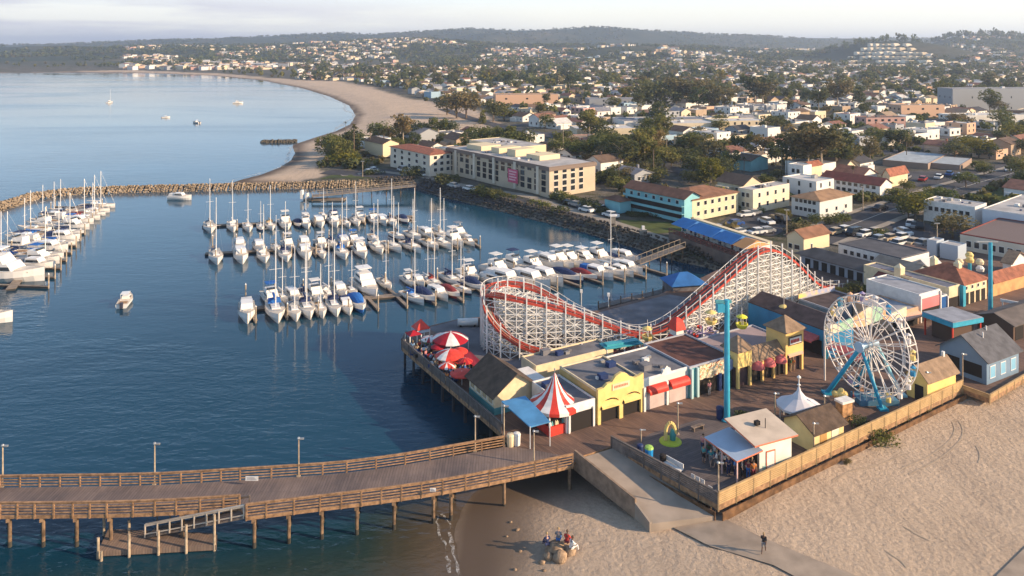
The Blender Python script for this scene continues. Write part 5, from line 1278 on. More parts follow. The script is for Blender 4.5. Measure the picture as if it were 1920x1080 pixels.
def place_boat(spec, px, py, hd, where, ordn, side='left', anchor='bow', scale=None, group=None):
    kind, c = spec; o = proto(kind, c); s = scale or brnd.uniform(.9, 1.04)
    p = P(px, py, 0); d = Vector((math.cos(hd), math.sin(hd), 0))
    if anchor == 'bow': p = p-d*LEN[kind]*s/2
    elif anchor == 'stern': p = p+d*LEN[kind]*s/2
    o.location = (p.x, p.y, 0); o.rotation_euler = (0,0,hd-math.pi/2); o.scale = (s, s, s*brnd.uniform(.94,1.06))
    lab = KN[kind].format(c)
    o['label'] = lab+', '+((ORD[ordn]+' from '+side+', ') if ordn is not None else '')+where
    o['group'] = group or 'boats moored in the marina'
    return o
def boat_row(items, hd, where, side='left', anchor='bow', jit=2.5):
    for i, it in enumerate(sorted(items, key=lambda a: a[1])):
        sp, px, py = it[:3]; sc_ = it[3] if len(it) > 3 else None
        place_boat((sp[0], sp[1:] or 'white'), px, py, hd+R(brnd.uniform(-jit, jit)), where, i, side, anchor, sc_)
HF = R(-66); HB = R(114)
boat_row([('cwhite',464,608,1.0),('Sblue',522,607,1.12),('Snavy',582,600,1.0),('Snavy',632,595,.98),('Kblue',680,588,1.0),('Sgrey',556,604,.9),('swhite',606,598,.9),('cnavy',656,592,.8)], R(-68), 'front line of nearest slips')
boat_row([('Cblue',509,566,.85),('cwhite',550,562,.8),('Cwhite',592,560,.85),('cgrey',637,552,.85),('Y',686,545,.78),('swhite',528,563,.8),('Snavy',571,560,.85),('Swhite',614,556,.85),('sgrey',658,550,.8)], R(-60), 'second line of nearest slips', anchor='mid')
boat_row([('Cwhite',766,530,.62),('Swhite',800,530,.7),('Smaroon',812,533,.7),('Snavy',845,528,.85),('Cwhite',881,522,.85),('Sgrey',722,536,.7),('cgrey',784,532,.7),('swhite',862,527,.8)], R(-62), 'back line left of coaster bend', anchor='mid')
boat_row([('Knavy',818,571,.95),('Kmaroon',862,562,.85),('snavy',884,555,.7),('Knavy',908,548,.9),('cwhite',840,566,.8),('Sblue',795,573,.8)], R(-55), 'front line left of coaster bend')
boat_row([('Sgrey',408,497,1.0),('cwhite',455,496,1.05),('Swhite',498,494,.9),('Snavy',539,492,.95),('ctan',578,489,1.0),('swhite',607,486,.8),('Sblue',648,488,.95),('Y',684,486,.62),('Swhite',716,478,.95)], HF, 'front line of middle slips')
boat_row([('cwhite',450,466,.9),('cgrey',486,468,.9),('stan',517,468,.8),('Cwhite',540,465,.75),('cwhite',571,463,.9),('Cwhite',602,462,.75),('Snavy',622,460,.8),('cblue',645,459,.9),('Cblue',663,456,.75),('snavy',700,452,.9)], HF, 'back line of middle slips', anchor='mid')
boat_row([('Sgrey',752,475,.95),('Snavy',789,475,.95),('Stan',822,470,.9),('Swhite',846,468,.9),('Cwhite',868,466,.95),('rwhite',890,462,.9)], R(-58), 'front line right of middle slips')
boat_row([('snavy',745,447,.9),('Sgrey',775,446,.9),('cwhite',800,444,.9),('Swhite',823,441,.95),('Cgrey',861,444,.8)], R(-58), 'back line right of middle slips', anchor='mid')
boat_row([('Sgrey',396,438,1.0),('Swhite',438,436,.95),('swhite',468,436,.95),('snavy',491,434,.75),('Stan',511,433,.9),('Cwhite',540,432,.9),('Knavy',562,428,.8),('Cwhite',578,430,.75),('cwhite',604,428,.95),('Cnavy',632,427,.8),('swhite',655,427,.8),('Sgrey',672,425,.9)], HF, 'front line of farthest slips')
boat_row([('Cwhite',675,413,.85),('Cblue',700,416,.8),('cwhite',718,418,.9),('Snavy',733,419,.9),('Knavy',757,415,.9),('swhite',606,408,.8),('cgrey',626,408,.8),('snavy',573,408,.8)], HF, 'back line of farthest slips', anchor='mid')
boat_row([('Cwhite',934,515,.95),('Cnavy',966,504,.9),('Cwhite',1000,508,.95),('cwhite',1029,500,1.1),('Cwhite',1048,498,.95),('Cwhite',1068,495,.9),('Y',1098,492,.62),('Cwhite',1124,490,.95),('Knavy',1150,488,.8),('cwhite',1172,488,.9)], R(-52), 'back line right of coaster bend', anchor='mid')
boat_row([('cwhite',955,540,.9),('cwhite',985,545,1.2),('cwhite',1032,545,1.15),('cgrey',1056,538,1.1),('Knavy',1094,532,1.05),('Kmaroon',1120,528,.85),('cblue',1150,526,.95),('Swhite',1174,522,.95),('cnavy',1188,520,.8),('cwhite',1205,517,.9)], R(-46), 'front line right of coaster bend')
# slips by the breakwater
HL = R(-6)
left = [('Swhite',216,389,1.05),('Snavy',206,398,1.1),('Swhite',198,404,.9),('Smaroon',188,412,1.1),('cwhite',176,420,.95),('Cblue',168,430,.9),('Snavy',160,440,1.0),('cnavy',150,452,1.0),('Sblue',143,461,1.05),('cwhite',128,472,1.05),('Sblue',120,484,1.05),('Cblue',112,494,.95),('cgrey',104,505,1.0),('Y',84,526,1.15)]
for i, (sp, px, py, s_) in enumerate(left): _b = place_boat((sp[0], sp[1:] or 'white'), px, py, HL+R(brnd.uniform(-3,3)), 'outer column by breakwater', i, 'top', 'bow', s_); _b.scale[2] *= .78 if sp[0] == 'S' else 1
left2 = [('Sgrey',118,398,.9),('Snavy',106,405,.9),('cwhite',97,411,.9),('Snavy',85,418,.95),('Cnavy',78,426,.9),('swhite',62,434,1),('Sblue',52,444,1),('cwhite',40,454,1),('Cnavy',32,466,1.0),('Snavy',20,476,1.0),('Sblue',8,488,1.0),('Cblue',-6,500,1.0)]
for i, (sp, px, py, s_) in enumerate(left2): _b = place_boat((sp[0], sp[1:] or 'white'), px, py, HL+math.pi+R(brnd.uniform(-3,3)), 'inner column by breakwater', i, 'top', 'mid', s_); _b.scale[2] *= .78 if sp[0] == 'S' else 1
place_boat(('r','white'), 236, 568, R(104), 'alone in the open basin heading away', None, anchor='mid', scale=1.0)
place_boat(('c','white'), 338, 374, R(-8), 'alone beside the breakwater', None, anchor='mid', scale=.85)
place_boat(('c','tan'), 24, 603, R(4), 'cut by the left photo edge', None, anchor='bow', scale=1.1)
place_boat(('S','white'), 206, 193, R(90), 'far out in the bay, leftmost', None, anchor='mid', scale=.95, group='boats anchored in the bay')
place_boat(('C','grey'), 446, 194, R(20), 'far out in the bay near the far beach', None, anchor='mid', scale=.8, group='boats anchored in the bay')
place_boat(('r','white'), 311, 221, R(20), 'in the bay, darker and smaller, middle', None, anchor='mid', scale=.8, group='boats anchored in the bay')
place_boat(('r','white'), 368, 231, R(150), 'in the bay, nearest to the breakwater', None, anchor='mid', scale=1.0, group='boats anchored in the bay')
# ---------------------------------------------------------------- floating docks
dock_m = mat('dock_planks', (.25,.20,.155), .85, var=.3, vscale=1.2); float_m = mat('dock_float', (.05,.045,.04), .8)
def dock(label, a_px, b_px, fingers, hd, flen=8.5, wd=1.6):
    A = P(*a_px, .55); B = P(*b_px, .55); t = thing('floating_dock', label, 'dock', A, 0, 'floating docks of the marina')
    d = (B-A); L_ = d.length; dn = d.normalized(); mb = MB(); mb.beam((0,0,-.15), d-Vector((0,0,.15)), wd, .12, 0); mb.beam((0,0,-.4), d-Vector((0,0,.4)), wd*.85, .38, 1); mb.build('walkway', [dock_m, float_m], t)
    fd = Vector((math.cos(hd), math.sin(hd), 0))
    for i, (s, sg_) in enumerate(fingers):
        p = d*s; e = p+fd*sg_*flen; mb = MB(); st = p+fd*sg_*wd*.5
        mb.beam(st-Vector((0,0,.16)), e-Vector((0,0,.16)), .6, .12, 0); mb.beam(st-Vector((0,0,.4)), e-Vector((0,0,.4)), .45, .36, 1); mb.build('finger', [dock_m, float_m], t)
        mb = MB(); mb.tube(e+Vector((0,0,-1.5)), e+Vector((0,0,2.1)), .13, n=7, mi=0); mb.lathe([(.16,2.1),(.01,2.4)], 7, (e.x,e.y), mi=1); mb.build('mooring_pile', [wood_pale, white_m], t)
    return t
def fs(n, sides=(1,-1), a=.03, b=.97): return [(a+(b-a)*i/(n-1), s) for i in range(n) for s in sides]
dock('dock walkway of the nearest slips with fingers to both sides', (455,578), (905,537), fs(9), R(-64), 6.5)
dock('dock walkway behind the coaster bend reaching to the shore ramp', (905,537), (1212,498), fs(8), R(-52), 6.5)
dock('dock walkway of the middle slips', (385,474), (895,448), fs(12), HF, 6.5)
dock('dock walkway of the farthest slips', (380,422), (775,404), fs(9, (1,)), HF, 6)
dock('dock walkway between the boat columns by the breakwater', (150,384), (20,540), [(s,q) for s,q in fs(13)], R(-6), 7)
def ramp_bridge(label, a, b, za, zb, wd=2.0, group=None, n=8, m=None):
    A = P(*a, za); B = P(*b, zb); t = thing('access_ramp', label, 'ramp', A, 0, group); d = B-A
    mb = MB(); mb.beam((0,0,-.1), d-Vector((0,0,.1)), wd, .2); mb.build('deck', m or dock_m, t); s_ = Vector((d.y,-d.x,0)).normalized()*wd/2
    for q in (-1,1):
        mb = MB(); mb.beam(s_*q+Vector((0,0,1)), d+s_*q+Vector((0,0,1)), .08)
        for k in range(n+1): p = d*k/n+s_*q; mb.beam(p, p+Vector((0,0,1)), .08)
        mb.build('railing', wood_pale, t)
    for k in range(0, n+1, 2):
        p = d*k/n; mb = MB(); mb.tube((p.x,p.y,-A.z-.5),(p.x,p.y,p.z-.1),.13,n=6); mb.build('pile', pile_m, t)
ramp_bridge('pale access ramp from the shore restaurant down to the right dock', (1196,492), (1280,460), .7, 3.4, 2.2)
ramp_bridge('long pale timber jetty at the far end of the marina beside the breakwater', (585,367), (778,347), 1.6, 3.2, 3.4, n=14)
fl = thing('pier_head_float', 'small floats with a white stair at the end of the long timber jetty', 'float', P(590,372,.5)); mb = MB(); mb.box(-3,-1.6,-.4,9,1.2,0); mb.build('platform', dock_m, fl); mb = MB(); mb.box(-4,-1,0,-3.4,1,2.4); mb.box(-2.2,-1,0,-1.9,1,1.6); mb.build('stair_frame', white_m, fl)

# ================================================================ PEOPLE
skin_m = [mat('skin_light', (.50,.30,.21), .6), mat('skin_tan', (.32,.18,.11), .6), mat('skin_dark', (.12,.065,.04), .6)]
hair_m = [mat('hair_dark', (.018,.012,.01), .6), mat('hair_brown', (.09,.05,.028), .6), mat('hair_fair', (.35,.24,.12), .6)]
def skin_obj(name, nodes, edges, root=0, sub=1):
    me = bpy.data.meshes.new(name); me.from_pydata([n[0] for n in nodes], edges, []); o = bpy.data.objects.new(name, me); C.objects.link(o)
    m = o.modifiers.new('s', 'SKIN'); m.use_smooth_shade = True
    for i, n in enumerate(nodes): 
        r0 = n[1] if isinstance(n[1], tuple) else (n[1], n[1]); me.skin_vertices[0].data[i].radius = r0
        me.skin_vertices[0].data[i].use_root = (i == root)
    if sub: s = o.modifiers.new('d', 'SUBSURF'); s.levels = sub; s.render_levels = sub
    dg = bpy.context.evaluated_depsgraph_get(); dg.update(); m2 = bpy.data.meshes.new_from_object(o.evaluated_get(dg)); bpy.data.objects.remove(o); m2.name = name
    return m2
def body(pose):
    J = {'pel':(0,0,.95),'wst':(0,0,1.10),'chs':(0,0,1.32),'nck':(0,0,1.48),'nk2':(0,0,1.54),'hd':(0,-.01,1.62),'hd2':(0,-.01,1.72)}
    for s, q in (('l',-1),('r',1)):
        J[s+'hip']=(q*.10,0,.90); J[s+'kne']=(q*.11,-.01,.50); J[s+'ank']=(q*.11,.02,.09); J[s+'toe']=(q*.12,-.15,.04)
        J[s+'sh']=(q*.19,0,1.40); J[s+'elb']=(q*.25,.02,1.13); J[s+'wri']=(q*.26,-.06,.90); J[s+'han']=(q*.26,-.08,.80)
    J.update(pose)
    R_ = {'pel':(.14,.10),'wst':(.12,.09),'chs':(.15,.105),'nck':(.07,.07),'nk2':.05,'hd':(.075,.09),'hd2':(.07,.085)}
    for s in 'lr': R_.update({s+'hip':.085,s+'kne':.058,s+'ank':.04,s+'toe':.035,s+'sh':.058,s+'elb':.042,s+'wri':.03,s+'han':.034})
    return J, R_
BE = [('pel','wst'),('wst','chs'),('chs','nck'),('nck','nk2'),('nk2','hd'),('hd','hd2')]
for s in 'lr': BE += [('pel',s+'hip'),(s+'hip',s+'kne'),(s+'kne',s+'ank'),(s+'ank',s+'toe'),('chs',s+'sh'),(s+'sh',s+'elb'),(s+'elb',s+'wri'),(s+'wri',s+'han')]
def build_pose(nm, pose, shorts=False):
    J, R_ = body(pose); names = list(J)
    def mk(n_, keep, edges, extra):
        ks = [k for k in names if k in keep]; ix = {k:i for i,k in enumerate(ks)}
        nodes = []
        for k in ks:
            r_ = R_[k]; r_ = r_ if isinstance(r_, tuple) else (r_, r_); nodes.append((J[k], (r_[0]+extra, r_[1]+extra)))
        ed = [(ix[a], ix[b]) for a,b in edges if a in ix and b in ix]; root = ix.get('pel', ix.get('hd', 0))
        return skin_obj(n_, nodes, ed, root)
    b = mk('body', names, BE, 0)
    sh = mk('shirt', ['pel','wst','chs','nck','lsh','rsh','lelb','relb'], BE, .018)
    tr = mk('trousers', ['pel','lhip','rhip','lkne','rkne'] + ([] if shorts else ['lank','rank']), BE, .016)
    h = Vector(J['hd']); mb = MB()
    n1, n2 = 8, 5
    vs = [(h.x+.098*math.sin(p_)*math.cos(q), h.y+.025+.105*math.sin(p_)*math.sin(q), h.z+.05+.125*math.cos(p_)) for p_ in [i*1.75/n2+.01 for i in range(n2+1)] for q in [j*2*math.pi/n1 for j in range(n1)]]
    mb.add(vs, [(i*n1+j, (i+1)*n1+j, (i+1)*n1+(j+1)%n1, i*n1+(j+1)%n1) for i in range(n2) for j in range(n1)])
    ho = mb.build('hair', hair_m[0]); hm_ = ho.data; bpy.data.objects.remove(ho)
    # nose and ears belong to the head
    return {'body': b, 'shirt': sh, 'trousers': tr, 'hair': hm_}
POSES = {
 'stand': build_pose('stand', {'rtoe':(.16,-.14,.04)}),
 'stand2': build_pose('stand2', {'lelb':(-.27,-.02,1.15),'lwri':(-.12,-.22,1.12),'lhan':(-.08,-.27,1.16),'lkne':(-.13,-.05,.5)}, True),
 'walk': build_pose('walk', {'lkne':(-.10,-.16,.52),'lank':(-.10,-.24,.12),'ltoe':(-.10,-.40,.08),'rkne':(.10,.06,.50),'rank':(.10,.34,.15),'rtoe':(.10,.26,.03),'lelb':(-.23,.16,1.16),'lwri':(-.22,.22,.94),'lhan':(-.22,.22,.85),'relb':(.23,-.10,1.16),'rwri':(.21,-.26,1.02),'rhan':(.2,-.32,.98)}, True),
 'sit': build_pose('sit', {k:(x,y,z-.48) for k,(x,y,z) in {'pel':(0,0,.95),'wst':(0,.01,1.10),'chs':(0,-.03,1.30),'nck':(0,-.05,1.46),'nk2':(0,-.07,1.53),'hd':(0,-.10,1.60),'hd2':(0,-.11,1.70),'lhip':(-.10,-.03,.92),'rhip':(.10,-.03,.92),'lkne':(-.14,-.42,1.02),'rkne':(.13,-.44,.98),'lank':(-.13,-.52,.60),'rank':(.12,-.56,.58),'ltoe':(-.13,-.68,.55),'rtoe':(.12,-.72,.53),'lsh':(-.19,-.02,1.38),'rsh':(.19,-.02,1.38),'lelb':(-.26,-.12,1.14),'lwri':(-.18,-.32,1.06),'lhan':(-.15,-.38,1.06),'relb':(.26,-.12,1.14),'rwri':(.18,-.32,1.04),'rhan':(.15,-.38,1.04)}.items()})}
PC = {'navy':(.02,.03,.09),'white':(.68,.66,.62),'red':(.45,.04,.03),'grey':(.18,.18,.19),'black':(.02,.02,.022),'pale blue':(.22,.36,.50),'tan':(.38,.27,.16),'green':(.06,.16,.07),'pink':(.55,.22,.22),'orange':(.55,.18,.04),'blue':(.03,.12,.35),'maroon':(.18,.03,.04),'teal':(.05,.25,.26)}
prn = random.Random(77); used_p = {}
def person(loc, rz, pose, top, leg, where, group=None, s=1.0):
    t = thing('person', 'person, %s top, %s %s, %s' % (top, leg, 'shorts' if pose in ('stand2','walk') else 'trousers', where), 'person', loc, rz, group)
    t.scale = (s,s,s); ms = POSES[pose]; hr = prn.choice(hair_m); sk = prn.choice(skin_m)
    for k, m_ in (('body', sk), ('shirt', mat('cloth_'+top.replace(' ','_'), PC[top], .85)), ('trousers', mat('cloth_'+leg.replace(' ','_'), PC[leg], .85)), ('hair', hr)):
        me_ = ms[k]
        if not me_.materials: me_.materials.append(m_)
        o = bpy.data.objects.new(k, me_); C.objects.link(o); o.parent = t; o.material_slots[0].link = 'OBJECT'; o.material_slots[0].material = m_
    return t
def crowd(spots, z, where_f, group, poses=('stand','stand2','stand','walk'), s=1.05):
    tops = list(PC); seen = set()
    for i, (px, py) in enumerate(spots):
        for _ in range(200):
            tp, lg = prn.choice(tops), prn.choice(['navy','grey','black','tan','blue','white'])
            if (tp, lg) not in seen: seen.add((tp, lg)); break
        person(P(px, py, z), prn.uniform(0, 6.28), prn.choice(poses), tp, lg, where_f(i, px, py), group, s*prn.uniform(.93,1.05))
kc = [(1319,868),(1329,862),(1318,850),(1333,874),(1340,866),(1344,880),(1352,871),(1349,858),(1358,883),(1363,874),(1366,891),(1373,882),(1378,893),(1384,884),(1377,870),(1391,895),(1397,887),(1403,898),(1388,873),(1402,878),(1357,862),(1410,893),(1369,862)]
crowd(kc, DZ, lambda i,px,py: ('left edge' if px < 1335 else 'middle' if px < 1385 else 'right part')+' of the snack kiosk crowd', 'people queueing at the snack kiosk', s=1.12)
person(P(1413,900,DZ), 0, 'stand', 'orange', 'maroon', 'at the right end of the kiosk counter', s=1.1)
tc = [(774,664),(782,668),(790,674),(786,660),(798,678),(802,668),(808,684),(815,690),(822,682),(818,698),(828,700),(836,708),(846,713),(853,706),(862,700),(872,706),(880,712),(893,716),(868,690),(838,722),(798,660),(812,664),(832,690),(850,720)]
crowd(tc, DZ, lambda i,px,py: 'parasol terrace, '+('gazebo end' if px < 805 else 'middle' if px < 850 else 'gabled hall end'), 'people under the red and white parasols', s=1.0)
crowd([(1135,785),(1144,782),(1177,771),(1183,770),(1487,695),(1482,697),(1330,742),(1600,762)], DZ, lambda i,px,py: ['in the left arch of the yellow arcade','in the left arch, right figure','in the right arch of the yellow arcade','in the right arch, right figure','in the doorway of the right yellow tower','beside another at the right yellow tower','in the dark opening under the mural','at the wheel loading platform'][i], 'people at the shop fronts')
w_ = P(1432,1037,2.05); w_.z = gz(w_.x,w_.y)+.13; person(w_, R(150), 'walk', 'black', 'grey', 'walking alone on the concrete path over the sand', s=1.0)
# people sitting on the beach rocks
rk = [(1040,1010,1.1),(1056,1006,.9),(1066,1014,.7),(1030,1020,.6),(1047,1022,1.0),(1016,1028,.35),(975,1003,.22),(1020,1042,.22),(966,1035,.2),(990,1050,.16),(970,965,.25),(958,950,.2),(950,975,.16),(1048,1060,.16),(962,1060,.15),(984,1064,.14)]
for i, (px, py, s_) in enumerate(rk):
    p = P(px, py, 1.9); zz = gz(p.x, p.y)
    o = rock_heap('beach_rock', [(0,0,0,s_)], mat('beach_rock', (.34,.235,.15), .9, var=.5, vscale=2.2, bump=.8, bscale=6), 30+i); o.location = (p.x, p.y, zz+s_*.1)
    tag(o, '%s tan rock on the sand below the pier, %s from the left' % ('large' if s_ > .8 else 'middle sized' if s_ > .45 else 'small', ORD[sorted(rk).index((px,py,s_))]), 'rock', 'rocks scattered on the beach')
for px, py, tp, lg, w2, rz, dz in [(1026,1002,'navy','navy','sitting leftmost on the beach rocks',200,.55),(1047,998,'grey','blue','sitting second from left on the beach rocks',170,.7),(1063,1002,'red','maroon','sitting third from left on the beach rocks',150,.6),(1072,1010,'white','white','sitting rightmost on the beach rocks',120,.45)]:
    p = P(px, py, 2.2); person(Vector((p.x,p.y,gz(p.x,p.y)+dz-.3)), R(rz), 'sit', tp, lg, w2, 'people sitting on the beach rocks', 1.15)
# ================================================================ TOWN: ROADS AND LAWNS
asph = mat('asphalt', (.065,.063,.068), .9, var=.3, vscale=.15, bump=.2); walkm = mat('sidewalk', (.30,.26,.21), .85, var=.2, vscale=.3)
grass_m = mat('lawn', (.075,.095,.022), .95, var=.45, vscale=.25, bump=.4, bscale=2); markm = mat('road_paint', (.55,.52,.45), .7)
def gp(px, py):
    z = 3.4
    for _ in range(3): p = P(px, py, z); z = gz(p.x, p.y)
    return P(px, py, z)
def strip(paths, wd, dz, m, name, kind='structure', label=None, step=5.0):
    VV=[]; FF=[]; b=0
    for path in paths:
        pts = []
        for i in range(len(path)-1):
            a, c = Vector(path[i][:2]), Vector(path[i+1][:2]); n = max(1, int((c-a).length/step)); pts += [a.lerp(c, k/n) for k in range(n)]
        pts.append(Vector(path[-1][:2])); n = len(pts)
        for i, p in enumerate(pts):
            d = pts[min(i+1,n-1)]-pts[max(i-1,0)]; d.normalize(); q = Vector((-d.y,d.x))*wd/2
            for s in (-1,0,1): VV.append((p.x+q.x*s, p.y+q.y*s))
        for i in range(n-1):
            for s in (0,1): k = b+i*3+s; FF.append((k+1, k, k+3, k+4))
        b += n*3
    V = np.array(VV); Z = ground_z(V[:,0], V[:,1])+dz
    me = np_mesh(name, np.column_stack([V, Z]), FF, m); o = bpy.data.objects.new(name, me); C.objects.link(o); tag(o, label, kind=kind)
    if me.polygons[0].normal.z < 0: me.flip_normals()
    return o
def patch(pts_px, m, name, dz=.10, kind='structure', step=4.0):
    pts = [gp(*q) for q in pts_px]; poly = [(p.x,p.y) for p in pts]; xs = [p[0] for p in poly]; ys = [p[1] for p in poly]
    X, Y = np.meshgrid(np.arange(min(xs)-step, max(xs)+step, step), np.arange(min(ys)-step, max(ys)+step, step), indexing='ij')
    # clip a grid to the outline: build by triangulated outline with interior draping through subdivision
    import bmesh
    bm = bmesh.new(); vs = []
    for i in range(len(poly)):
        a, b = Vector(poly[i]), Vector(poly[(i+1)%len(poly)]); n = max(1, int((b-a).length/8))
        for k in range(n): q = a.lerp(b, k/n); vs.append(bm.verts.new((q.x,q.y,0)))
    f = bm.faces.new(vs); bmesh.ops.triangulate(bm, faces=[f])
    for _ in range(3): bmesh.ops.subdivide_edges(bm, edges=[e for e in bm.edges if e.calc_length() > 14], cuts=1); bmesh.ops.triangulate(bm, faces=bm.faces[:])
    co = np.array([v.co[:] for v in bm.verts]); Z = ground_z(co[:,0], co[:,1])+dz
    for v, z in zip(bm.verts, Z): v.co.z = z
    me = bpy.data.meshes.new(name); bm.normal_update(); bm.to_mesh(me); bm.free(); me.materials.append(m)
    if len(me.polygons) and me.polygons[0].normal.z < 0: me.flip_normals()
    o = bpy.data.objects.new(name, me); C.objects.link(o); tag(o, kind=kind); return o
g2 = lambda L_: [tuple(gp(*q)) for q in L_]
prom = g2([(640,340),(720,343),(790,352),(900,377),(1000,401),(1100,427),(1200,453),(1262,470)])
patch([(1236,978),(1345,968),(1425,1008),(1520,1048),(1660,1104),(1560,1120),(1450,1062),(1330,1026)], pathm, 'path', .12)
patch([(1850,1100),(1925,1026),(2000,985),(2060,1010),(1980,1120)], pathm, 'path', .12)
strip([prom], 3.4, .14, walkm, 'promenade')
road_shore = g2([(612,322),(680,328),(760,334),(820,346),(900,363),(1000,388),(1080,408),(1150,420)])
main_st = g2([(1520,452),(1570,432),(1650,402),(1760,366),(1860,336),(1960,308)])
back_rd = g2([(830,204),(880,222),(950,240),(1040,256),(1120,276),(1200,300),(1290,326),(1380,340)])
strip([road_shore], 7, .10, asph, 'road'); strip([main_st], 9, .12, asph, 'road'); strip([back_rd], 8, .12, asph, 'road')
def offset(path, d):
    res = []
    for i in range(len(path)):
        a, b = Vector(path[max(i-1,0)][:2]), Vector(path[min(i+1,len(path)-1)][:2]); t = (b-a).normalized(); res.append((path[i][0]-t.y*d, path[i][1]+t.x*d))
    return res
strip([offset(main_st, 5.6), offset(main_st, -5.6)], 1.8, .24, walkm, 'sidewalk'); strip([main_st[1:]], .18, .135, markm, 'road_marking')
LOTS = [[(1375,398),(1468,400),(1490,424),(1450,444),(1330,436)], [(1560,438),(1650,408),(1770,424),(1860,452),(1930,470),(1930,485),(1740,470),(1660,478),(1560,455)], [(1050,380),(1140,376),(1170,400),(1120,404)], [(1660,322),(1830,322),(1850,345),(1700,352)], [(630,322),(730,318),(770,330),(700,334)]]
for q in LOTS: patch(q, asph, 'parking_lot', .11)
for q in [[(800,352),(900,368),(1000,392),(1150,432),(1150,437),(1000,403),(900,380),(800,357)], [(1150,412),(1280,418),(1300,432),(1220,440),(1150,425)], [(600,336),(700,337),(760,340),(700,345),(620,343)], [(1830,360),(1925,338),(1930,368),(1850,372)], [(1090,300),(1180,305),(1260,318),(1240,325),(1120,310)]]: patch(q, grass_m, 'lawn', .09)

# ================================================================ TREES
def leafmat(key, c1, c2):
    m, nt, b, pos = newmat(key, .75, .1)
    oi = nt.nodes.new('ShaderNodeObjectInfo'); n = noise(nt, pos, .35, 3, .6)
    c = ramp(nt, n, [(.35, c1), (.65, c2)]); c = mixc(nt, 1.0, c, ramp(nt, oi.outputs['Random'], [(0,(.75,.85,.8)),(1,(1.3,1.15,1.0))]), 'MULTIPLY')
    nt.links.new(c, b.inputs['Base Color'])
    tl = nt.nodes.new('ShaderNodeBsdfTranslucent'); nt.links.new(c, tl.inputs['Color']); ms = nt.nodes.new('ShaderNodeMixShader'); ms.inputs[0].default_value = .38
    o_ = [n_ for n_ in nt.nodes if n_.type == 'OUTPUT_MATERIAL'][0]; nt.links.new(b.outputs[0], ms.inputs[1]); nt.links.new(tl.outputs[0], ms.inputs[2]); nt.links.new(ms.outputs[0], o_.inputs['Surface']); return m
LM = {'dark': leafmat('foliage_dark', (.058,.080,.034), (.140,.142,.058)), 'green': leafmat('foliage_green', (.095,.120,.038), (.20,.19,.062)), 'gold': leafmat('foliage_yellow_green', (.13,.13,.018), (.24,.20,.035)),
      'euc': leafmat('foliage_eucalyptus', (.105,.10,.048), (.26,.20,.095)), 'palm': leafmat('foliage_palm', (.04,.05,.015), (.10,.09,.03))}
bark = mat('bark', (.17,.12,.08), .9, var=.4, vscale=2); barkp = mat('pale_bark', (.42,.33,.23), .85, var=.3, vscale=1.5)
def clump_quads(centres, n, leaf, seed, flat=1.0):
    """n leaf sized quads spread through the shells of several lobes; centres: (x,y,z,r)"""
    r_ = np.random.RandomState(seed); c = np.array(centres); wts = c[:,3]**2; k = r_.choice(len(c), n, p=wts/wts.sum())
    d = r_.normal(size=(n,3)); d /= np.linalg.norm(d,axis=1)[:,None]; rad = c[k,3]*(.55+.5*r_.rand(n)**.6)
    p = c[k,:3]+d*rad[:,None]*np.array([1,1,flat])
    a = r_.normal(size=(n,3))+d*1.2; a /= np.linalg.norm(a,axis=1)[:,None]; t = np.cross(a, r_.normal(size=(n,3))); t /= np.linalg.norm(t,axis=1)[:,None]+1e-9; b = np.cross(a, t)
    s = leaf*r_.uniform(.6,1.3,n)[:,None]
    V = np.stack([p-t*s-b*s*.6, p+t*s-b*s*.6, p+t*s*.7+b*s*.7, p-t*s*.7+b*s*.7], 1).reshape(-1,3); Fq = np.arange(4*n).reshape(n,4)
    return V, Fq
def lobes(kind, seed):
    r_ = random.Random(seed)
    if kind == 'round': return [(r_.uniform(-.24,.24), r_.uniform(-.24,.24), r_.uniform(.42,.78), r_.uniform(.16,.27)) for _ in range(11)]
    if kind == 'wide': return [(r_.uniform(-.45,.45), r_.uniform(-.45,.45), r_.uniform(.4,.75), r_.uniform(.16,.28)) for _ in range(14)]
    if kind == 'euc': return [(r_.uniform(-.20,.20), r_.uniform(-.20,.20), r_.uniform(.45,.92), r_.uniform(.07,.15)) for _ in range(17)]
    if kind == 'conifer': return [(r_.uniform(-.04,.04), r_.uniform(-.04,.04), z, .20*(1-z)**.8+.03) for z in [.15,.25,.35,.45,.55,.65,.75,.85,.93]]
    if kind == 'shrub': return [(r_.uniform(-.5,.5), r_.uniform(-.5,.5), r_.uniform(.15,.6), r_.uniform(.25,.42)) for _ in range(9)]
TP = {}
def tree_proto(kind, lk, var):
    k = (kind, lk, var)
    if k in TP: return TP[k]
    hi = {'round':950,'wide':1300,'euc':1200,'conifer':800,'shrub':600}[kind]
    V, Fq = clump_quads(lobes(kind, var*7+len(kind)), hi, {'round':.030,'wide':.034,'euc':.024,'conifer':.026,'shrub':.06}[kind], var)
    cr = np_mesh('crown', V, Fq, LM[lk])
    mb = MB(); bm_ = barkp if kind == 'euc' else bark
    th = {'round':.45,'wide':.4,'euc':.75,'conifer':.6,'shrub':.2}[kind]; w_ = {'euc':.018,'shrub':.02}.get(kind,.026)
    mb.tube((0,0,-.04),(0,0,th),w_,w_*.55,6); r_ = random.Random(var)
    for i in range(5): q = r_.uniform(0,6.28); z = th*r_.uniform(.5,.95); mb.tube((0,0,z),(.2*math.cos(q),.2*math.sin(q),z+.22),w_*.45,w_*.15,5)
    o = mb.build('trunk', bm_); me_ = o.data; bpy.data.objects.remove(o)
    TP[k] = (cr, me_); return TP[k]
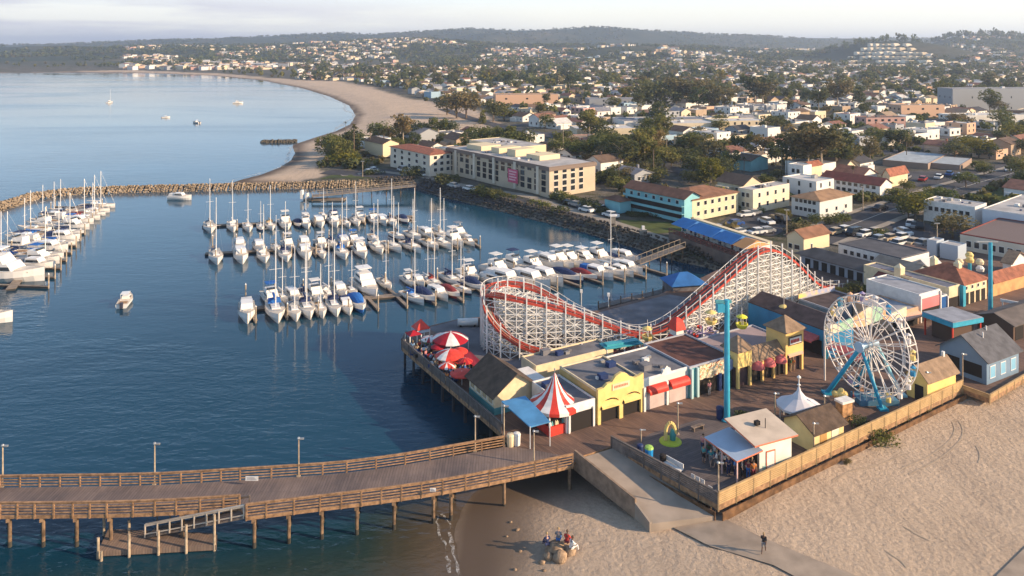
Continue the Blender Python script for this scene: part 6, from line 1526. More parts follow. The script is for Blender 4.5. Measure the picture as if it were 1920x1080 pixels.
def palm_proto():
    if 'palm' in TP: return TP['palm']
    mb = MB(); r_ = random.Random(4)
    for k in range(26):
        q = r_.uniform(0,6.28); el = r_.uniform(-.5,1.2); L_ = .17; pr = Vector((0,0,.93)); d = Vector((math.cos(q)*math.cos(el), math.sin(q)*math.cos(el), math.sin(el)))
        for s in range(4):
            nx = pr+d*L_/4; d = (d+Vector((0,0,-.38))).normalized(); sd = d.cross(Vector((0,0,1))).normalized()*.022*(1-.2*s); mb.add([pr-sd,pr+sd,nx+sd*.8,nx-sd*.8],[(0,1,2,3)]); pr = nx
    o = mb.build('crown', LM['palm']); a = o.data; bpy.data.objects.remove(o)
    mb = MB(); mb.tube((0,0,-.02),(.01,0,.93),.017,.013,6); o = mb.build('trunk', bark); b = o.data; bpy.data.objects.remove(o); TP['palm'] = (a,b); return TP['palm']
LK = {'dark':'dark green','green':'mid green','gold':'yellow-green','euc':'brownish green','palm':'green'}
KK = {'round':'rounded tree','wide':'broad spreading tree','euc':'tall open eucalyptus','conifer':'pointed conifer','shrub':'low bush','palm':'palm tree'}
KNAME = {'round':'broadleaf_tree','wide':'spreading_tree','euc':'eucalyptus_tree','conifer':'conifer_tree','shrub':'bush','palm':'palm_tree'}
TREES = []     # (x, y, z, height, kind, leaf, width factor)
trn = random.Random(5)
def mt(px, py, hp, kind, lk, wf=1.0):
    p = gp(px, py); TREES.append((p.x, p.y, p.z, hp*p.y/F, kind, lk, wf, True))
for a in [(1515,330,98,'euc','euc',1.5),(1540,332,102,'euc','euc',1.5),(1496,322,80,'euc','dark',1.6),(1568,325,85,'euc','dark',1.5),(1590,320,60,'euc','euc',1.3),
 (1716,412,55,'round','gold',1.5),(1703,408,40,'round','green',1.4),(1735,395,42,'round','green',1.5),(1760,385,38,'wide','green',1.2),(1745,378,30,'round','gold',1.3),
 (1786,448,50,'round','euc',1.8),(1770,440,34,'round','euc',1.4),(1811,352,32,'round','green',1.7),(1650,444,18,'shrub','green',1.2),(1845,330,26,'round','green',1.5),(1915,335,44,'round','green',1.5),
 (1470,412,22,'round','gold',1.6),(1530,425,26,'round','green',1.6),(1508,442,24,'shrub','euc',1.6),(1495,436,22,'shrub','euc',1.5),(1418,398,16,'shrub','green',1.4),(1395,396,20,'shrub','dark',1.5),(1560,420,18,'shrub','dark',1.4),(1575,412,18,'shrub','green',1.4),
 (616,296,46,'wide','green',1.1),(635,302,48,'wide','green',1.1),(650,310,30,'shrub','gold',1.5),(665,286,50,'round','dark',1.3),(628,285,34,'round','green',1.5),(640,300,28,'shrub','gold',1.5),
 (762,265,36,'wide','dark',1.1),(785,264,38,'wide','dark',1.2),(805,262,34,'round','dark',1.5),(845,258,34,'round','dark',1.5),(742,280,26,'round','green',1.5),(830,272,24,'round','dark',1.5),
 (890,276,42,'round','green',1.5),(912,278,44,'round','green',1.5),(945,282,40,'round','dark',1.5),(960,285,46,'round','green',1.5),(985,282,42,'round','dark',1.5),(930,270,34,'round','green',1.5),(870,285,20,'shrub','gold',1.8),(900,286,18,'shrub','green',1.8),
 (856,222,52,'round','euc',1.4),(874,222,56,'round','euc',1.4),(838,215,40,'round','dark',1.4),(905,232,28,'conifer','gold',1.4),(925,228,44,'round','dark',1.4),(945,226,36,'round','green',1.4),
 (1080,300,40,'round','green',1.6),(1100,300,36,'round','gold',1.8),(1125,298,46,'round','green',1.5),(1145,302,50,'round','dark',1.5),(1165,306,56,'euc','green',1.6),(1185,310,58,'euc','green',1.7),(1205,312,52,'round','gold',1.4),(1225,306,62,'euc','euc',1.6),(1245,316,46,'round','green',1.6),(1105,265,60,'euc','green',1.4),(1120,262,50,'round','dark',1.4),
 (1300,330,44,'round','dark',1.6),(1325,334,40,'round','green',1.6),(1350,338,46,'round','dark',1.6),(1372,322,40,'euc','green',1.6),(1395,300,48,'euc','dark',1.6),(1430,305,52,'euc','euc',1.6),(1455,312,46,'euc','dark',1.6),
 (1270,205,62,'euc','euc',1.5),(1245,206,56,'round','dark',1.6),(1290,206,58,'euc','euc',1.5),(1215,205,52,'round','dark',1.6),(1415,200,60,'euc','dark',1.7),(1430,202,54,'euc','euc',1.5),(1570,208,60,'euc','euc',1.5),(1612,200,42,'conifer','dark',1.8),(1855,172,38,'conifer','dark',2.4),(1330,210,56,'euc','euc',1.5),(1355,212,50,'euc','euc',1.4),(1310,212,50,'euc','dark',1.4),
 (1640,272,36,'wide','green',1.1),(1665,274,34,'wide','dark',1.2),(1690,276,36,'wide','green',1.2),(1810,290,36,'round','gold',1.5),(1835,296,40,'round','gold',1.6),(1855,298,36,'round','dark',1.5),(1790,300,38,'round','dark',1.7),(1900,270,40,'round','gold',1.8),(1880,238,34,'round','green',1.6),
 (1620,290,22,'shrub','green',1.4),(700,328,14,'shrub','dark',1.8),(780,330,20,'shrub','dark',1.8),(830,345,24,'shrub','dark',1.8),(1460,340,26,'round','dark',1.6),(1440,352,22,'round','green',1.6),(1685,372,24,'shrub','green',1.6),(1700,362,26,'round','green',1.5)]: mt(*a)
for k in range(20): mt(trn.uniform(1050,1320), trn.uniform(268,316), trn.uniform(26,44), trn.choice(['round','euc','round']), trn.choice(['green','dark','euc','gold']), 1.5)
for k in range(14): mt(trn.uniform(1150,1330), trn.uniform(322,350), trn.uniform(14,30), trn.choice(['round','shrub']), trn.choice(['green','dark','euc']), 1.5)
for k in range(17): mt(900+k*9.5, 362+k*2.6, trn.uniform(12,20), 'shrub', trn.choice(['dark','dark','green']), 1.3)
for k in range(12): mt(1045+k*8, 372+k*2.5, trn.uniform(12,22), 'shrub', trn.choice(['dark','green']), 1.4)
for k in range(14): mt(1180+k*9, 404+k*.6, trn.uniform(8,13), 'shrub', 'dark', 1.6)
for k in range(10): mt(1590+k*12, 372+k*.8, trn.uniform(8,14), 'shrub', trn.choice(['green','dark']), 1.5)
for px, py, hp in [(664,295,62),(694,290,52),(720,292,50),(736,262,24),(815,250,26),(787,256,20),(648,250,22),(1225,330,60),(1180,310,48),(1475,330,36),(1600,350,40),(1160,345,60),(1700,300,40),(1395,330,36)]: mt(px, py, hp, 'palm', 'palm', 1.1)
for px, py, hp, s in [(1648,829,26,1.5),(1590,868,10,1.2),(1700,792,12,1.6),(1735,775,12,1.6)]:
    p = P(px,py,2.0); TREES.append((p.x,p.y,gz(p.x,p.y),hp*p.y/F,'shrub','green' if hp>20 else 'euc',s,True))
for px, py, hp in [(1405,790,20),(1418,795,22),(1392,786,16),(1430,800,16),(1612,798,18),(1600,545,18),(1580,550,14),(1625,548,14)]:
    p = P(px,py,DZ); TREES.append((p.x,p.y,DZ,hp*p.y/F,'shrub','dark' if hp>15 else 'green',1.5,True))

# ================================================================ KEY BUILDINGS ON LAND
OCC = []    # occupied discs
def occ(x, y, r): OCC.append((x, y, r))
def land_bld(name, label, px, py, pr, pl, hp, ang=36, floors=None, **kw):
    z = gp(px, py).z
    t, W, D, h = bld(name, label, px, py, pr, pl, hp, z=max(z,3.01), ang=ang, **kw)
    c = t.matrix_basis @ Vector((W/2, D/2, 0)); 
    n = max(1, int(max(W,D)/8))
    for i in range(n+1):
        q = t.matrix_basis @ (Vector((W/2, D*i/n, 0)) if D > W else Vector((W*i/n, D/2, 0))); occ(q.x, q.y, min(W,D)/2+3)
    return t, W, D, h
beige_w = mat('beige_stucco', (.52,.42,.30), .8, var=.1, vscale=.3); lightb = mat('light_stucco', (.66,.58,.46), .8, var=.1, vscale=.3)
tealw = mat('teal_stucco', (.22,.48,.52), .7, var=.12, vscale=.4); pgrey = mat('pale_gravel_roof', (.42,.40,.38), .9, var=.25, vscale=.3)
t, W, D, h = land_bld('hotel', 'long four storey beige hotel with flat roof and sunlit right end', 1030, 368, 1116, 838, 53, ang=37, wm=beige_w, rm=pgrey, trim=mat('roof_trim_brown',(.20,.15,.12),.8))
wall_windows(t, 'l', W, D, .8, 4, 16, (h-.8)/4, 1.9, 1.45, skip=[(0,6),(1,6),(0,5),(2,2),(2,11),(3,9),(1,13)], frame=False); wall_windows(t, 'f', W, D, .8, 4, 5, (h-.8)/4, 1.6, 1.35, skip=[(0,4),(1,4),(2,4),(3,4)]); vents(t, W, D, h, 26, 7)
for x0, y0, x1, y1, zz in ((.35,.22,.8,.34,1.5),(.3,.42,.75,.5,2.2),(.3,.58,.8,.66,1.8),(.25,.74,.7,.9,1.6)):
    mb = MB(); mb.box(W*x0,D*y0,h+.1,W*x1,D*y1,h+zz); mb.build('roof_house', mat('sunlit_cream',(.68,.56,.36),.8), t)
mb = MB(); mb.box(-.35,-.35,h-.9,W+.35,-.01,h+.05); mb.box(-.35,0,h-.9,-.01,D+.3,h+.05); mb.build('cornice', mat('roof_trim_brown',(.20,.15,.12),.8), t)
for k in range(5): mb = MB(); y = D*(.08+.2*k); mb.box(-.5,y,.0,0,y+1.1,h-.1); mb.build('balcony_stack', lightb, t)
t2 = thing('banner', 'pink advertising banner hanging on the shaded side of the long hotel', 'banner', t.matrix_basis @ Vector((-.1, D*.30, 2.2)), t.rotation_euler.z-math.pi/2)
mb = MB(); mb.box(-2.4,-.6,-.6,2.4,-.52,3.4); mb.build('cloth', mat('banner_pink', (.62,.10,.18), .7, var=.2, vscale=1), t2); mb = MB()
for k in range(4): mb.box(-1.8,-.65,2.5-k*.8,1.8-.5*(k%2),-.6,2.9-k*.8)
mb.build('lettering', mat('banner_pale', (.75,.45,.48), .7), t2)

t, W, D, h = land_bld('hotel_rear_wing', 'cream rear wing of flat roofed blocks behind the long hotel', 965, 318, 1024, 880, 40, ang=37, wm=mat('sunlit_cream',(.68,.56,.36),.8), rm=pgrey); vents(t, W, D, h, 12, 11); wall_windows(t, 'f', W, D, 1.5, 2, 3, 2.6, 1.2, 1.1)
t, W, D, h = land_bld('tile_roof_hotel', 'three storey beige hotel with orange tiled roof edge near the beach', 806, 328, 850, 732, 38, ang=37, wm=lightb, roof='hip', rm=tile_roof, rise=1.0); wall_windows(t, 'l', W, D, .9, 3, 5, (h-.6)/3, 1.6, 1.1); wall_windows(t, 'f', W, D, .9, 3, 3, (h-.6)/3, 1.2, 1.1)
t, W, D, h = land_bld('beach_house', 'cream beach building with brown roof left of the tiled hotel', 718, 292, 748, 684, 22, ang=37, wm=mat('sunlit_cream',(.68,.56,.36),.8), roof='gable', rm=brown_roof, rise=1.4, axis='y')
t, W, D, h = land_bld('teal_inn', 'three storey teal inn with brown roof above the marina bank', 1283, 414, 1312, 1173, 42, ang=37, wm=tealw, roof='gable', rm=mat('inn_roof',(.17,.085,.055),.9,var=.3), rise=1.3, axis='y', o=.6)
wall_windows(t, 'l', W, D, h*.68, 1, 7, 2, .9, .9); 
for z in (.3, h*.36): mb = MB(); mb.box(-.08,.8,z,.02,D-.8,z+h*.2); mb.build('veranda_opening', dark_m, t)
for z in (h*.28, h*.62): mb = MB(); mb.box(-.9,0,z,0,D,z+.12); mb.box(-.9,0,z+.12,-.84,D,z+.6); mb.build('balcony', tealw, t)
t, W, D, h = land_bld('inn_wing', 'brown roofed wing of the teal inn with cream sunlit front', 1298, 411, 1384, None, 36, ang=37, D=12, wm=mat('cream_teal_wall',(.60,.54,.36),.7,var=.1), roof='hip', rm=mat('inn_roof2',(.24,.12,.07),.9,var=.3), rise=1.6)
wall_windows(t, 'f', W, D, .6, 2, 6, h*.5, 1.0, 1.0)
t, W, D, h = land_bld('teal_annexe', 'small teal annexe with brown hipped roof at the left end of the inn', 1163, 396, 1183, 1134, 18, ang=37, wm=tealw, roof='hip', rm=mat('inn_roof',(.17,.085,.055)), rise=1.0)
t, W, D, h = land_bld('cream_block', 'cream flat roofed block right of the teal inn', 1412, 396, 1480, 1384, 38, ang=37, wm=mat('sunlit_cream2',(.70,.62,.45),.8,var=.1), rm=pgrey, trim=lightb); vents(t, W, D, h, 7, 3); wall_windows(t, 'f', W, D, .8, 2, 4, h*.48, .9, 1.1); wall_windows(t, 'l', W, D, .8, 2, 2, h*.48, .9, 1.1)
t, W, D, h = land_bld('pale_villa', 'pale blue-grey villa with tan roof and cream sunlit side', 1537, 407, 1598, 1484, 30, ang=37, wm=mat('pale_villa_wall',(.58,.58,.55),.8), roof='hip', rm=mat('villa_roof',(.30,.18,.10),.9,var=.3), rise=1.4); wall_windows(t, 'l', W, D, .8, 2, 5, h*.5, .9, .9); wall_windows(t, 'f', W, D, .8, 1, 3, 2, .9, .9)
t, W, D, h = land_bld('white_motel', 'long white motel with dark red tiled roof', 1650, 372, 1672, 1540, 24, ang=37, wm=white_m, roof='gable', rm=mat('maroon_tile',(.20,.06,.045),.9,var=.3), rise=1.6, axis='y'); wall_windows(t, 'l', W, D, .6, 2, 9, h*.48, 1.1, .9)
t, W, D, h = land_bld('white_gabled_house', 'cream gabled house with red roof at the right end of the white motel', 1668, 352, 1702, 1655, 24, ang=37, wm=cream_m, roof='gable', rm=tile_roof, rise=1.6, axis='x')
t, W, D, h = land_bld('white_tower_house', 'tall white box shaped house with small windows left of the motel', 1506, 350, 1522, 1478, 38, ang=37, wm=white_m, rm=pgrey); wall_windows(t, 'l', W, D, .8, 2, 2, h*.5, 1.0, 1.2)
t, W, D, h = land_bld('cream_stepped_house', 'cream stepped house with red roof just right of the tall white house', 1520, 345, 1541, 1505, 34, ang=37, wm=cream_m, roof='gable', rm=tile_roof, rise=1.0)
t, W, D, h = land_bld('teal_cottage', 'teal and white cottage with brown roof among trees behind the inn', 1408, 322, 1440, 1376, 20, ang=37, wm=tealw, roof='gable', rm=brown_roof, rise=1.4, axis='y')
for i,(px,py,pr,pl,hp,lab) in enumerate([(1740,318,1775,1655,10,'long low grey roofed shed, nearest of the pair by the street'),(1800,320,1822,1740,9,'long low grey roofed shed, right one of the pair by the street')]):
    land_bld('long_shed', lab, px, py, pr, pl, hp, ang=50, wm=mat('shed_wall',(.30,.22,.17),.8), rm=mat('pale_shed_roof',(.36,.40,.42),.85,var=.2), group='long sheds by the street')
t, W, D, h = land_bld('white_complex', 'long white flat roofed building with rounded windows behind the car park', 1828, 424, 1850, 1732, 34, ang=40, wm=white_m, rm=pgrey, trim=white_m); wall_windows(t, 'l', W, D, h*.5, 1, 7, 2, .9, 1.0); vents(t, W, D, h, 8, 21)
t, W, D, h = land_bld('white_complex_wing', 'plain white flat roofed wing at the right edge above the red roof', 1975, 452, 2040, 1842, 40, ang=40, wm=mat('white_wing',(.62,.64,.68),.7,var=.08), rm=pgrey, trim=white_m); vents(t, W, D, h, 10, 22); dark_opening(t, D*.72, D*.78, 2.2, 'l')
t, W, D, h = land_bld('restaurant', 'low restaurant with broad grey roof and dark red fascia at the right edge', 1945, 494, 2010, 1800, 30, ang=40, wm=lightb, rm=mat('maroon_flat',(.16,.12,.11),.9), trim=mat('maroon_trim',(.22,.05,.035),.7)); wall_windows(t, 'l', W, D, .8, 1, 8, 2, .9, 1.2)
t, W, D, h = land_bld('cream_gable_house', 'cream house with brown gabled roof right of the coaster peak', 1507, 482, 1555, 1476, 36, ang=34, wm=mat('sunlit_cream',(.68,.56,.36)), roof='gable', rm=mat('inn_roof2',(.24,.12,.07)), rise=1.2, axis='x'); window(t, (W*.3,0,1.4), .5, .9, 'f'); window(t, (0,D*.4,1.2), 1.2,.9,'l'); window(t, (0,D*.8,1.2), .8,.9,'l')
t, W, D, h = bld('dark_roof_hall', 'long hall with dark flat roof beside the car park', 1690, 508, 1742, 1572, 22, z=3.3, ang=32, wm=white_m, rm=mat('dark_flat_roof',(.085,.085,.095),.9,var=.3,vscale=.4), trim=mat('dark_trim',(.13,.13,.14),.8)); occ(*P(1640,490,3.3)[:2], 14); wall_windows(t, 'l', W, D, .6, 1, 8, 2, .8, .8)
t, W, D, h = bld('arched_hall', 'brown hip roofed hall with dark arched openings behind the coaster foot', 1640, 536, 1664, 1500, 24, z=3.0, ang=32, wm=mat('arch_wall',(.30,.32,.36),.7), roof='hip', rm=mat('hall_roof',(.13,.11,.10),.9,var=.3), rise=1.3, o=.8)
for k in range(8): dark_opening(t, .5+k*(D-1)/8, .5+(k+.62)*(D-1)/8, 1.6, 'l')
t, W, D, h = bld('grey_hall', 'pale grey hall with mixed tan roof above the ferris wheel', 1712, 536, 1745, 1636, 24, z=3.0, ang=32, wm=mat('pale_blue_wall',(.32,.38,.44),.7), roof='gable', rm=mat('hall_roof2',(.16,.16,.15),.9,var=.3), rise=1.0, axis='y')
t, W, D, h = bld('red_roof_hall', 'dark red roofed hall with small cream lantern tower above the wheel', 1690, 560, 1720, 1640, 24, z=3.0, ang=30, wm=cream_m, roof='gable', rm=mat('maroon_tile',(.20,.06,.045)), rise=1.2, axis='y'); mb = MB(); mb.box(W*.3,1,h,W*.3+1.2,2.2,h+2.4); mb.lathe([(.95,h+2.4),(.02,h+3.1)],4,(W*.3+.6,1.6),ph=math.pi/4); mb.build('lantern_tower', cream_m, t)
for i,(px,py,pr,pl,hp,lab) in enumerate([(1756,478,1770,1738,24,'pale blue box trailer, left of two beside the car park'),(1796,486,1812,1762,22,'pale blue box trailer, right of two beside the car park')]):
    t, W, D, h = bld('box_trailer', lab, px, py, pr, pl, hp, z=3.4, ang=36, wm=mat('pale_blue_wall2',(.38,.44,.50),.6), rm=pgrey, group='box trailers', cat='trailer')
t, W, D, h = bld('white_awning_stall', 'white gabled stall with rounded roof left of the red roofed arcade', 1738, 512, 1760, 1718, 14, z=3.2, ang=36, wm=white_m, roof='gable', rm=mat('pale_roof',(.50,.50,.50),.7), rise=.8, axis='x')
t, W, D, h = bld('white_gable_stall', 'bright white gabled stall near the right edge above the orange stalls', 1896, 516, 1925, 1880, 22, z=3.2, ang=36, wm=white_m, roof='gable', rm=tan_roof, rise=1.6, axis='y')
t = thing('round_ride_tower', 'small blue and white spinning ride with round yellow tubs', 'ride', P(1818,530,3.2)); mb = MB(); mb.tube((0,0,0),(0,0,4.4),.3); mb.build('mast', sky_m, t)
for k in range(6): q = k*math.pi/3; mb = MB(); mb.lathe([(.01,-.5),(.6,-.3),(.7,.2),(.4,.6),(.01,.65)],9,(1.8*math.cos(q),1.8*math.sin(q))); o = mb.build('tub', [cream_m, yellow_m, white_m][k%3], t); o.location.z = 3.6+.9*math.sin(k*2.1)
# waterside restaurant with blue canopies
A = P(1262,436,3.4); A2_ = P(1402,486,3.4); ang_r = math.atan2(A2_.y-A.y, A2_.x-A.x); Ls = (A2_-A).length
t = thing('canopy_restaurant', 'waterside restaurant under three blue canopies with an orange one at the end', 'restaurant', A, ang_r)
mb = MB(); mb.box(0,-1.2,-2.8,Ls,6.0,.1); mb.build('terrace', plank_mat('terrace_planks', ((.20,.15,.12),(.16,.12,.10)), ang_r, .3, 3), t)
mb = MB(); mb.box(.2,2.2,.1,Ls-.2,6.0,2.2); mb.build('wall', white_m, t)
cb = mat('canopy_blue2', (.03,.16,.42), .7, var=.15)
for i,(a,b,m_) in enumerate([(.84,1.0,mat('canopy_orange',(.60,.28,.10),.7)),(.58,.83,cb),(.24,.57,cb),(.0,.23,cb)]):
    mb = MB(); x0,x1 = a*Ls, b*Ls; v = [(x0,-.6,2.0),(x1,-.6,2.0),(x1-.3,2.6,3.3),(x0+.3,2.6,3.3)]; mb.add(v,[(3,2,1,0)] if False else [(0,1,2,3)]); mb.add([(x0,-.6,2.0),(x0+.3,2.6,3.3),(x0,5.8,2.3),(x1,-.6,2.0),(x1-.3,2.6,3.3),(x1,5.8,2.3)],[(0,1,2),(3,5,4),(1,4,5,2)]); mb.build('canopy', m_, t)
mb = MB(); mb.box(.1,5.2,2.2,Ls-.1,6.4,2.8); mb.build('rear_parapet', cream_m, t)
rail([(0,-1.1,.1),(Ls,-1.1,.1)], 'railing', 1.0, 1.8, 3, mat('maroon_rail',(.22,.07,.05),.7), t)
for k in range(9): mb = MB(); mb.tube((Ls*k/8,-1.0,-5),(Ls*k/8,-1.0,-2.6),.2,n=6); mb.build('pile', pile_m, t)
occ((A.x+A2_.x)/2, (A.y+A2_.y)/2, 12)
r_ = random.Random(3)
for k in range(14):
    q = t.matrix_basis @ Vector((Ls*(.92-.8*k/13), -.4+r_.uniform(0,1.2), .1))
    person(q, r_.uniform(0,6.28), 'stand2' if k%2 else 'stand', list(PC)[k%13], ['navy','grey','black','white'][(k*3+k//4)%4], 'on the blue canopy restaurant terrace, '+ORD[13-k]+' from the left', 'people on the waterside restaurant terrace', 1.1)
t = thing('concrete_marker', 'pale square concrete pillar beside the promenade below the inn', 'pillar', gp(1149,424)); mb = MB(); mb.box(-.6,-.6,0,.6,.6,2.4); mb.build('shaft', walkm, t); mb = MB(); mb.box(-.75,-.75,2.4,.75,.75,2.7); mb.build('cap', white_m, t)
t = thing('concrete_marker', 'smaller pale block on the promenade nearer the restaurant', 'pillar', gp(1206,440)); mb = MB(); mb.box(-.8,-.5,0,.8,.5,1.2); mb.build('shaft', walkm, t); mb = MB(); mb.box(-.3,-.4,1.2,.3,.4,2.0); mb.build('cap', white_m, t)
# light poles in town
for i,(px,py,hp,lab) in enumerate([(1056,300,70,'slender light pole behind the long hotel'),(1250,305,46,'light pole left of the tree belt'),(1475,445,52,'light pole right of the coaster peak by the car park'),(1540,505,40,'pale pole over the arched hall'),(1618,395,46,'brown pole by the street right of the villa'),(1757,470,52,'dark pole beside the white complex'),(1695,206,38,'thin mast above the coloured shopfronts'),(1466,320,40,'light pole beside the eucalyptus pair'),(992,400,30,'light pole on the promenade below the hotel'),(680,338,36,'light pole near the beach car park')]):
    p = gp(px,py); hh = hp*p.y/F; t = thing('light_pole', lab, 'light pole', p, 0, 'light poles in the town'); mb = MB(); mb.tube((0,0,0),(0,0,hh),.13,.09,6); mb.build('pole', wood_pale, t); mb = MB(); mb.box(-.6,-.12,hh-.15,.6,.12,hh); mb.build('lamp_head', steel_m, t)

# ================================================================ CARS
def car_proto(m_, van=False):
    t = thing('parked_car', 'x', 'car'); mb = MB(); L_, B = 4.4, 1.8; hh = 1.0 if not van else 1.1
    prof = [(-2.2,.35),(-2.2,.85),(-1.3,.95),(1.5,.98),(2.15,.92),(2.2,.35)]
    n = len(prof); vs = [(x,-B/2,z) for x,z in prof]+[(x,B/2,z) for x,z in prof]; mb.add(vs, [tuple(range(n-1,-1,-1)), tuple(range(n,2*n))]+[(i,(i+1)%n,n+(i+1)%n,n+i) for i in range(n)]); mb.build('body', m_, t)
    mb = MB(); x0,x1 = (-1.5,1.5) if not van else (-1.9,2.1); z1 = 1.45 if not van else 1.9; mb.hexa([(x0,-B/2+.05,.93),(x1,-B/2+.05,.93),(x1,B/2-.05,.93),(x0,B/2-.05,.93),(x0+.6,-B/2+.2,z1),(x1-.5,-B/2+.2,z1),(x1-.5,B/2-.2,z1),(x0+.6,B/2-.2,z1)]); mb.build('cabin_glass', glass_m, t)
    mb = MB(); mb.box(x0+.62,-B/2+.22,z1,x1-.52,B/2-.22,z1+.05); mb.build('car_roof', m_, t)
    for x in (-1.35,1.35):
        for y in (-B/2,B/2): mb = MB(); mb.tube((x,y-.1,.33),(x,y+.1,.33),.33,n=10); mb.build('wheel', boot, t)
    return t
carM = {'white':mat('car_white',(.7,.7,.68),.3),'silver':mat('car_silver',(.4,.41,.42),.3,metal=.5),'black':mat('car_black',(.015,.015,.018),.25),'red':mat('car_red',(.35,.03,.02),.3),'blue':mat('car_blue',(.03,.08,.25),.3),'tan':mat('car_tan',(.42,.33,.22),.3)}
CP = {}
cars = [('white',1399,407,20,0),('silver',1412,404,20,0),('white',1437,420,110,0),('black',1452,416,110,0),('black',1466,418,110,1),('silver',1345,434,20,0),('white',1382,440,20,0),('black',1395,437,20,0),('white',1420,440,20,0),('silver',1436,438,20,0),('black',1362,438,20,0),('blue',1378,424,20,0),
 ('tan',1566,440,30,0),('white',1583,436,30,0),('black',1602,443,30,1),('white',1622,444,30,0),('tan',1640,440,30,0),('silver',1647,454,30,0),('tan',1668,452,30,0),('white',1684,462,30,0),('white',1690,450,30,0),('tan',1712,460,30,0),('silver',1730,462,30,0),('white',1707,425,60,0),('black',1725,430,60,1),('silver',1716,428,60,0),('white',1875,478,20,1),('white',1694,440,100,0),
 ('white',1046,372,-50,0),('silver',1080,388,-50,0),('white',1100,398,-50,0),('white',1125,396,30,0),('black',1068,384,-50,0),('silver',850,352,-50,0),('white',880,358,-50,0),('white',790,330,-50,1),('white',700,322,-50,0),('silver',690,326,-50,0),('white',755,322,-50,1),('white',1330,452,-50,0),('blue',1780,330,50,0),('white',1760,336,50,0),('silver',1800,334,50,0),('red',1730,340,50,0),('white',1890,322,60,0),('silver',1700,336,50,0),('white',930,378,-50,0),('black',1650,395,30,0),('white',1145,408,-50,0)]
cars.sort(key=lambda a: a[1])
def carzone(px, py):
    if px < 800: return 'near the tiled hotel'
    if px < 1330: return 'along the front of the long hotel'
    if px < 1480: return 'in the car park right of the inn'
    if py < 350: return 'by the long grey sheds'
    return 'in the car park above the boardwalk'
cc = {}
for c_, px, py, dg_, van in cars:
    k = (c_, van)
    if k not in CP: o = CP[k] = car_proto(carM[c_], van)
    else: o = copy_tree(CP[k])
    p = gp(px, py); o.location = p+Vector((0,0,.12)); o.rotation_euler = (0,0,R(dg_)); o.scale = (1.02,)*3
    zn = (('%s %s' % (c_, 'van' if van else 'car')), carzone(px, py)); cc[zn] = cc.get(zn, 0)+1
    o['label'] = '%s %s, %s of its colour from left' % (zn[0], zn[1], ORD[cc[zn]-1]); o['category'] = 'van' if van else 'car'; o['group'] = 'parked cars and vans'
# ================================================================ THE TOWN'S MANY HOUSES AND TREES
LMK = [(720,285,'near the cream beach building'),(850,240,'on the sand behind the beach hotels'),(945,275,'between long hotel and beach'),(1090,285,'in the tree belt behind the hotel'),(1200,305,'in the tree belt above the inn'),
 (1290,350,'just behind the teal inn'),(1430,330,'behind the cream flat block'),(1525,300,'beside the eucalyptus pair'),(1615,345,'behind the white motel'),(1740,345,'around the long grey sheds'),(1880,310,'along the street at the right edge'),
 (1560,400,'near the pale villa'),(1740,400,'left of the white complex'),(1400,270,'in downtown left of the eucalyptus'),(1500,250,'in downtown above the eucalyptus'),(1620,260,'behind the coloured shopfronts'),(1760,265,'above the grey sheds'),(1880,245,'at the right edge above the street'),
 (1280,265,'in the middle of downtown'),(1180,250,'in the white downtown cluster'),(1050,225,'behind the shore road'),(950,215,'beside the shore road bend'),(850,200,'at the head of the wide beach'),(720,175,'along the back of the curving beach'),(1100,190,'beyond the shore road'),(1300,190,'below the wooded rise'),(1480,200,'left of the coloured shopfronts'),(1650,190,'beyond the coloured shopfronts'),(1850,190,'around the big grey slab'),(1650,150,'at the foot of the terraced hill'),(640,155,'by the distant beach houses')]
def near_lm(px, py):
    return min(LMK, key=lambda l: ((l[0]-px)/1.6)**2+((l[1]-py)*2.0)**2)[2]
hn = random.Random(99); ga = R(36); gu = Vector((math.cos(ga), math.sin(ga))); gv = Vector((-gu.y, gu.x))
roadpts = [Vector(q[:2]) for pth in (prom, road_shore, main_st, back_rd) for i in range(len(pth)-1) for q in [Vector(pth[i][:2]).lerp(Vector(pth[i+1][:2]), k/8) for k in range(8)]]
lots_w = [[tuple(gp(*q)[:2]) for q in L_] for L_ in LOTS]
# candidate lots on the street grid
cand = []
LX, LY = 13.0, 14.5; streets = []
for i in range(-34, 185):
    for j in range(-70, 140):
        if i % 6 == 0 or j % 3 == 0: continue
        c = Vector((40, 170))+gu*(i*LX+hn.uniform(-1.5,1.5))+gv*(j*LY+hn.uniform(-1.5,1.5)); cand.append((c.x, c.y))
CA = np.array(cand); X, Y = CA[:,0], CA[:,1]; U = az(X, Y)
ok = (Y > 195) & (Y < 1500) & (U > 560) & (U < 2330) & inside(land, X, Y) & ~inside(sand_bay, X, Y) & (dist(sand_bay, X, Y, True) > 14) & ~inside(deck_poly, X, Y) & (dist(deck_poly, X, Y, True) > 34) & (dist(bank, X, Y) > 38)
for L_ in lots_w: ok &= ~inside(L_, X, Y) & (dist(L_, X, Y, True) > 7)
ok &= ~inside([PG(*q, 3.5) for q in [(1140,405),(1300,420),(1500,455),(1560,430),(1480,380),(1200,350)]], X, Y)
for pth in (road_shore, main_st, back_rd): ok &= dist([q[:2] for q in pth], X, Y) > 12
for (x,y,r0) in OCC: ok &= np.hypot(X-x, Y-y) > r0+4.5
CA = CA[ok]; Zc = ground_z(CA[:,0], CA[:,1]); Uc = az(CA[:,0], CA[:,1]); PYc = HY+F*(H-Zc)/CA[:,1]
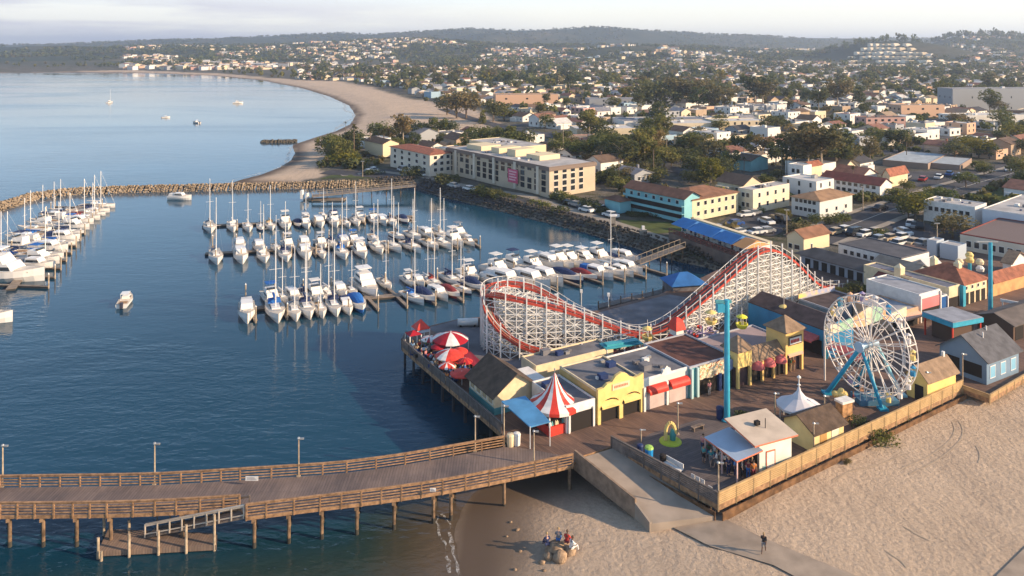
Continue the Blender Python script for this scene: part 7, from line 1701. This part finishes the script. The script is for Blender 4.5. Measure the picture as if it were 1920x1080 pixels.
# streets as draped strips
def clip_path(a, b, n=160):
    a, b = Vector(a), Vector(b); P_ = np.array([tuple(a.lerp(b, k/n)) for k in range(n+1)]); x, y = P_[:,0], P_[:,1]; u = az(x,y)
    k = (y > 205) & (y < 1250) & (u > 600) & (u < 2330) & inside(land, x, y) & ~inside(sand_bay, x, y) & (dist(bank,x,y) > 45) & (dist(deck_poly,x,y,True) > 40) & (dist(sand_bay,x,y,True) > 10)
    for (ox,oy,r0) in OCC: k &= np.hypot(x-ox, y-oy) > r0+3
    res = []; cur = []
    for i in range(n+1):
        if k[i]: cur.append(tuple(P_[i]))
        else:
            if len(cur) > 3: res.append(cur)
            cur = []
    if len(cur) > 3: res.append(cur)
    return res
sp = []
for i in range(-36, 185, 6): sp += clip_path(Vector((40,170))+gu*i*LX+gv*(-70*LY), Vector((40,170))+gu*i*LX+gv*(140*LY))
for j in range(-69, 140, 3): sp += clip_path(Vector((40,170))+gu*(-34*LX)+gv*j*LY, Vector((40,170))+gu*(185*LX)+gv*j*LY)
strip(sp, 7.5, .09, asph, 'street', step=9)
WM = [('white', mat('wall_white',(.72,.69,.63),.8,var=.08,vscale=.3)), ('cream', mat('wall_cream',(.66,.55,.38),.8,var=.08,vscale=.3)), ('tan', mat('wall_tan',(.42,.31,.21),.8,var=.1)), ('peach', mat('wall_peach',(.60,.38,.25),.8)), ('grey', mat('wall_grey',(.32,.33,.34),.8)), ('pale blue', mat('wall_blue',(.30,.42,.50),.8)), ('pink', mat('wall_pink',(.50,.30,.25),.8))]
RM = [('white', mat('roof_white',(.55,.53,.50),.85,var=.15)), ('grey', mat('roof_grey',(.22,.22,.24),.9,var=.25)), ('brown', mat('roof_brown',(.13,.085,.06),.9,var=.3)), ('red', mat('roof_red',(.24,.115,.08),.9,var=.3)), ('dark', mat('roof_dark',(.06,.06,.068),.9,var=.3)), ('tan', mat('roof_tan',(.30,.22,.15),.9,var=.2))]
houses = []
dens = fbm(CA[:,0], CA[:,1], 130, 3, 11)
for k in range(len(CA)):
    x, y = CA[k]; z = Zc[k]; px, py = Uc[k], PYc[k]
    down = (1080 < px < 1820 and 195 < py < 275)
    pr = .95+dens[k]*.4 if down else .80+dens[k]*.9
    if hn.random() > pr:
        n = 2 if hn.random() < .6 else 1
        for _ in range(n):
            kd = hn.choices(['round','wide','euc','conifer'], [5,2,3,.8])[0]; lk = hn.choices(['dark','green','gold','euc'], [4,4,1.2,2.2])[0]
            hh = {'round':hn.uniform(5,9.5),'wide':hn.uniform(5,9),'euc':hn.uniform(9,17),'conifer':hn.uniform(7,13)}[kd]
            TREES.append((x+hn.uniform(-6,6), y+hn.uniform(-6,6), z, hh, kd, lk, hn.uniform(1.1,1.6), False))
        continue
    flat = hn.random() < (.68 if down else .27)
    if flat: W_, D_2, hh = hn.uniform(8,12.5), hn.uniform(8,12), hn.uniform(2.8,5.2)
    else: W_, D_2, hh = hn.uniform(7,10.5), hn.uniform(8,12), hn.choice([2.6,2.9,3.1,4.6])
    wi = hn.choices(range(7), [8,4,1.2,.6,1.3,.6,.3])[0]; ri = hn.choices(range(6), [3,2.2,.4,.2,.7,1])[0] if flat else hn.choices(range(6), [.5,2.2,3,1.6,1.6,1.2])[0]
    houses.append(dict(x=x,y=y,z=z,W=W_,D=D_2,h=hh,a=ga+hn.choice([0,0,math.pi/2])+hn.uniform(-.06,.06),flat=flat,wi=wi,ri=ri,rise=hn.uniform(1.2,2.2),px=px,py=py))
    if hn.random() < (.25 if down else .55):
        kd = hn.choices(['round','euc','wide'], [5,1.6,1])[0]; lk = hn.choices(['dark','green','gold','euc'], [4,4,1.2,1.6])[0]
        TREES.append((x+hn.choice([-1,1])*hn.uniform(6,8), y+hn.uniform(-8,8), z, hn.uniform(4,8) if kd != 'euc' else hn.uniform(8,14), kd, lk, hn.uniform(1.1,1.6), False))
# special larger blocks (px,py, length, depth, h, wall idx, roof idx, label)
SP = [(1590,222,26,14,6,5,0,'pale teal shopfront block, leftmost of the coloured row'),(1615,224,18,12,6.4,4,4,'navy and grey block, second of the coloured row'),(1640,222,24,12,6.8,5,0,'pale blue block in the middle of the coloured row'),(1668,224,26,12,6.2,1,0,'cream block, fourth of the coloured row'),(1695,222,16,12,5.5,3,2,'brown-red block, fifth of the coloured row'),(1718,218,28,12,6.8,3,5,'orange block at the right end of the coloured row'),
 (1570,238,14,12,6.5,3,3,'brick orange corner block below the coloured row'),(1600,238,14,10,6,1,0,'small yellow block beside the brick orange one'),(1650,238,22,10,5,6,2,'pink low block below the coloured row'),(1880,205,80,16,14,4,1,'large grey slab building at the right edge'),(1180,198,60,18,5,4,1,'long blue-grey shed left of the dark trees'),(1190,230,38,20,4,0,0,'broad white warehouse, left of downtown'),(1240,238,46,22,4,0,1,'broad grey warehouse, middle of downtown'),(1290,246,30,18,4.5,1,0,'cream warehouse, right of the downtown pair'),
 (1040,200,40,16,8,3,5,'tan brick block, right of two by the shore road'),(985,198,44,16,8,3,5,'peach brick block, left of two by the shore road'),(1130,255,28,16,4,1,0,'cream low market building behind the tree belt'),(1380,244,26,14,5,1,0,'yellow cream block right of downtown'),(1840,232,40,14,5,0,0,'long white strip building at the right, below the slab'),(1100,272,26,12,3.5,6,5,'pink roofed low building behind the hotel')]
for (px,py,W_,D_2,hh,wi,ri,lab) in SP:
    p = gp(px, py); houses = [q for q in houses if math.hypot(q['x']-p.x, q['y']-p.y) > W_*.5+6]
    houses.append(dict(x=p.x,y=p.y,z=p.z,W=W_,D=D_2,h=hh,a=R(4) if W_ > 50 else ga-R(28),flat=True,wi=wi,ri=ri,rise=1,px=px,py=py,lab=lab))
houses.sort(key=lambda q: -(q['W']*q['h'])/q['y']**2*(1e6 if 'lab' in q else 1))
NIND = 285
vis = [q for q in houses if -20 < q['px'] < 1945]; outer = [q for q in houses if not -20 < q['px'] < 1945]
indiv = vis[:NIND]; rest = vis[NIND:]+outer
indiv.sort(key=lambda q: q['px']); cc = {}
ORDW = lambda n: ORD[n] if n < len(ORD) else str(n+1)+'th'
for q in indiv:
    wn, wm_ = WM[q['wi']]; rn, rm_ = RM[q['ri']]; kind = ('flat block' if q['flat'] else 'house')
    desc = '%s %s%s' % (wn, kind, ' with %s roof' % rn); lm = near_lm(q['px'], q['py']); cc.setdefault((desc, lm), []).append(q); q['desc'] = desc; q['lm'] = lm
for q in indiv:
    L_ = cc[(q['desc'], q['lm'])]
    lab = q.get('lab') or (q['desc']+' '+q['lm'] + ('' if len(L_) == 1 else ', %s from left' % ORDW(L_.index(q))))
    nm = 'commercial_block' if q['flat'] else 'house'; q['ww'] = hn.choice([.7,1.0,1.5]); q['wh'] = hn.choice([.8,1.1,1.3])
    t = thing(nm, lab, 'building' if q['flat'] else 'house', (q['x'],q['y'],q['z']), q['a'], 'houses and blocks of the town')
    W_, D_2, hh = q['W'], q['D'], q['h']; wm_ = WM[q['wi']][1]; rm_ = RM[q['ri']][1]
    mb = MB(); mb.box(-W_/2,-D_2/2,-1.2,W_/2,D_2/2,hh)
    if not q['flat'] and W_ > 8: mb.box(-W_/2-2.2,-D_2*.1,-1.2,-W_/2,D_2*.4,hh*.7)
    mb.build('wall', wm_, t)
    if q['flat']: r0 = roof_flat(t, W_, D_2, hh, rm_, wm_, .35)
    else: r0 = roof_gable(t, W_, D_2, hh, q['rise'], rm_, wm_, 'x' if W_ > D_2 else 'y', .4)
    r0.location = (-W_/2,-D_2/2,0)
    if q['y'] < 620:
        nl = 2 if hh > 4.6 else 1
        for face in 'flrb':
            LL = W_ if face in 'fb' else D_2; n = max(1, int(LL/3.4))
            if q['y'] > 400: n = min(n, 3)
            for r in range(nl):
                for c in range(n):
                    s = -LL/2+LL*(c+.5)/n; z = .9+r*(hh/nl)
                    loc = {'f':(s,-D_2/2,z),'b':(s,D_2/2,z),'l':(-W_/2,s,z),'r':(W_/2,s,z)}[face]
                    wv = t.matrix_basis.to_3x3() @ Vector({'f':(0,-1,0),'b':(0,1,0),'l':(-1,0,0),'r':(1,0,0)}[face])
                    if wv.x*q['x']+wv.y*q['y'] < 0: window(t, loc, q['ww'], q['wh'], face, None, q['y'] < 380)
    if q['flat'] and q['y'] < 700:
        for k in range(hn.randint(1,3)):
            s = hn.uniform(.4,1.1); x, y = hn.uniform(-.3,.3)*W_, hn.uniform(-.3,.3)*D_2; mb = MB(); mb.box(x-s,y-s*.7,hh,x+s,y+s*.7,hh+s*1.2); mb.build('roof_vent', hn.choice([steel_m, white_m, grey_roof]), t)
    elif not q['flat'] and hn.random() < .4: mb = MB(); mb.box(W_*.2,-.3,hh+.3,W_*.2+.6,.3,hh+q['rise']+.8); mb.build('chimney', rm_, t)
# distant houses: one mass
for _ in range(10500):   # slopes beyond and the far shore
    Y_ = hn.uniform(1380, 3300); u = hn.uniform(-200, 2300)
    rest.append(dict(x=(u-960)*Y_/F, y=Y_, z=None, W=hn.uniform(8,22), D=hn.uniform(8,14), h=hn.uniform(3,6.5), a=hn.uniform(0,3.1), flat=hn.random()<.5, wi=hn.choices(range(7),[5,5,2,2,1,.2,.8])[0], ri=hn.choices(range(6),[1.4,1,2,1.6,1,2])[0], rise=1.8))
ax_ = np.array([q['x'] for q in rest]); ay_ = np.array([q['y'] for q in rest]); az_ = ground_z(ax_, ay_); dn = fbm(ax_, ay_, 240, 4, 21); inl = inside(land, ax_, ay_) & ~inside(sand_bay, ax_, ay_) & (dist(bay, ax_, ay_) > 10); uu = az(ax_, ay_)
VV=[]; FF=[]; MI=[]; b = 0
for i, q in enumerate(rest):
    if not inl[i] or (abs(ax_[i]-935) < 190 and 1650 < ay_[i] < 2250): continue
    if q['z'] is None:
        thr = .03 + .14*(q['y']-1400)/1900
        if 230 < uu[i] < 760 and q['y'] < 2300: thr -= .17
        if uu[i] < 230: thr += .14
        if dn[i] < thr: continue
    z = az_[i]; w2, d2, hh = q['W']/2, q['D']/2, q['h']; c_, s_ = math.cos(q['a']), math.sin(q['a'])
    def tr(x, y, zz): return (ax_[i]+x*c_-y*s_, ay_[i]+x*s_+y*c_, z+zz)
    base = [tr(-w2,-d2,-2),tr(w2,-d2,-2),tr(w2,d2,-2),tr(-w2,d2,-2),tr(-w2,-d2,hh),tr(w2,-d2,hh),tr(w2,d2,hh),tr(-w2,d2,hh)]
    VV += base; FF += [(b,b+1,b+5,b+4),(b+1,b+2,b+6,b+5),(b+2,b+3,b+7,b+6),(b+3,b,b+4,b+7)]; MI += [q['wi']]*4
    if q['flat']: FF.append((b+4,b+5,b+6,b+7)); MI.append(7+q['ri']); b += 8
    else:
        VV += [tr(-w2-.4,0,hh+q['rise']), tr(w2+.4,0,hh+q['rise'])]; FF += [(b+4,b+5,b+9,b+8),(b+6,b+7,b+8,b+9),(b+7,b+4,b+8,b+8),(b+5,b+6,b+9,b+9)]; MI += [7+q['ri']]*2+[q['wi']]*2; b += 10
me = bpy.data.meshes.new('distant_houses'); me.from_pydata(VV, [], [tuple(dict.fromkeys(f)) for f in FF])
for _, m_ in WM: me.materials.append(m_)
for _, m_ in RM: me.materials.append(m_)
me.polygons.foreach_set('material_index', MI); me.update(); o = bpy.data.objects.new('distant_houses', me); C.objects.link(o); tag(o, 'the mass of small distant houses of the town and far slopes', kind='stuff')
# the terraced apartments on the hill
tn = random.Random(8)
tw_ = lightb
rows = []
for r in range(7):
    yy = 86+r*7.9; half = 42+r*12.5
    n = int(half*2/11)
    t = thing('terraced_apartments', '%s terrace of pale stepped apartments on the round hill' % (ORD[r]+' from the top'), 'apartment row', (0,0,0), 0, 'terraced apartment rows on the hill')
    org = None
    for k in range(n):
        px = 1678-half+k*11+tn.uniform(-2,2)+ (12 if r > 3 else 0)
        if tn.random() < .12: continue
        # march along the view ray until it meets the hill
        hit = None
        ys_ = np.linspace(1500, 1960, 150); xs_ = (px-960)*ys_/F; zz = ground_z(xs_, ys_); zr = H-(yy-HY)*ys_/F; w2 = np.where(zz > zr)[0]
        if len(w2) == 0: continue
        i = w2[0]; x, y, z = xs_[i], ys_[i], zz[i]
        if org is None: org = Vector((x,y,z)); t.location = org
        mb = MB(); a = R(14); W_, D_2, hh = tn.uniform(12,16), 8, tn.uniform(4.0,5.6); q = Vector((x,y,z))-org; c_, s_ = math.cos(a), math.sin(a)
        f = lambda X_, Y_, Z_: (q.x+X_*c_-Y_*s_, q.y+X_*s_+Y_*c_, q.z+Z_)
        mb.hexa([f(-W_/2,-4,-6),f(W_/2,-4,-6),f(W_/2,D_2,-6),f(-W_/2,D_2,-6),f(-W_/2,-4,hh*.55),f(W_/2,-4,hh*.55),f(W_/2,D_2,hh),f(-W_/2,D_2,hh)])
        mb.hexa([f(-W_/2+1,-1,hh*.5),f(W_/2-1,-1,hh*.5),f(W_/2-1,D_2,hh*.5),f(-W_/2+1,D_2,hh*.5),f(-W_/2+1,-1,hh),f(W_/2-1,-1,hh),f(W_/2-1,D_2,hh*1.1),f(-W_/2+1,D_2,hh*1.1)])
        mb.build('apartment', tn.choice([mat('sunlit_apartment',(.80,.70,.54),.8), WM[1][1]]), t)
# ---------------------------------------------------------------- trees: 300 of them singly, the rest as one wood
TREES.sort(key=lambda a: -(a[3]/a[1])*(100 if a[7] else 1))
ind = [a for a in TREES if -30 < 960+F*a[0]/a[1] < 1945][:298]; ii_ = set(id(a) for a in ind); rst = [a for a in TREES if id(a) not in ii_]
LMT = LMK+[(1648,829,'on the sand below the yellow hut'),(1735,775,'on the sand against the boardwalk'),(1405,790,'beside the snack kiosk roof'),(1600,550,'behind the ferris wheel'),(950,385,'in the hedge line before the long hotel'),(1080,385,'under the sunlit hotel end'),(1220,405,'along the foot of the teal inn'),(1700,400,'at the corner of the white complex'),(1500,435,'by the car park left of the street')]
rows_ = []
for a in ind:
    x,y,z,hh,kd,lk,wf,_m = a; px = 960+F*x/y; py = HY+F*(H-z)/y
    lm = min(LMT, key=lambda l: ((l[0]-px)/1.5)**2+((l[1]-py)*1.6)**2)[2]; size = 'tall' if hh > 9.5 else 'small' if hh < 3 else ''
    d = ' '.join(w_ for w_ in [size if kd not in ('euc','shrub') else '', LK[lk] if kd != 'palm' else '', KK[kd]] if w_)
    rows_.append((px, d, lm, a))
rows_.sort(key=lambda r: r[0]); cc = {}
for r in rows_: cc.setdefault((r[1], r[2]), []).append(r)
for r in rows_:
    x,y,z,hh,kd,lk,wf,_m = r[3]; L_ = cc[(r[1], r[2])]; lab = r[1]+' '+r[2]+('' if len(L_) == 1 else ', %s from left' % ORDW(L_.index(r)))
    t = thing(KNAME[kd], lab, 'bush' if kd == 'shrub' else 'tree', (x,y,z), trn.uniform(0,6.28), 'bushes and hedges' if kd == 'shrub' else 'trees of the town and shore')
    cr_, tk_ = palm_proto() if kd == 'palm' else tree_proto(kd, lk, trn.randint(0,2))
    t.scale = (hh*wf, hh*wf, hh) 
    for nm, me_ in (('crown', cr_), ('trunk', tk_)):
        o = bpy.data.objects.new(nm, me_); C.objects.link(o); o.parent = t
def tree_mass(name, label, items, seed, nleaf, mats):
    """items: (x,y,z,h,w)"""
    base = [clump_quads([(0,0,.62,.30),(.16,.05,.5,.26),(-.15,.08,.52,.26),(.02,-.16,.48,.25),(0,0,.32,.24)], nleaf, .15, 50+k, 1.0) for k in range(6)]
    r_ = np.random.RandomState(seed); VV = []; MI = []; n = 0
    for (x,y,z,hh,w_) in items:
        V, _ = base[r_.randint(6)]; q = r_.rand()*6.28; c_, s_ = math.cos(q), math.sin(q); s = hh*w_
        VV.append(np.stack([x+s*(V[:,0]*c_-V[:,1]*s_), y+s*(V[:,0]*s_+V[:,1]*c_), z+hh*V[:,2]], 1)); MI += [r_.choice(len(mats), p=[.45,.33,.06,.16])]*nleaf; n += nleaf
    me = np_mesh(name, np.concatenate(VV), np.arange(4*n).reshape(n,4), mats, MI); o = bpy.data.objects.new(name, me); C.objects.link(o); return tag(o, label, kind='stuff')
lm4 = [LM['dark'], LM['green'], LM['gold'], LM['euc']]
# more trees between the far houses
ex = []
for _ in range(4000):
    Y_ = 560*(2000/560)**hn.random(); u = hn.uniform(-150, 2300); ex.append(((u-960)*Y_/F, Y_))
E = np.array(ex); okE = inside(land, E[:,0], E[:,1]) & ~inside(sand_bay, E[:,0], E[:,1]) & (dist(bay, E[:,0], E[:,1]) > 8); dE = fbm(E[:,0], E[:,1], 170, 4, 31); okE &= (dE > -.07) & ~((np.abs(E[:,0]-935)<190) & (E[:,1]>1600)); E = E[okE]; ZE = ground_z(E[:,0], E[:,1])
tree_mass('town_trees', 'the mass of smaller trees between the distant houses', [(a[0],a[1],a[2],a[3],a[6]*.85) for a in rst]+[(E[i,0],E[i,1],ZE[i],hn.uniform(4,10),hn.uniform(.8,1.2)) for i in range(len(E))], 3, 40, lm4)
ex = []
for _ in range(20000):
    Y_ = 1500*(4400/1500)**(hn.random()**.8); u = hn.uniform(-250, 2300); ex.append(((u-960)*Y_/F, Y_))
E = np.array(ex); dE = fbm(E[:,0], E[:,1], 330, 5, 41); okE = inside(land, E[:,0], E[:,1]) & (dE > -.06) & ~((np.abs(E[:,0]-960)<165) & (E[:,1]>1600) & (E[:,1]<1930)); E = E[okE]; ZE = ground_z(E[:,0], E[:,1])
tree_mass('hill_woods', 'woods covering the far hills', [((u_-960)*Y_/F, Y_, gz((u_-960)*Y_/F, Y_)-1, hn.uniform(12,27), hn.uniform(.6,.9)) for u_, Y_ in [(hn.uniform(1735,1990), hn.uniform(2540,2640)) for _ in range(110)]+[(hn.uniform(1560,1790), hn.uniform(1860,1960)) for _ in range(26)]]+[(E[i,0],E[i,1],ZE[i]-1,hn.uniform(6,13),hn.uniform(1.3,2.2)) for i in range(len(E))], 4, 20, lm4)
# bushes of the beach side

# low shrubs and small trees of the yards close by
ex = []
for _ in range(6200):
    Y_ = 175*(620/175)**hn.random(); u = hn.uniform(600, 2300); ex.append(((u-960)*Y_/F, Y_))
E = np.array(ex); okE = inside(land, E[:,0], E[:,1]) & ~inside(sand_bay, E[:,0], E[:,1]) & (dist(bay, E[:,0], E[:,1]) > 10) & (dist(bank, E[:,0], E[:,1]) > 16) & ~inside(deck_poly, E[:,0], E[:,1]) & (dist(deck_poly, E[:,0], E[:,1], True) > 12) & (fbm(E[:,0], E[:,1], 60, 3, 51) > -.08)
for L_ in lots_w: okE &= ~inside(L_, E[:,0], E[:,1])
for pth in (prom, road_shore, main_st, back_rd): okE &= dist([q[:2] for q in pth], E[:,0], E[:,1]) > 7
for (x,y,r0) in OCC: okE &= np.hypot(E[:,0]-x, E[:,1]-y) > r0+1.5
hx = np.array([(q['x'], q['y']) for q in houses if q['y'] < 700]); E = E[okE]
keep = np.array([np.min(np.hypot(hx[:,0]-e[0], hx[:,1]-e[1])) > 7.5 for e in E]); E = E[keep]; ZE = ground_z(E[:,0], E[:,1])
tree_mass('yard_shrubs', 'shrubs and hedges scattered through the near yards', [(E[i,0],E[i,1],ZE[i]-.3,hn.uniform(1.4,4.2),hn.uniform(.9,1.7)) for i in range(len(E))], 6, 60, lm4)
